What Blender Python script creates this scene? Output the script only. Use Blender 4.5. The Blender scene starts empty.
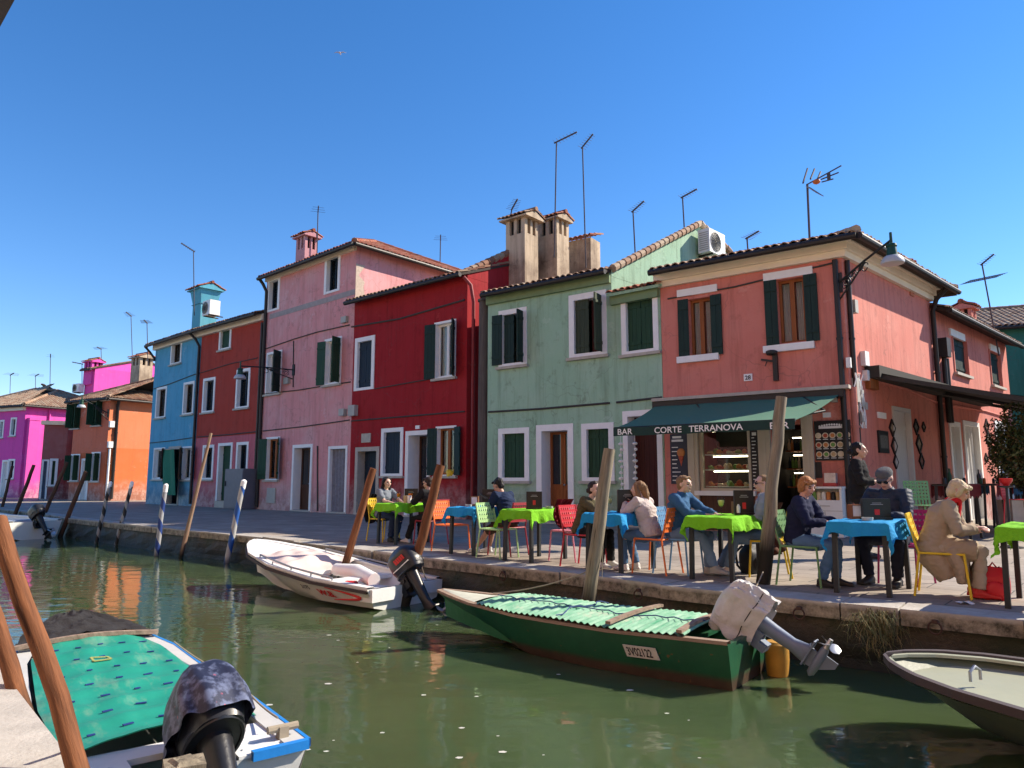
import bpy, bmesh, math, random
from mathutils import Vector, Matrix, noise as mnoise
random.seed(7)
R = math.radians
scn = bpy.context.scene
COL = scn.collection

# ------------------------------------------------------------------ camera
F_PX = 720.0
PITCH = math.atan((481 - 384) / F_PX)
EYE = Vector((0, 0, 1.1))
cam_d = bpy.data.cameras.new('camera')
cam = bpy.data.objects.new('camera', cam_d)
COL.objects.link(cam)
cam_d.sensor_width = 36.0
cam_d.lens = F_PX / 1024 * 36
cam_d.clip_start = 0.05
cam_d.clip_end = 5000
cam.location = EYE
cam.rotation_euler = (math.pi / 2 + PITCH, 0, 0)
scn.camera = cam
# ------------------------------------------------------------------ sky, sun, exposure
SUN_AZ = Vector((math.cos(R(15)), math.sin(R(15))))
SUN_EL = R(37)
world = bpy.data.worlds.new('World')
scn.world = world
world.use_nodes = True
wn = world.node_tree
wn.nodes.clear()
sky = wn.nodes.new('ShaderNodeTexSky')
sky.sky_type = 'NISHITA'
sky.sun_disc = False
sky.sun_elevation = SUN_EL
sky.sun_rotation = math.atan2(SUN_AZ.x, SUN_AZ.y)
sky.altitude = 0
sky.air_density = 0.95
sky.dust_density = 0.0
sky.ozone_density = 2.2
bg = wn.nodes.new('ShaderNodeBackground')
bg.inputs['Strength'].default_value = 0.108
wo = wn.nodes.new('ShaderNodeOutputWorld')
tint = wn.nodes.new('ShaderNodeHueSaturation')
tint.inputs['Saturation'].default_value = 1.30
wn.links.new(sky.outputs[0], tint.inputs['Color'])
hue = wn.nodes.new('ShaderNodeMixRGB'); hue.blend_type = 'MULTIPLY'; hue.inputs[0].default_value = 1.0
hue.inputs[2].default_value = (1.0, 0.97, 1.07, 1)
wn.links.new(tint.outputs[0], hue.inputs[1])
wn.links.new(hue.outputs[0], bg.inputs[0])
wn.links.new(bg.outputs[0], wo.inputs[0])
sun_d = bpy.data.lights.new('sun', 'SUN')
sun = bpy.data.objects.new('sun', sun_d)
COL.objects.link(sun)
sun_d.energy = 5.0
sun_d.angle = R(0.53)
sun_d.color = (1.0, 0.885, 0.73)
sdir = Vector((SUN_AZ.x * math.cos(SUN_EL), SUN_AZ.y * math.cos(SUN_EL), math.sin(SUN_EL)))
sun.rotation_euler = sdir.to_track_quat('Z', 'Y').to_euler()
sun.location = (40, 20, 40)
scn.view_settings.view_transform = 'Standard'
scn.view_settings.look = 'None'
scn.view_settings.gamma = 1.0
scn.view_settings.use_curve_mapping = False
scn.view_settings.exposure = 0.9

# ------------------------------------------------------------------ where a thing stands
def ray(u, v):
    x = (u - 512) / F_PX
    y = -(v - 384) / F_PX
    c, s = math.cos(PITCH), math.sin(PITCH)
    return Vector((x, c - y * s, s + y * c))
def G(u, v, z=0.0):
    d = ray(u, v)
    return EYE + d * ((z - EYE.z) / d.z)
def P(u, v, y):
    d = ray(u, v)
    return EYE + d * (y / d.y)
WATER_Z = -0.55

# ------------------------------------------------------------------ materials
MATS = {}
def nmat(name):
    m = bpy.data.materials.new(name)
    m.use_nodes = True
    nt = m.node_tree
    return m, nt, nt.nodes['Principled BSDF']
def N(nt, t, **kw):
    n = nt.nodes.new(t)
    for k, v in kw.items():
        setattr(n, k, v)
    return n
def rgba(c, k=1.0):
    return (min(1, c[0] * k), min(1, c[1] * k), min(1, c[2] * k), 1)
def noise(nt, vec, scale, detail=4, rough=0.6):
    n = N(nt, 'ShaderNodeTexNoise')
    n.inputs['Scale'].default_value = scale
    n.inputs['Detail'].default_value = detail
    n.inputs['Roughness'].default_value = rough
    if vec is not None:
        nt.links.new(vec, n.inputs['Vector'])
    return n.outputs['Fac']
def ramp(nt, fac, a, b, ca=(0, 0, 0, 1), cb=(1, 1, 1, 1)):
    r = N(nt, 'ShaderNodeValToRGB')
    r.color_ramp.elements[0].position = a
    r.color_ramp.elements[1].position = b
    r.color_ramp.elements[0].color = ca
    r.color_ramp.elements[1].color = cb
    nt.links.new(fac, r.inputs['Fac'])
    return r.outputs['Color']
def mix(nt, fac, a, b, mode='MIX'):
    m = N(nt, 'ShaderNodeMixRGB', blend_type=mode)
    for i, x in ((0, fac), (1, a), (2, b)):
        if isinstance(x, (int, float)):
            m.inputs[i].default_value = x
        elif isinstance(x, tuple):
            m.inputs[i].default_value = x
        else:
            nt.links.new(x, m.inputs[i])
    return m.outputs['Color']
def mapping(nt, scale=(1, 1, 1), rot=(0, 0, 0), src='Object'):
    tc = N(nt, 'ShaderNodeTexCoord')
    mp = N(nt, 'ShaderNodeMapping')
    mp.inputs['Scale'].default_value = scale
    mp.inputs['Rotation'].default_value = rot
    nt.links.new(tc.outputs[src], mp.inputs['Vector'])
    return mp.outputs['Vector']
def math_n(nt, op, a, b=None):
    m = N(nt, 'ShaderNodeMath', operation=op)
    for i, x in ((0, a), (1, b)):
        if x is None:
            continue
        if isinstance(x, (int, float)):
            m.inputs[i].default_value = x
        else:
            nt.links.new(x, m.inputs[i])
    return m.outputs[0]
def bump(nt, bs, h, strength=0.3, dist=0.02):
    b = N(nt, 'ShaderNodeBump')
    b.inputs['Strength'].default_value = strength
    b.inputs['Distance'].default_value = dist
    nt.links.new(h, b.inputs['Height'])
    nt.links.new(b.outputs[0], bs.inputs['Normal'])

def plain(name, col, rough=0.6, metal=0.0, var=0.18, scale=6, bmp=0.15, spec=0.4):
    """A painted, cloth or metal surface with some mottling."""
    if name in MATS:
        return MATS[name]
    m, nt, bs = nmat(name)
    v = mapping(nt)
    f = noise(nt, v, scale, 5)
    c = mix(nt, f, rgba(col, 1 - var), rgba(col, 1 + var))
    nt.links.new(c, bs.inputs['Base Color'])
    bs.inputs['Roughness'].default_value = rough
    bs.inputs['Metallic'].default_value = metal
    bs.inputs['Specular IOR Level'].default_value = spec
    if bmp:
        bump(nt, bs, noise(nt, v, scale * 6, 4), bmp, 0.01)
    MATS[name] = m
    return m

def plaster(name, col, low=None, zlow=0.0, fade=0.35, dirt=0.5, streak=0.4, fadecol=None):
    """Painted render: faded patches, vertical rain streaks, damp salts near the ground."""
    m, nt, bs = nmat(name)
    tc = N(nt, 'ShaderNodeTexCoord')
    sep = N(nt, 'ShaderNodeSeparateXYZ')
    nt.links.new(tc.outputs['Object'], sep.inputs[0])
    z = sep.outputs['Z']
    base = rgba(col)
    if low is not None:
        wob = math_n(nt, 'ADD', z, math_n(nt, 'MULTIPLY', noise(nt, tc.outputs['Object'], 3.0), 0.02))
        base = mix(nt, math_n(nt, 'GREATER_THAN', wob, zlow + 0.01), rgba(low), rgba(col))
    big = noise(nt, tc.outputs['Object'], 0.7, 6, 0.65)
    fc = fadecol or tuple(min(1, c * 0.55 + 0.28) for c in col)
    c1 = mix(nt, math_n(nt, 'MULTIPLY', ramp(nt, big, 0.45, 0.75), fade), base, rgba(fc))
    sv = mapping(nt, (3.2, 3.2, 0.22))
    st = noise(nt, sv, 1.6, 5, 0.7)
    c2 = mix(nt, math_n(nt, 'MULTIPLY', ramp(nt, st, 0.48, 0.72), streak), c1,
             mix(nt, 1.0, c1, (0.55, 0.52, 0.5, 1), 'MULTIPLY'))
    patch = noise(nt, tc.outputs['Object'], 2.6, 8, 0.7)
    c3 = mix(nt, math_n(nt, 'MULTIPLY', ramp(nt, patch, 0.56, 0.70), dirt), c2,
             mix(nt, 1.0, c2, (0.62, 0.58, 0.56, 1), 'MULTIPLY'))
    # damp and salts in the lowest half metre
    damp = N(nt, 'ShaderNodeMapRange')
    damp.inputs['From Min'].default_value = 0.9
    damp.inputs['From Max'].default_value = 0.0
    nt.links.new(math_n(nt, 'ADD', z, math_n(nt, 'MULTIPLY', patch, -0.6)), damp.inputs['Value'])
    c4 = mix(nt, math_n(nt, 'MULTIPLY', damp.outputs[0], 0.55), c3, mix(nt, ramp(nt, patch, .45, .6), (0.16, 0.14, 0.13, 1), (0.50, 0.46, 0.42, 1)))
    # scabs where the paint has come away down to pale render
    pe = noise(nt, tc.outputs['Object'], 1.15, 9, 0.78)
    c4 = mix(nt, math_n(nt, 'MULTIPLY', ramp(nt, pe, 0.605, 0.625), 0.45), c4, rgba(fc))
    pd = noise(nt, mapping(nt, (1.3, 1.3, .5)), 2.1, 8, 0.75)
    c4 = mix(nt, math_n(nt, 'MULTIPLY', ramp(nt, pd, 0.60, 0.70), dirt * .8), c4, mix(nt, 1.0, c4, (0.45, 0.42, 0.40, 1), 'MULTIPLY'))
    # hairline cracks
    vo = N(nt, 'ShaderNodeTexVoronoi', feature='DISTANCE_TO_EDGE')
    vo.inputs['Scale'].default_value = 0.55
    dv = N(nt, 'ShaderNodeVectorMath', operation='ADD')
    nz = N(nt, 'ShaderNodeTexNoise')
    nz.inputs['Scale'].default_value = 1.8
    nt.links.new(tc.outputs['Object'], nz.inputs['Vector'])
    nt.links.new(tc.outputs['Object'], dv.inputs[0])
    nt.links.new(nz.outputs['Color'], dv.inputs[1])
    nt.links.new(dv.outputs[0], vo.inputs['Vector'])
    ck = ramp(nt, vo.outputs['Distance'], 0.0, 0.006, (1, 1, 1, 1), (0, 0, 0, 1))
    c5 = mix(nt, math_n(nt, 'MULTIPLY', ck, 0.35), c4, (0.1, 0.08, 0.08, 1))
    nt.links.new(c5, bs.inputs['Base Color'])
    bs.inputs['Roughness'].default_value = 0.85
    bs.inputs['Specular IOR Level'].default_value = 0.2
    h = math_n(nt, 'ADD', noise(nt, tc.outputs['Object'], 22, 4), math_n(nt, 'MULTIPLY', patch, 1.5))
    bump(nt, bs, h, 0.35, 0.012)
    MATS[name] = m
    return m

def tile_mat(name, c1, c2, c3, lichen=0.4):
    m, nt, bs = nmat(name)
    at = N(nt, 'ShaderNodeAttribute', attribute_name='rnd')
    r = N(nt, 'ShaderNodeValToRGB')
    e = r.color_ramp.elements
    e[0].position, e[0].color = 0.0, rgba(c1)
    e[1].position, e[1].color = 1.0, rgba(c3)
    k = e.new(0.5)
    k.color = rgba(c2)
    nt.links.new(at.outputs['Fac'], r.inputs['Fac'])
    v = mapping(nt)
    f = noise(nt, v, 5, 6)
    c = mix(nt, math_n(nt, 'MULTIPLY', ramp(nt, f, 0.45, 0.7), lichen), r.outputs['Color'], (0.16, 0.14, 0.11, 1))
    g = noise(nt, v, 40, 3)
    c = mix(nt, g, mix(nt, 1.0, c, (0.6, 0.6, 0.6, 1), 'MULTIPLY'), c)
    nt.links.new(c, bs.inputs['Base Color'])
    bs.inputs['Roughness'].default_value = 0.9
    bump(nt, bs, g, 0.3, 0.01)
    MATS[name] = m
    return m

def wood(name, c1, c2, rough=0.7, along='Z', ringscale=14):
    m, nt, bs = nmat(name)
    sc = {'Z': (ringscale, ringscale, 0.8), 'X': (0.8, ringscale, ringscale), 'Y': (ringscale, 0.8, ringscale)}[along]
    v = mapping(nt, sc)
    f = noise(nt, v, 1.5, 6, 0.7)
    c = ramp(nt, f, 0.3, 0.72, rgba(c1), rgba(c2))
    nt.links.new(c, bs.inputs['Base Color'])
    bs.inputs['Roughness'].default_value = max(rough, .62)
    bs.inputs['Specular IOR Level'].default_value = 0.22
    bump(nt, bs, f, 0.4, 0.006)
    MATS[name] = m
    return m

# ------------------------------------------------------------------ mesh builder
class MB:
    def __init__(self):
        self.v, self.f, self.mi, self.rnd = [], [], [], []
        self.smooth = False
    def face(self, idx, mi=0, rnd=None):
        self.f.append(tuple(idx)); self.mi.append(mi); self.rnd.append(random.random() if rnd is None else rnd)
    def quad(self, a, b, c, d, mi=0):
        n = len(self.v)
        self.v += [Vector(a), Vector(b), Vector(c), Vector(d)]
        self.face((n, n + 1, n + 2, n + 3), mi)
    def poly(self, pts, mi=0):
        n = len(self.v)
        self.v += [Vector(p) for p in pts]
        self.face(range(n, n + len(pts)), mi)
    def hexa(self, p, mi=0):
        """eight corners: bottom four counter-clockwise, then top four"""
        n = len(self.v)
        self.v += [Vector(q) for q in p]
        for q in ((0, 3, 2, 1), (4, 5, 6, 7), (0, 1, 5, 4), (1, 2, 6, 5), (2, 3, 7, 6), (3, 0, 4, 7)):
            self.face([n + k for k in q], mi)
    def box(self, c, s, rz=0.0, mi=0, M=None):
        c = Vector(c); hx, hy, hz = s[0] / 2, s[1] / 2, s[2] / 2
        rot = Matrix.Rotation(rz, 3, 'Z') if M is None else M
        pts = [(-hx, -hy, -hz), (hx, -hy, -hz), (hx, hy, -hz), (-hx, hy, -hz),
               (-hx, -hy, hz), (hx, -hy, hz), (hx, hy, hz), (-hx, hy, hz)]
        self.hexa([c + rot @ Vector(p) for p in pts], mi)
    def bar(self, a, b, w, d=None, up=(0, 0, 1), mi=0):
        """rectangular bar from a to b, w across, d along the up side"""
        a, b = Vector(a), Vector(b); d = w if d is None else d
        z = (b - a)
        L = z.length
        if L < 1e-6: return
        z /= L
        u = Vector(up)
        if abs(z.dot(u)) > 0.97: u = Vector((1, 0, 0))
        x = z.cross(u).normalized(); y = x.cross(z).normalized()
        p = []
        for q in (a, b):
            for sx, sy in ((-1, -1), (1, -1), (1, 1), (-1, 1)):
                p.append(q + x * (sx * w / 2) + y * (sy * d / 2))
        self.hexa(p, mi)
    def tube(self, pts, rad, n=10, mi=0, cap=True, ell=None, ref=(0, 0, 1)):
        """tube along pts; rad a number or one per point; ell=(kx,ky) stretches the rings"""
        pts = [Vector(p) for p in pts]
        k = len(pts)
        rad = [rad] * k if isinstance(rad, (int, float)) else list(rad)
        base = len(self.v)
        px = None
        for i in range(k):
            t = (pts[min(i + 1, k - 1)] - pts[max(i - 1, 0)])
            t = t.normalized() if t.length > 1e-9 else Vector((0, 0, 1))
            if px is None:
                u = Vector(ref)
                if abs(t.dot(u)) > 0.95: u = Vector((0, 1, 0)) if abs(t.y) < 0.9 else Vector((1, 0, 0))
                x = t.cross(u).normalized()
            else:
                x = (px - t * px.dot(t))
                x = x.normalized() if x.length > 1e-6 else t.orthogonal().normalized()
            px = x
            y = t.cross(x).normalized()
            r = rad[i]
            rx, ry = (r if isinstance(r, (tuple, list)) else (r, r))
            for j in range(n):
                a = 2 * math.pi * j / n
                self.v.append(pts[i] + x * (rx * math.cos(a)) + y * (ry * math.sin(a)))
        for i in range(k - 1):
            for j in range(n):
                a = base + i * n + j; b = base + i * n + (j + 1) % n
                self.face((a, b, b + n, a + n), mi)
        if cap:
            self.face([base + j for j in range(n)][::-1], mi)
            self.face([base + (k - 1) * n + j for j in range(n)], mi)
    def lathe(self, c, prof, n=16, mi=0, axis=None):
        """rings (r, h) about an axis through c"""
        c = Vector(c)
        q = Vector((0, 0, 1)).rotation_difference(Vector(axis)).to_matrix() if axis is not None else Matrix.Identity(3)
        base = len(self.v)
        for r, h in prof:
            for j in range(n):
                a = 2 * math.pi * j / n
                self.v.append(c + q @ Vector((r * math.cos(a), r * math.sin(a), h)))
        for i in range(len(prof) - 1):
            for j in range(n):
                a = base + i * n + j; b = base + i * n + (j + 1) % n
                self.face((a, b, b + n, a + n), mi)
        self.face([base + j for j in range(n)][::-1], mi)
        self.face([base + (len(prof) - 1) * n + j for j in range(n)], mi)
    def ball(self, c, r, n=12, m=8, M=None, mi=0):
        """ellipsoid, r a number or three radii"""
        c = Vector(c)
        r = (r, r, r) if isinstance(r, (int, float)) else r
        rot = M or Matrix.Identity(3)
        base = len(self.v)
        self.v.append(c + rot @ Vector((0, 0, -r[2])))
        for i in range(1, m):
            th = -math.pi / 2 + math.pi * i / m
            for j in range(n):
                a = 2 * math.pi * j / n
                self.v.append(c + rot @ Vector((r[0] * math.cos(th) * math.cos(a), r[1] * math.cos(th) * math.sin(a), r[2] * math.sin(th))))
        self.v.append(c + rot @ Vector((0, 0, r[2])))
        top = len(self.v) - 1
        for j in range(n):
            self.face((base, base + 1 + (j + 1) % n, base + 1 + j), mi)
            self.face((top, top - n + j, top - n + (j + 1) % n), mi)
        for i in range(m - 2):
            for j in range(n):
                a = base + 1 + i * n + j; b = base + 1 + i * n + (j + 1) % n
                self.face((a, b, b + n, a + n), mi)
    def grid(self, fn, nu, nv, mi=0, flip=False):
        base = len(self.v)
        for i in range(nu + 1):
            for j in range(nv + 1):
                self.v.append(Vector(fn(i / nu, j / nv)))
        for i in range(nu):
            for j in range(nv):
                a = base + i * (nv + 1) + j
                q = (a, a + nv + 1, a + nv + 2, a + 1)
                self.face(q[::-1] if flip else q, mi)
    def mesh(self, name, mats, origin=None, smooth=None, attr=False):
        me = bpy.data.meshes.new(name)
        o = Vector(origin) if origin is not None else Vector((0, 0, 0))
        me.from_pydata([tuple(p - o) for p in self.v], [], self.f)
        mats = mats if isinstance(mats, (list, tuple)) else [mats]
        for m in mats: me.materials.append(m)
        if len(mats) > 1:
            me.polygons.foreach_set('material_index', self.mi)
        if attr:
            a = me.attributes.new('rnd', 'FLOAT', 'FACE')
            a.data.foreach_set('value', self.rnd)
        if self.smooth if smooth is None else smooth:
            me.polygons.foreach_set('use_smooth', [True] * len(me.polygons))
            try: me.set_sharp_from_angle(angle=R(40))
            except Exception: pass
        me.update()
        return me

ORG = {}
def root(name, label, cat, loc=(0, 0, 0), group=None, rz=0.0):
    """an Empty at the base of a thing; its parts are its children"""
    o = bpy.data.objects.new(name, None)
    COL.objects.link(o)
    o.empty_display_size = 0.2
    o.location = loc
    o.rotation_euler = (0, 0, rz)
    o['label'] = label; o['category'] = cat
    if group: o['group'] = group
    ORG[o.name] = Vector(loc)
    return o
def obj(name, mb, mat, parent=None, smooth=None, attr=False, local=False, label=None):
    """ONE mesh object. Points are in world space (made relative to the thing) unless local."""
    if not mb.v: return None
    org = ORG[parent.name] if (parent is not None and not local) else Vector((0, 0, 0))
    me = mb.mesh(name, mat, org, smooth, attr)
    o = bpy.data.objects.new(name, me)
    COL.objects.link(o)
    if parent is not None:
        o.parent = parent
    ORG[o.name] = org
    if label: o['label'] = label
    return o
def tag(o, label, cat, group=None):
    o['label'] = label; o['category'] = cat
    if group: o['group'] = group
    return o
def single(name, mb, mat, label, cat, group=None, smooth=None, loc=None):
    """a thing that is one mesh, its origin at loc"""
    if loc is None:
        lo = Vector((min(p.x for p in mb.v), min(p.y for p in mb.v), min(p.z for p in mb.v)))
        hi = Vector((max(p.x for p in mb.v), max(p.y for p in mb.v), max(p.z for p in mb.v)))
        loc = Vector(((lo.x + hi.x) / 2, (lo.y + hi.y) / 2, lo.z))
    me = mb.mesh(name, mat, loc, smooth)
    o = bpy.data.objects.new(name, me)
    COL.objects.link(o)
    o.location = loc
    ORG[o.name] = Vector(loc)
    return tag(o, label, cat, group)
def structure(name, mb, mat, kind='structure', smooth=None):
    me = mb.mesh(name, mat, None, smooth)
    o = bpy.data.objects.new(name, me)
    COL.objects.link(o)
    o['kind'] = kind
    return o
def text_mesh(mb, txt, origin, ux, uz, size, mi=0, proud=0.0, align='LEFT', bold=0.0, sx=1.0):
    """flat letters on a surface: ux along the line, uz up"""
    cu = bpy.data.curves.new('lettering', 'FONT')
    cu.body = txt; cu.size = size; cu.align_x = align; cu.offset = bold
    cu.resolution_u = 3
    to = bpy.data.objects.new('lettering', cu)
    COL.objects.link(to)
    dg = bpy.context.evaluated_depsgraph_get()
    me = bpy.data.meshes.new_from_object(to.evaluated_get(dg))
    ux, uz = Vector(ux).normalized(), Vector(uz).normalized()
    nn = ux.cross(uz).normalized()
    base = len(mb.v)
    for v in me.vertices:
        mb.v.append(Vector(origin) + ux * (v.co.x * sx) + uz * v.co.y + nn * proud)
    for p in me.polygons:
        mb.face([base + i for i in p.vertices], mi)
    bpy.data.objects.remove(to); bpy.data.curves.remove(cu); bpy.data.meshes.remove(me)
# ------------------------------------------------------------------ shared materials
M_stone = plain('istrian_stone', (0.62, 0.60, 0.56), 0.75, var=0.15, scale=5)
M_frame = plain('white_window_stone', (0.80, 0.79, 0.77), 0.7, var=0.10, scale=7)
M_sill = plain('weathered_sill_stone', (0.42, 0.38, 0.32), 0.8, var=0.3, scale=8)
M_glass = plain('dark_window_glass', (0.018, 0.02, 0.024), 0.06, var=0.4, scale=2, bmp=0.0, spec=0.6)
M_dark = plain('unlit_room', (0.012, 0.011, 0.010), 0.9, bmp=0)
M_shut = wood('dark_green_shutter_paint', (0.008, 0.022, 0.020), (0.014, 0.040, 0.033), 0.5)
M_shutg = wood('green_shutter_paint', (0.012, 0.040, 0.020), (0.024, 0.075, 0.04), 0.55)
M_shuto = wood('faded_olive_shutter_paint', (0.026, 0.038, 0.024), (0.055, 0.075, 0.045), 0.6)
M_shutb = wood('blue_grey_shutter_paint', (0.012, 0.022, 0.035), (0.02, 0.035, 0.055), 0.5)
M_shutbr = wood('brown_shutter_paint', (0.045, 0.025, 0.015), (0.08, 0.045, 0.028), 0.6)
M_brown = wood('varnished_window_wood', (0.20, 0.065, 0.02), (0.32, 0.11, 0.035), 0.4)
M_door = wood('dark_door_wood', (0.05, 0.022, 0.014), (0.10, 0.045, 0.025), 0.5)
M_doorred = wood('oxblood_door_paint', (0.045, 0.010, 0.008), (0.075, 0.018, 0.014), 0.5)
M_white = plain('white_paint', (0.72, 0.72, 0.70), 0.5, var=0.08)
M_curt = plain('pale_curtain', (0.55, 0.53, 0.50), 0.9, var=0.15, scale=12)
M_black = plain('black_iron', (0.012, 0.013, 0.013), 0.5, var=0.3)
M_gutter = plain('dark_copper_gutter', (0.030, 0.026, 0.024), 0.5, metal=0.3)
M_wire = plain('cable_sheath', (0.05, 0.045, 0.042), 0.7, bmp=0)
M_galv = plain('galvanised_steel', (0.30, 0.31, 0.33), 0.45, metal=0.6)
M_mast = plain('antenna_alloy', (0.085, 0.075, 0.085), 0.75, bmp=0, spec=0.15)
M_orplast = plain('orange_plastic', (0.45, 0.12, 0.02), 0.5)
M_tile = tile_mat('old_clay_tiles', (0.20, 0.075, 0.04), (0.34, 0.17, 0.10), (0.42, 0.30, 0.20), 0.5)
M_tiler = tile_mat('red_clay_tiles', (0.30, 0.07, 0.03), (0.42, 0.12, 0.06), (0.40, 0.19, 0.11), 0.35)
M_tilep = tile_mat('pale_clay_tiles', (0.36, 0.20, 0.12), (0.44, 0.28, 0.18), (0.50, 0.38, 0.26), 0.4)
M_soffit = wood('eave_boards', (0.03, 0.022, 0.018), (0.06, 0.045, 0.035), 0.8)
M_cream = plain('cream_cornice', (0.80, 0.71, 0.57), 0.8, var=0.12, scale=3)
M_net = plain('grey_net_curtain', (0.30, 0.29, 0.28), 0.9, var=0.2, scale=12)
M_box = plain('grey_meter_box', (0.38, 0.37, 0.33), 0.6)
M_crock = plaster('bare_old_chimney_plaster', (0.50, 0.39, 0.275), fade=1.0, dirt=1.0, streak=1.0, fadecol=(0.17, 0.12, 0.085))

def clear_glass():
    m = bpy.data.materials.new('clear_window_glass'); m.use_nodes = True
    nt = m.node_tree; nt.nodes.clear()
    o = N(nt, 'ShaderNodeOutputMaterial'); mx = N(nt, 'ShaderNodeMixShader')
    tr = N(nt, 'ShaderNodeBsdfTransparent'); gl = N(nt, 'ShaderNodeBsdfGlossy'); fr = N(nt, 'ShaderNodeFresnel')
    tr.inputs[0].default_value = (0.86, 0.9, 0.88, 1); gl.inputs['Roughness'].default_value = 0.02
    fr.inputs[0].default_value = 1.28
    nt.links.new(fr.outputs[0], mx.inputs[0]); nt.links.new(tr.outputs[0], mx.inputs[1]); nt.links.new(gl.outputs[0], mx.inputs[2])
    nt.links.new(mx.outputs[0], o.inputs[0])
    return m
M_clear = clear_glass()

# ------------------------------------------------------------------ faces of buildings
class Face:
    """a vertical wall plane from p0 to p1 (seen from outside, left to right); s along, t outwards, z up"""
    def __init__(self, p0, p1):
        self.p0 = Vector((p0[0], p0[1], 0)); self.p1 = Vector((p1[0], p1[1], 0))
        d = self.p1 - self.p0
        self.L = d.length; self.d = d / self.L
        self.n = Vector((self.d.y, -self.d.x, 0))
        self.holes = []
    def W(self, s, t, z):
        return self.p0 + self.d * s + self.n * t + Vector((0, 0, z))
    def px(self, u, v, t=0.0):
        r = ray(u, v)
        k = (self.p0 + self.n * t - EYE).dot(self.n) / r.dot(self.n)
        q = EYE + r * k
        return (q - self.p0).dot(self.d), q.z
    def rect(self, u0, u1, vt, vb):
        um, vm = (u0 + u1) / 2, (vt + vb) / 2
        s0 = self.px(u0, vm)[0]; s1 = self.px(u1, vm)[0]
        return s0, s1, self.px(um, vb)[1], self.px(um, vt)[1]
    def box(self, mb, s0, s1, t0, t1, z0, z1, mi=0):
        mb.hexa([self.W(s0, t1, z0), self.W(s1, t1, z0), self.W(s1, t0, z0), self.W(s0, t0, z0),
                 self.W(s0, t1, z1), self.W(s1, t1, z1), self.W(s1, t0, z1), self.W(s0, t0, z1)], mi)
    def panel(self, mb, s0, s1, z0, z1, mi=0):
        ss = sorted({s0, s1} | {min(max(x, s0), s1) for h in self.holes for x in h[:2]})
        zz = sorted({z0, z1} | {min(max(x, z0), z1) for h in self.holes for x in h[2:]})
        for a, b in zip(ss, ss[1:]):
            for c, d in zip(zz, zz[1:]):
                if b - a < 1e-5 or d - c < 1e-5: continue
                sm, zm = (a + b) / 2, (c + d) / 2
                if any(h[0] < sm < h[1] and h[2] < zm < h[3] for h in self.holes): continue
                mb.quad(self.W(a, 0, c), self.W(b, 0, c), self.W(b, 0, d), self.W(a, 0, d), mi)

def leaf(face, mb, sh, z0, z1, w, ang, side, t0=0.05, battens=True):
    """one shutter leaf hinged at sh; ang 0 closed .. 180 folded flat on the wall; side -1 left hinge, +1 right hinge"""
    a = R(ang); sg = -side
    ds, dt = math.cos(a) * sg, math.sin(a)
    th = 0.035
    ns, ntt = -dt * sg, math.cos(a)      # outward face of the leaf when closed
    n = max(2, int(round(w / 0.12)))
    def pt(x, y, z):
        return face.W(sh + ds * x + ns * y, t0 + dt * x + ntt * y, z)
    for i in range(n):
        x0, x1 = w * i / n + 0.003, w * (i + 1) / n - 0.003
        mb.hexa([pt(x0, 0, z0), pt(x1, 0, z0), pt(x1, th, z0), pt(x0, th, z0), pt(x0, 0, z1), pt(x1, 0, z1), pt(x1, th, z1), pt(x0, th, z1)])
    if battens:
        for zc in (z0 + (z1 - z0) * 0.15, z0 + (z1 - z0) * 0.85):
            for y0, y1 in ((-0.02, 0.001), (th - 0.001, th + 0.018)):
                mb.hexa([pt(0.01, y0, zc - .04), pt(w - .01, y0, zc - .04), pt(w - .01, y1, zc - .04), pt(0.01, y1, zc - .04),
                         pt(0.01, y0, zc + .04), pt(w - .01, y0, zc + .04), pt(w - .01, y1, zc + .04), pt(0.01, y1, zc + .04)])

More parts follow.
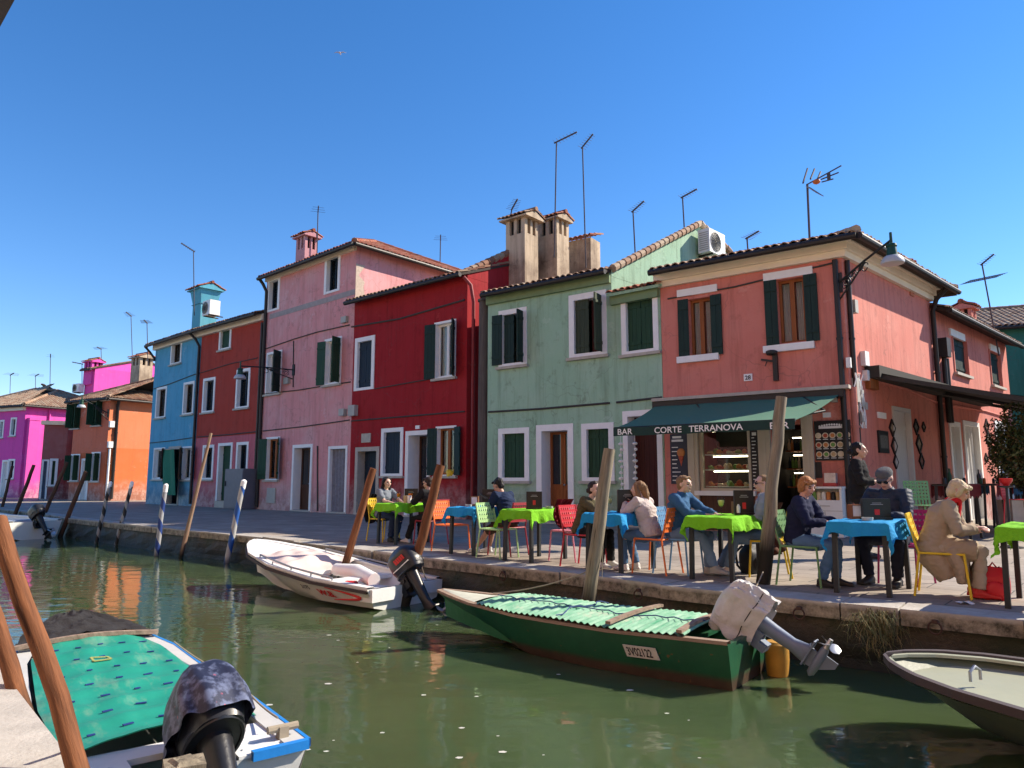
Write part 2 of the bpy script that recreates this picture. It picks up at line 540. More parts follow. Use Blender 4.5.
def window(face, house, u0, u1, vt, vb, style='dark', fw=0.10, sill=True, shut=None, mshut=None, msill=None, door=False,
           mfill=None, left=None, right=None, mframe=None, proud=0.03, depth=0.17, r=None, step=0.0, name=None, rec=None):
    """stone surround in the wall with its filling. left/right: angle of an opened shutter leaf.
    style: dark glass | closed (shutters) | casement (wooden window, curtains) | leafdoor | open (dark room) | half"""
    s0, s1, z0, z1 = r or face.rect(u0, u1, vt, vb)
    if door: z0 = step
    mframe = mframe or M_frame; mshut = mshut or M_shut
    depth = rec or depth
    face.holes.append((s0 + .005, s1 - .005, z0 + (0 if door else .005), z1 - .005))
    mb = MB()
    face.box(mb, s0, s0 + fw, -depth - .05, proud, z0, z1)
    face.box(mb, s1 - fw, s1, -depth - .05, proud, z0, z1)
    face.box(mb, s0 + fw, s1 - fw, -depth - .05, proud - .002, z1 - fw, z1)
    if not door:
        face.box(mb, s0 + fw, s1 - fw, -depth - .05, proud - .002, z0, z0 + fw * 0.6)
    w = obj(name or ('door' if door else 'window'), mb, mframe, house)
    a, b, c, d = s0 + fw, s1 - fw, z0 + (0 if door else fw * 0.6), z1 - fw
    if sill and not door:
        m2 = MB(); face.box(m2, s0 - .06, s1 + .06, -.02, 0.10, z0 - .07, z0 + .002); obj('sill', m2, msill or M_sill, w)
    if door:
        m2 = MB(); face.box(m2, s0 + .01, s1 - .01, -depth - .1, 0.06, 0.0, 0.05 if step < .05 else step); obj('doorstep', m2, M_sill, w)
    t = -depth
    def fr(mb, a, b, c, d, tt, wd, th=0.05):
        face.box(mb, a, a + wd, tt - th, tt, c, d); face.box(mb, b - wd, b, tt - th, tt, c, d)
        face.box(mb, a + wd, b - wd, tt - th, tt - .001, c, c + wd); face.box(mb, a + wd, b - wd, tt - th, tt - .001, d - wd, d)
    if style == 'dark':
        m2 = MB(); fr(m2, a, b, c, d, t + .04, .045); face.box(m2, (a + b) / 2 - .025, (a + b) / 2 + .025, t - .01, t + .038, c + .045, d - .045)
        obj('casement', m2, mfill or M_shutb, w)
        m3 = MB(); face.box(m3, a + .04, b - .04, t - .012, t, c + .04, d - .04); obj('pane', m3, M_clear, w)
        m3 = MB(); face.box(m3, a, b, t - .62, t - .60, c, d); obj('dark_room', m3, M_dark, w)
        pick = random.random()
        if pick < .75:      # a net curtain, drawn to one side or hung across the lower half
            x0, x1, top_ = ((a + .05, a + (b - a) * .42, d - .06), (b - (b - a) * .45, b - .05, d - .06), (a + .05, b - .05, c + (d - c) * .55))[int(pick * 4)]
            m4 = MB(); m4.grid(lambda i, j: face.W(x0 + (x1 - x0) * i, t - .10 + .02 * math.sin(i * (x1 - x0) * 60), c + .05 + (top_ - c - .05) * j), 20, 2); obj('curtain', m4, M_net, w)
    elif style == 'open':
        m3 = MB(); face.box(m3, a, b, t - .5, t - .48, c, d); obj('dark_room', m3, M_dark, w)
    elif style == 'casement':
        m2 = MB(); fr(m2, a, b, c, d, t + .05, .06); mid = (a + b) / 2
        face.box(m2, mid - .05, mid + .05, t, t + .048, c + .06, d - .06)
        obj('casement', m2, mfill or M_brown, w)
        m3 = MB(); face.box(m3, a + .05, b - .05, t + .005, t + .012, c + .05, d - .05); obj('pane', m3, M_clear, w)
        m4 = MB()
        for (x0, x1) in ((a + .05, mid - .06), (mid + .06, b - .05)):
            ww = x1 - x0
            m4.grid(lambda i, j, x0=x0, ww=ww: face.W(x0 + ww * i * (0.98 - .25 * math.sin(math.pi * j) * 0), t - .07 + .018 * math.sin(i * 26), c + .05 + (d - c - .1) * j), 24, 2)
        obj('curtain', m4, M_curt, w)
    elif style == 'closed':
        m2 = MB(); hw = (b - a) / 2
        tt = t + .06
        leaf(face, m2, a, c, d, hw - .004, 0, -1, tt); obj('shutter', m2, mshut, w)
        m2 = MB(); leaf(face, m2, b, c, d, hw - .004, 0, 1, tt); obj('shutter', m2, mshut, w)
    elif style == 'half':
        hw = (b - a) / 2
        m2 = MB(); leaf(face, m2, a, c, d, hw - .004, 0, -1, t + .08); obj('shutter', m2, mshut, w)
        m3 = MB(); face.box(m3, a + hw, b, t - .06, t - .04, c, d); obj('inner_shutter', m3, mfill or M_doorred, w)
    elif style == 'leafdoor':
        m2 = MB(); mid = (a + b) / 2
        for (x0, x1) in ((a, mid - .004), (mid + .004, b)):
            fr(m2, x0, x1, c + .01, d, t, .07)
            face.box(m2, x0 + .07, x1 - .07, t - .05, t - .001, c + (d - c) * .36, c + (d - c) * .42)
            face.box(m2, x0 + .07, x1 - .07, t - .05, t - .02, c + .08, c + (d - c) * .36)
        dl = obj('door_leaf', m2, mfill or M_door, w)
        m3 = MB(); face.box(m3, a + .07, b - .07, t - .04, t - .03, c + (d - c) * .42, d - .07); obj('pane', m3, M_glass, w)
        m4 = MB(); m4.ball(face.W(mid + .05, t + .03, c + 1.0), .028, 8, 6); obj('handle', m4, M_galv, w)
    elif style == 'plankdoor':
        m2 = MB(); k = max(3, int((b - a) / .12))
        for i in range(k):
            x0 = a + (b - a) * i / k
            face.box(m2, x0 + .003, x0 + (b - a) / k - .003, t - .05, t, c + .01, d)
        face.box(m2, a, b, t - .052, t + .012, c + .25, c + .33); face.box(m2, a, b, t - .052, t + .012, d - .4, d - .32)
        dl = obj('door_leaf', m2, mfill or M_door, w)
        m4 = MB(); m4.ball(face.W(b - .08, t + .03, c + 1.0), .028, 8, 6); obj('handle', m4, M_galv, w)
    elif style == 'curtaindoor':
        m4 = MB(); m4.grid(lambda i, j: face.W(a + (b - a) * i, t + .05 + .035 * math.sin(i * 30 + j * 2), c + .02 + (d - c - .02) * j), 40, 4)
        obj('door_curtain', m4, mfill or M_curt, w, smooth=True)
        m3 = MB(); face.box(m3, a, b, t - .06, t - .04, c, d); obj('door_leaf', m3, M_dark, w)
    hw = (b - a) / 2
    for side, ang in ((-1, left), (1, right)):
        if ang is None: continue
        m2 = MB(); leaf(face, m2, a if side < 0 else b, c - .02, d + .02, hw, ang, side, proud + .015)
        obj('shutter', m2, mshut, w)
    return w

# ------------------------------------------------------------------ tiled roofs
def tile_plane(mb, e0, ex, ey, ymax, L, x0=0.0, pitch=0.19, row=0.36):
    """rows of cover tiles on a slope. e0 eave corner, ex along the eave, ey up the slope, ymax(x) length of the slope there"""
    e0, ex, ey = Vector(e0), Vector(ex).normalized(), Vector(ey).normalized()
    en = ex.cross(ey).normalized()
    if en.z < 0: en = -en
    sub = 6
    nc = int(math.ceil((L - x0) / pitch))
    for c in range(nc):
        xa = x0 + c * pitch
        top = max(ymax(min(xa, L)), ymax(min(xa + pitch, L)))
        nr = int(math.ceil(top / row))
        jx = random.uniform(-.012, .012)
        for k in range(nr):
            ya, yb = k * row, (k + 1) * row + 0.05
            jy = random.uniform(-.02, .02)
            jz = random.uniform(-.006, .01)
            rv = random.random()
            b = len(mb.v)
            for (y, lift) in ((ya - .03 + jy, 0.035), (yb, 0.012)):
                for i in range(sub + 1):
                    x = min(xa + pitch * i / sub + jx * math.sin(math.pi * i / sub), L)
                    yy = min(y, max(0, ymax(x)))
                    h = 0.055 * math.sin(math.pi * i / sub) + lift + jz
                    mb.v.append(e0 + ex * x + ey * yy + en * h)
            for i in range(sub):
                mb.face((b + i, b + i + 1, b + sub + 2 + i, b + sub + 1 + i), 0, rv)
            # butt end of the tile
            n2 = len(mb.v)
            for i in range(sub + 1):
                mb.v.append(mb.v[b + i] - en * 0.022)
            for i in range(sub):
                mb.face((n2 + i, n2 + i + 1, b + i + 1, b + i), 0, rv)
def ridge_tiles(mb, a, b, r=0.10):
    a, b = Vector(a), Vector(b)
    n = max(1, int((b - a).length / 0.4))
    for i in range(n):
        p, q = a.lerp(b, i / n), a.lerp(b, (i + 1) / n + .04 / n)
        k = len(mb.f)
        mb.tube([p, q], [r * 1.08, r * 0.95], 8)
        rv = random.random()
        for j in range(k, len(mb.f)): mb.rnd[j] = rv
def slab(mb, pts, th=0.07):
    """the boarding under the tiles: a thin slab below a polygon"""
    pts = [Vector(p) for p in pts]
    n = (pts[1] - pts[0]).cross(pts[-1] - pts[0]).normalized()
    if n.z < 0: n = -n
    lo = [p - n * th for p in pts]
    k = len(pts); b = len(mb.v)
    mb.v += pts + lo
    mb.face(range(b, b + k)); mb.face(list(range(b + k, b + 2 * k))[::-1])
    for i in range(k):
        j = (i + 1) % k
        mb.face((b + i, b + k + i, b + k + j, b + j))

def gutter_run(mb, a, b, r=0.07):
    """half-round gutter under an eave"""
    a, b = Vector(a), Vector(b)
    mb.tube([a, b], r, 10)

class House:
    """front corners A (left) and B (right) on the ground, back corners C, D; wall top h"""
    def __init__(self, name, label, A, B, back, depth, h, mat, group='painted houses along the canal', C=None, D=None):
        self.A, self.B = Vector((A[0], A[1], 0)), Vector((B[0], B[1], 0))
        bk = Vector((back[0], back[1], 0)).normalized()
        self.bk = bk
        self.C = Vector((C[0], C[1], 0)) if C is not None else self.B + bk * depth
        self.D = Vector((D[0], D[1], 0)) if D is not None else self.A + bk * depth
        self.h, self.mat, self.depth = h, mat, depth
        self.root = root(name, label, 'house', self.A, group)
        self.front = Face(self.A, self.B); self.right = Face(self.B, self.C)
        self.backf = Face(self.C, self.D); self.left = Face(self.D, self.A)
        self.gable_r = self.gable_l = None
    def walls(self, hr=None):
        mb = MB()
        h = self.h
        for f in (self.front, self.right, self.backf, self.left):
            f.panel(mb, 0, f.L, 0, h)
        for g in (self.gable_r, self.gable_l):
            if g: mb.poly(g)
        mb.poly([self.A + Vector((0, 0, h)), self.B + Vector((0, 0, h)), self.C + Vector((0, 0, h)), self.D + Vector((0, 0, h))])
        return obj('wall', mb, self.mat, self.root)
    def gable_roof(self, slope=0.36, oh=0.35, ohs=0.08, tmat=None, ridge=None, vl=True, vr=True, gutter=True, z=None):
        """ridge parallel to the front; ridge = distance of the ridge behind the front"""
        z = self.h if z is None else z
        f = self.front
        rd = ridge or self.depth / 2
        n = -f.n     # inwards
        cosb = 1 / math.sqrt(1 + slope * slope)
        ey = (n + Vector((0, 0, slope))).normalized()
        e0 = f.W(-ohs, oh, z + .02 - slope * oh); L = f.L + 2 * ohs
        run = (rd + oh) / cosb
        mb = MB(); tile_plane(mb, e0, f.d, ey, lambda x: run, L)
        rz = z + .02 + slope * rd
        ridge_tiles(mb, f.W(-ohs, -rd, rz + .06), f.W(f.L + ohs, -rd, rz + .06))
        # back slope
        e1 = f.W(f.L + ohs, -2 * rd - oh, z + .02 - slope * oh)
        ey2 = (-n + Vector((0, 0, slope))).normalized()
        tile_plane(mb, e1, -f.d, ey2, lambda x: run, L)
        ro = obj('roof', mb, tmat or M_tile, self.root, smooth=True, attr=True)
        sb = MB()
        slab(sb, [f.W(-ohs, oh, z + .02 - slope * oh), f.W(f.L + ohs, oh, z + .02 - slope * oh), f.W(f.L + ohs, -rd, rz), f.W(-ohs, -rd, rz)])
        slab(sb, [f.W(f.L + ohs, -2 * rd - oh, z + .02 - slope * oh), f.W(-ohs, -2 * rd - oh, z + .02 - slope * oh), f.W(-ohs, -rd, rz), f.W(f.L + ohs, -rd, rz)])
        obj('eave_boarding', sb, M_soffit, ro)
        if gutter:
            g = MB(); gutter_run(g, f.W(-ohs, oh + .05, z - slope * oh - .04), f.W(f.L + ohs, oh + .05, z - slope * oh - .04))
            obj('gutter', g, M_gutter, ro)
        self.gable_r = [f.W(f.L, 0, z), f.W(f.L, -2 * rd, z), f.W(f.L, -rd, rz - .09)]
        self.gable_l = [f.W(0, 0, z), f.W(0, -rd, rz - .09), f.W(0, -2 * rd, z)]
        self.roof = ro
        return ro
    def hip_roof(self, slope=0.36, oh=0.35, tmat=None, left_hip=False, z=None, half=None, gutter=True):
        """hipped at the right end (and at the left with left_hip)"""
        z = self.h if z is None else z
        A, B, C, D = [p + Vector((0, 0, z + .02)) for p in (self.A, self.B, self.C, self.D)]
        f, g, h, l = self.front, self.right, self.backf, self.left
        # eave corners pushed out
        def corner(f1, f2, p):
            bis = (f1.n + f2.n); k = oh / (1 + f1.n.dot(f2.n)) 
            return p + bis * k - Vector((0, 0, slope * oh))
        eA = corner(l, f, A) if left_hip else A + f.n * oh - f.d * .05 - Vector((0, 0, slope * oh))
        eB, eC = corner(f, g, B), corner(g, h, C)
        eD = corner(h, l, D) if left_hip else D + h.n * oh + h.d * .05 - Vector((0, 0, slope * oh))
        half = half or self.depth / 2 + oh
        rz = slope * half
        mid_r = (eB + eC) / 2 - g.n * half
        rr = Vector((mid_r.x, mid_r.y, eB.z + rz))
        mid_l = (eA + eD) / 2
        rl = Vector((mid_l.x, mid_l.y, eB.z + rz)) if not left_hip else Vector((mid_l.x, mid_l.y, eB.z + rz)) - l.n * half
        mb = MB(); sb = MB(); gt = MB()
        for (e0, e1, r0, r1) in ((eA, eB, rl, rr), (eB, eC, rr, rr), (eC, eD, rr, rl)) + (((eD, eA, rl, rl),) if left_hip else ()):
            ex = (e1 - e0).normalized(); L = (e1 - e0).length
            up = r0 - e0; ey = (up - ex * up.dot(ex)).normalized()
            pts = [(0, 0), ((r0 - e0).dot(ex), (r0 - e0).dot(ey)), ((r1 - e0).dot(ex), (r1 - e0).dot(ey)), (L, 0)]
            def ymax(x, pts=pts):
                for (xa, ya), (xb, yb) in zip(pts, pts[1:]):
                    if xb - xa > 1e-6 and xa - 1e-6 <= x <= xb + 1e-6:
                        return ya + (yb - ya) * (x - xa) / (xb - xa)
                return 0 if (x < 0 or x > L) else max(p[1] for p in pts)
            tile_plane(mb, e0, ex, ey, ymax, L)
            slab(sb, [e0, e1, r1, r0] if (r1 - r0).length > 1e-4 else [e0, e1, r1])
            if gutter:
                out = ex.cross(Vector((0, 0, 1)))
                gutter_run(gt, e0 + out * .05 - Vector((0, 0, .06)), e1 + out * .05 - Vector((0, 0, .06)))
        up = Vector((0, 0, .06))
        if (rr - rl).length > .3: ridge_tiles(mb, rl + up, rr + up)
        ridge_tiles(mb, eB + up, rr + up); ridge_tiles(mb, eC + up, rr + up)
        if left_hip: ridge_tiles(mb, eA + up, rl + up)
        ro = obj('roof', mb, tmat or M_tile, self.root, smooth=True, attr=True)
        obj('eave_boarding', sb, M_soffit, ro)
        if gutter: obj('gutter', gt, M_gutter, ro)
        if not left_hip:
            self.gable_l = [self.A + Vector((0, 0, z)), Vector((rl.x, rl.y, rl.z - .1)), self.D + Vector((0, 0, z))]
        self.roof = ro; self.eB = eB
        return ro
    def cable(self, pts, r=0.014, mat=None, face=None, name='cable', t=0.02):
        f = face or self.front
        mb = MB()
        q = [f.px(u, v) for u, v in pts]
        mb.tube([f.W(s, t, z) for s, z in q], r, 6)
        return obj(name, mb, mat or M_wire, self.root)
    def pipe(self, pts, r=0.05, mat=None, name='drainpipe', face=None):
        """pts (s, t, z) on a face"""
        f = face or self.front
        mb = MB(); mb.tube([f.W(*p) for p in pts], r, 10)
        for i in range(len(pts) - 1):
            a, b = pts[i], pts[i + 1]
            if abs(a[2] - b[2]) > 2:
                for k in (0.3, 0.7):
                    mb.tube([f.W(a[0], a[1], a[2] + (b[2] - a[2]) * k - .02), f.W(a[0], a[1], a[2] + (b[2] - a[2]) * k + .02)], r * 1.25, 10)
        return obj(name, mb, mat or M_gutter, self.root, smooth=True)
    def plate(self, u0, u1, vt, vb, mat, th=0.08, name='meter_box', face=None, t0=0.0):
        f = face or self.front
        s0, s1, z0, z1 = f.rect(u0, u1, vt, vb)
        mb = MB(); f.box(mb, s0, s1, t0 - .005, t0 + th, z0, z1)
        return obj(name, mb, mat, self.root)

def chimney(name, base, d, n, w, dp, h, mat, parent, capw=1.45, tmat=None, holes=True, flare=False):
    """chimney stack with a tiled cap; d and n horizontal axes, base its foot"""
    d, n = Vector(d), Vector(n); base = Vector(base)
    mb = MB()
    def bx(mb, cx, cy, z0, z1, wx, wy, wx1=None, wy1=None):
        wx1 = wx1 or wx; wy1 = wy1 or wy
        p = [base + d * (cx + a * wx / 2) + n * (cy + b * wy / 2) + Vector((0, 0, z0)) for a, b in ((-1, -1), (1, -1), (1, 1), (-1, 1))]
        p += [base + d * (cx + a * wx1 / 2) + n * (cy + b * wy1 / 2) + Vector((0, 0, z1)) for a, b in ((-1, -1), (1, -1), (1, 1), (-1, 1))]
        mb.hexa(p)
    body = h - (min(.55, h * .28) if not flare else min(.75, h * .45))
    bx(mb, 0, 0, 0, body, w, dp)
    if flare:
        bx(mb, 0, 0, body, body + .03, w * 1.12, dp * 1.12)
        bx(mb, 0, 0, body + .03, h, w, dp, w * 1.3, dp * 1.3)
        k = 1.3
    else:
        for a, b in ((-1, -1), (1, -1), (1, 1), (-1, 1)):
            bx(mb, a * (w / 2 - w * .1), b * (dp / 2 - dp * .1), body, h, w * .2, dp * .2)
        bx(mb, 0, 0, body, h, w * .16, dp * 1.0); bx(mb, 0, 0, body, h, w * 1.0, dp * .16)
        k = 1.0
    ch = obj(name, mb, mat, parent)
    if not flare:
        m2 = MB(); bx(m2, 0, 0, body - .01, h - .02, w * .7, dp * .7); obj('flue', m2, M_dark, ch)
    m3 = MB()
    sl = 0.42
    W2 = w * capw * (1.12 if flare else 1); D2 = dp * capw * (1.12 if flare else 1)
    for sg in (-1, 1):
        e0 = base + d * (-W2 / 2 * sg) - n * (sg * D2 / 2) + Vector((0, 0, h))
        ey = (n * sg + Vector((0, 0, sl))).normalized()
        run = D2 / 2 * math.sqrt(1 + sl * sl)
        tile_plane(m3, e0, d * sg, ey, lambda x: run, W2, pitch=.17, row=.3)
    ridge_tiles(m3, base - d * W2 / 2 + Vector((0, 0, h + sl * D2 / 2 + .05)), base + d * W2 / 2 + Vector((0, 0, h + sl * D2 / 2 + .05)), .08)
    obj('cap_tiles', m3, tmat or M_tile, ch, smooth=True, attr=True)
    m4 = MB(); bx(m4, 0, 0, h - .05, h + .0, W2 * .96, D2 * .96)
    p = [base + d * (a * W2 / 2 * .95) + n * (b * D2 / 2 * .95) + Vector((0, 0, h)) for a, b in ((-1, -1), (1, -1), (1, 1), (-1, 1))]
    tp = [base + d * (a * W2 / 2 * .95) + Vector((0, 0, h + sl * D2 / 2 * .95)) for a in (-1, 1)]
    m4.poly([p[1], p[2], tp[1]]); m4.poly([p[3], p[0], tp[0]])
    obj('cap_slab', m4, mat, ch)
    return ch
# ------------------------------------------------------------------ ground, canal, quays
AX = Vector((0.755, -0.656, 0)).normalized()     # along the quay, to the right
NX = Vector((0.656, 0.755, 0)).normalized()      # away from the canal

def ground_mat(name, c1, c2, mortar, ang):
    m, nt, bs = nmat(name)
    v = mapping(nt, (1, 1, 1), (0, 0, ang))
    br = N(nt, 'ShaderNodeTexBrick')
    br.inputs['Scale'].default_value = 1.0
    br.inputs['Brick Width'].default_value = 0.72
    br.inputs['Row Height'].default_value = 0.36
    br.inputs['Mortar Size'].default_value = 0.008
    br.inputs['Mortar Smooth'].default_value = 0.3
    br.inputs['Color1'].default_value = rgba(c1)
    br.inputs['Color2'].default_value = rgba(c2)
    br.inputs['Mortar'].default_value = rgba(mortar)
    nt.links.new(v, br.inputs['Vector'])
    f = noise(nt, v, 1.3, 7, 0.7)
    g = noise(nt, v, 14, 4)
    c = mix(nt, ramp(nt, f, 0.35, 0.7), br.outputs['Color'], mix(nt, 1.0, br.outputs['Color'], (0.66, 0.64, 0.62, 1), 'MULTIPLY'))
    c = mix(nt, math_n(nt, 'MULTIPLY', g, 0.5), c, mix(nt, 1.0, c, (0.7, 0.7, 0.7, 1), 'MULTIPLY'))
    nt.links.new(c, bs.inputs['Base Color'])
    bs.inputs['Roughness'].default_value = 0.75
    h = math_n(nt, 'ADD', math_n(nt, 'MULTIPLY', br.outputs['Fac'], -1.5), g)
    bump(nt, bs, h, 0.4, 0.01)
    return m
M_pave = ground_mat('trachyte_paving', (0.30, 0.253, 0.208), (0.385, 0.328, 0.268), (0.10, 0.09, 0.08), math.atan2(-AX.y, AX.x))
def cope_mat():
    m, nt, bs = nmat('quay_coping_stone')
    tc = N(nt, 'ShaderNodeTexCoord'); sep = N(nt, 'ShaderNodeSeparateXYZ'); nt.links.new(tc.outputs['Object'], sep.inputs[0])
    f = noise(nt, tc.outputs['Object'], 3, 7, .7); g = noise(nt, tc.outputs['Object'], 16, 5)
    c = ramp(nt, f, .3, .7, (.30, .275, .24, 1), (.50, .47, .42, 1))
    c = mix(nt, math_n(nt, 'MULTIPLY', g, .5), c, mix(nt, 1.0, c, (.55, .52, .48, 1), 'MULTIPLY'))
    # algae and grime on the face that gets splashed, below the worn top
    mr = N(nt, 'ShaderNodeMapRange'); mr.inputs['From Min'].default_value = 0.0; mr.inputs['From Max'].default_value = -.035
    nt.links.new(sep.outputs['Z'], mr.inputs['Value'])
    grime = ramp(nt, noise(nt, mapping(nt, (3, 3, 3)), 2.2, 9, .75), .36, .66, (.030, .026, .014, 1), (.36, .31, .23, 1))
    c = mix(nt, mr.outputs[0], c, grime)
    nt.links.new(c, bs.inputs['Base Color']); bs.inputs['Roughness'].default_value = .8
    bump(nt, bs, math_n(nt, 'ADD', f, g), .5, .015)
    return m
M_cope = cope_mat()
def quay_wall_mat():
    m, nt, bs = nmat('wet_quay_masonry')
    tc = N(nt, 'ShaderNodeTexCoord'); sep = N(nt, 'ShaderNodeSeparateXYZ')
    nt.links.new(tc.outputs['Object'], sep.inputs[0])
    f = noise(nt, tc.outputs['Object'], 5, 8, 0.7)
    f2 = noise(nt, tc.outputs['Object'], 1.6, 5)
    c = ramp(nt, f, 0.3, 0.75, (0.018, 0.014, 0.008, 1), (0.105, 0.080, 0.048, 1))
    c = mix(nt, ramp(nt, f2, 0.45, 0.62), c, (0.022, 0.030, 0.010, 1))
    mr = N(nt, 'ShaderNodeMapRange')
    mr.inputs['From Min'].default_value = WATER_Z + 0.02; mr.inputs['From Max'].default_value = -0.22
    nt.links.new(math_n(nt, 'ADD', sep.outputs['Z'], math_n(nt, 'MULTIPLY', f, -0.12)), mr.inputs['Value'])
    c = mix(nt, mr.outputs[0], (0.010, 0.012, 0.006, 1), c)
    nt.links.new(c, bs.inputs['Base Color'])
    bs.inputs['Roughness'].default_value = 0.6
    bump(nt, bs, f, 0.9, 0.05)
    return m
M_quaywall = quay_wall_mat()

def edge_pts():
    px = [(1024, 622), (899, 610), (840, 604.5), (660, 586), (559, 573), (422, 558), (261, 537.5), (130, 525), (66, 518.2), (43, 514), (0, 509.5)]
    pts = [G(u, v) for u, v in px]
    first = pts[0] + AX * 45
    last = pts[-1] + Vector((-0.97, 0.24, 0)) * 60
    return [first] + pts + [last]
EDGE = edge_pts()            # right to left
LB0, LB1 = G(76, 768), G(0, 669.6)
lbd = (LB1 - LB0).normalized()
LBANK = [LB0 - lbd * 40, LB0 + lbd * 80]

mb = MB()
outer = [Vector((-1400, 400, 0)), Vector((-1400, 1800, 0)), Vector((1800, 1800, 0)), Vector((1800, -300, 0))]
# coping sits 0.42 m in from the edge: the paving starts behind it
def offset_line(pts, w):
    out = []
    for i, p in enumerate(pts):
        a = pts[max(i - 1, 0)]; b = pts[min(i + 1, len(pts) - 1)]
        t = (b - a).normalized()
        out.append(p + Vector((t.y, -t.x, 0)) * w)
    return out
EIN = offset_line(EDGE, 0.42)
if (EIN[3] - EDGE[3]).dot(NX) < 0: EIN = offset_line(EDGE, -0.42)
mb.poly(EIN + outer)
structure('pavement', mb, M_pave)

mb = MB(); wl = MB()
def along(pts, step):
    """evenly spaced points along a polyline"""
    out = []; 
    for a, b in zip(pts, pts[1:]):
        n = max(1, int(round((b - a).length / step)))
        out += [a.lerp(b, i / n) for i in range(n)]
    return out + [pts[-1]]
for i in range(len(EDGE) - 1):
    n = max(1, int(round((EDGE[i + 1] - EDGE[i]).length / 1.3)))
    for k in range(n):
        a = EDGE[i].lerp(EDGE[i + 1], k / n); b = EDGE[i].lerp(EDGE[i + 1], (k + 1) / n)
        c = EIN[i].lerp(EIN[i + 1], (k + 1) / n); d = EIN[i].lerp(EIN[i + 1], k / n)
        g = (b - a).normalized() * 0.007
        dz = random.uniform(-.006, .010); o = (a - d).normalized() * random.uniform(-.035, .02)
        Z0, Z1 = Vector((0, 0, -.13)), Vector((0, 0, .006 + dz))
        mb.hexa([a + g + o + Z0, b - g + o + Z0, c - g + Z0, d + g + Z0, a + g + o + Z1, b - g + o + Z1, c - g + Z1, d + g + Z1])
structure('quay_coping', mb, M_cope)
sp = along(EDGE, 0.35)
inn = offset_line(sp, 0.07)
if (inn[30] - sp[30]).dot(NX) < 0: inn = offset_line(sp, -0.07)
lev = [-.129, -.25, -.36, -.47, -.60, -1.2]
rows = []
for p, q in zip(sp, inn):
    o = (p - q).normalized()
    rows.append([q + o * (mnoise.noise(Vector((p.x * 2, p.y * 2, z * 5))) * .05 + (-z - .2) * .08) + Vector((0, 0, z)) for z in lev])
for i in range(len(rows) - 1):
    for j in range(len(lev) - 1):
        wl.quad(rows[i][j], rows[i + 1][j], rows[i + 1][j + 1], rows[i][j + 1])
structure('quay_wall', wl, M_quaywall)

# our own bank, white stone edge
M_bank = plain('white_bank_stone', (0.40, 0.375, 0.335), 0.8, var=0.35, scale=6, bmp=0.6)
lbn = Vector((lbd.y, -lbd.x, 0))
if lbn.dot(Vector((1, 1, 0))) > 0: lbn = -lbn     # towards our side
mb = MB(); wl = MB(); pv = MB()
n = 46
for k in range(n):
    a = LBANK[0].lerp(LBANK[1], k / n); b = LBANK[0].lerp(LBANK[1], (k + 1) / n)
    g = lbd * .005
    c, d = b + lbn * .62, a + lbn * .62
    Z0, Z1 = Vector((0, 0, -.2)), Vector((0, 0, .006 + random.uniform(-.003, .003)))
    mb.hexa([a + g + Z0, d + g + Z0, c - g + Z0, b - g + Z0, a + g + Z1, d + g + Z1, c - g + Z1, b - g + Z1])
    a2, b2 = a + lbn * .04, b + lbn * .04
    wl.quad(a2 + Vector((0, 0, -.199)), a2 + Vector((0, 0, -1.2)), b2 + Vector((0, 0, -1.2)), b2 + Vector((0, 0, -.199)))
structure('bank_edge_stone', mb, M_bank); structure('bank_wall', wl, M_quaywall)
pv.poly([LBANK[0] + lbn * .62, LBANK[1] + lbn * .62, LBANK[1] + lbn * 120, LBANK[0] + lbn * 120])
structure('bank_pavement', pv, M_pave)

def water_mat():
    m, nt, bs = nmat('canal_water')
    tc = N(nt, 'ShaderNodeTexCoord')
    f = noise(nt, tc.outputs['Object'], 0.35, 4)
    c = ramp(nt, f, 0.3, 0.7, (0.040, 0.064, 0.027, 1), (0.060, 0.090, 0.038, 1))
    nt.links.new(c, bs.inputs['Base Color'])
    bs.inputs['Roughness'].default_value = 0.045
    bs.inputs['IOR'].default_value = 1.333
    bs.inputs['Subsurface Weight'].default_value = 0.9      # silty water: light spreads under the surface
    bs.inputs['Subsurface Radius'].default_value = (0.5, 0.6, 0.35)
    bs.inputs['Subsurface Scale'].default_value = 0.8
    mp = N(nt, 'ShaderNodeMapping'); mp.inputs['Rotation'].default_value = (0, 0, 0.75); mp.inputs['Scale'].default_value = (1.0, 2.3, 1)
    nt.links.new(tc.outputs['Object'], mp.inputs['Vector'])
    w1 = noise(nt, mp.outputs[0], 1.5, 3, 0.5)
    mp2 = N(nt, 'ShaderNodeMapping'); mp2.inputs['Rotation'].default_value = (0, 0, 0.3); mp2.inputs['Scale'].default_value = (1, 1.6, 1)
    nt.links.new(tc.outputs['Object'], mp2.inputs['Vector'])
    w2 = noise(nt, mp2.outputs[0], 6.5, 2, 0.5)
    area = ramp(nt, noise(nt, tc.outputs['Object'], 0.25, 2), 0.35, 0.7)
    h = math_n(nt, 'ADD', w1, math_n(nt, 'MULTIPLY', math_n(nt, 'MULTIPLY', w2, area), 0.22))
    bump(nt, bs, h, 0.17, 0.05)
    return m
mb = MB()
mb.quad((-1400, -200, WATER_Z), (1800, -200, WATER_Z), (1800, 1700, WATER_Z), (-1400, 1700, WATER_Z))
structure('canal_water', mb, water_mat())

# ------------------------------------------------------------------ the row of houses
BK = Vector((0.656, 0.755, 0))
pB0, pB1, pD1, pP1, pR1 = G(145.5, 503.7), G(192, 506.2), G(256.5, 509.2), G(348.5, 514), G(465.5, 519.5)
GRP = 'painted houses along the canal'

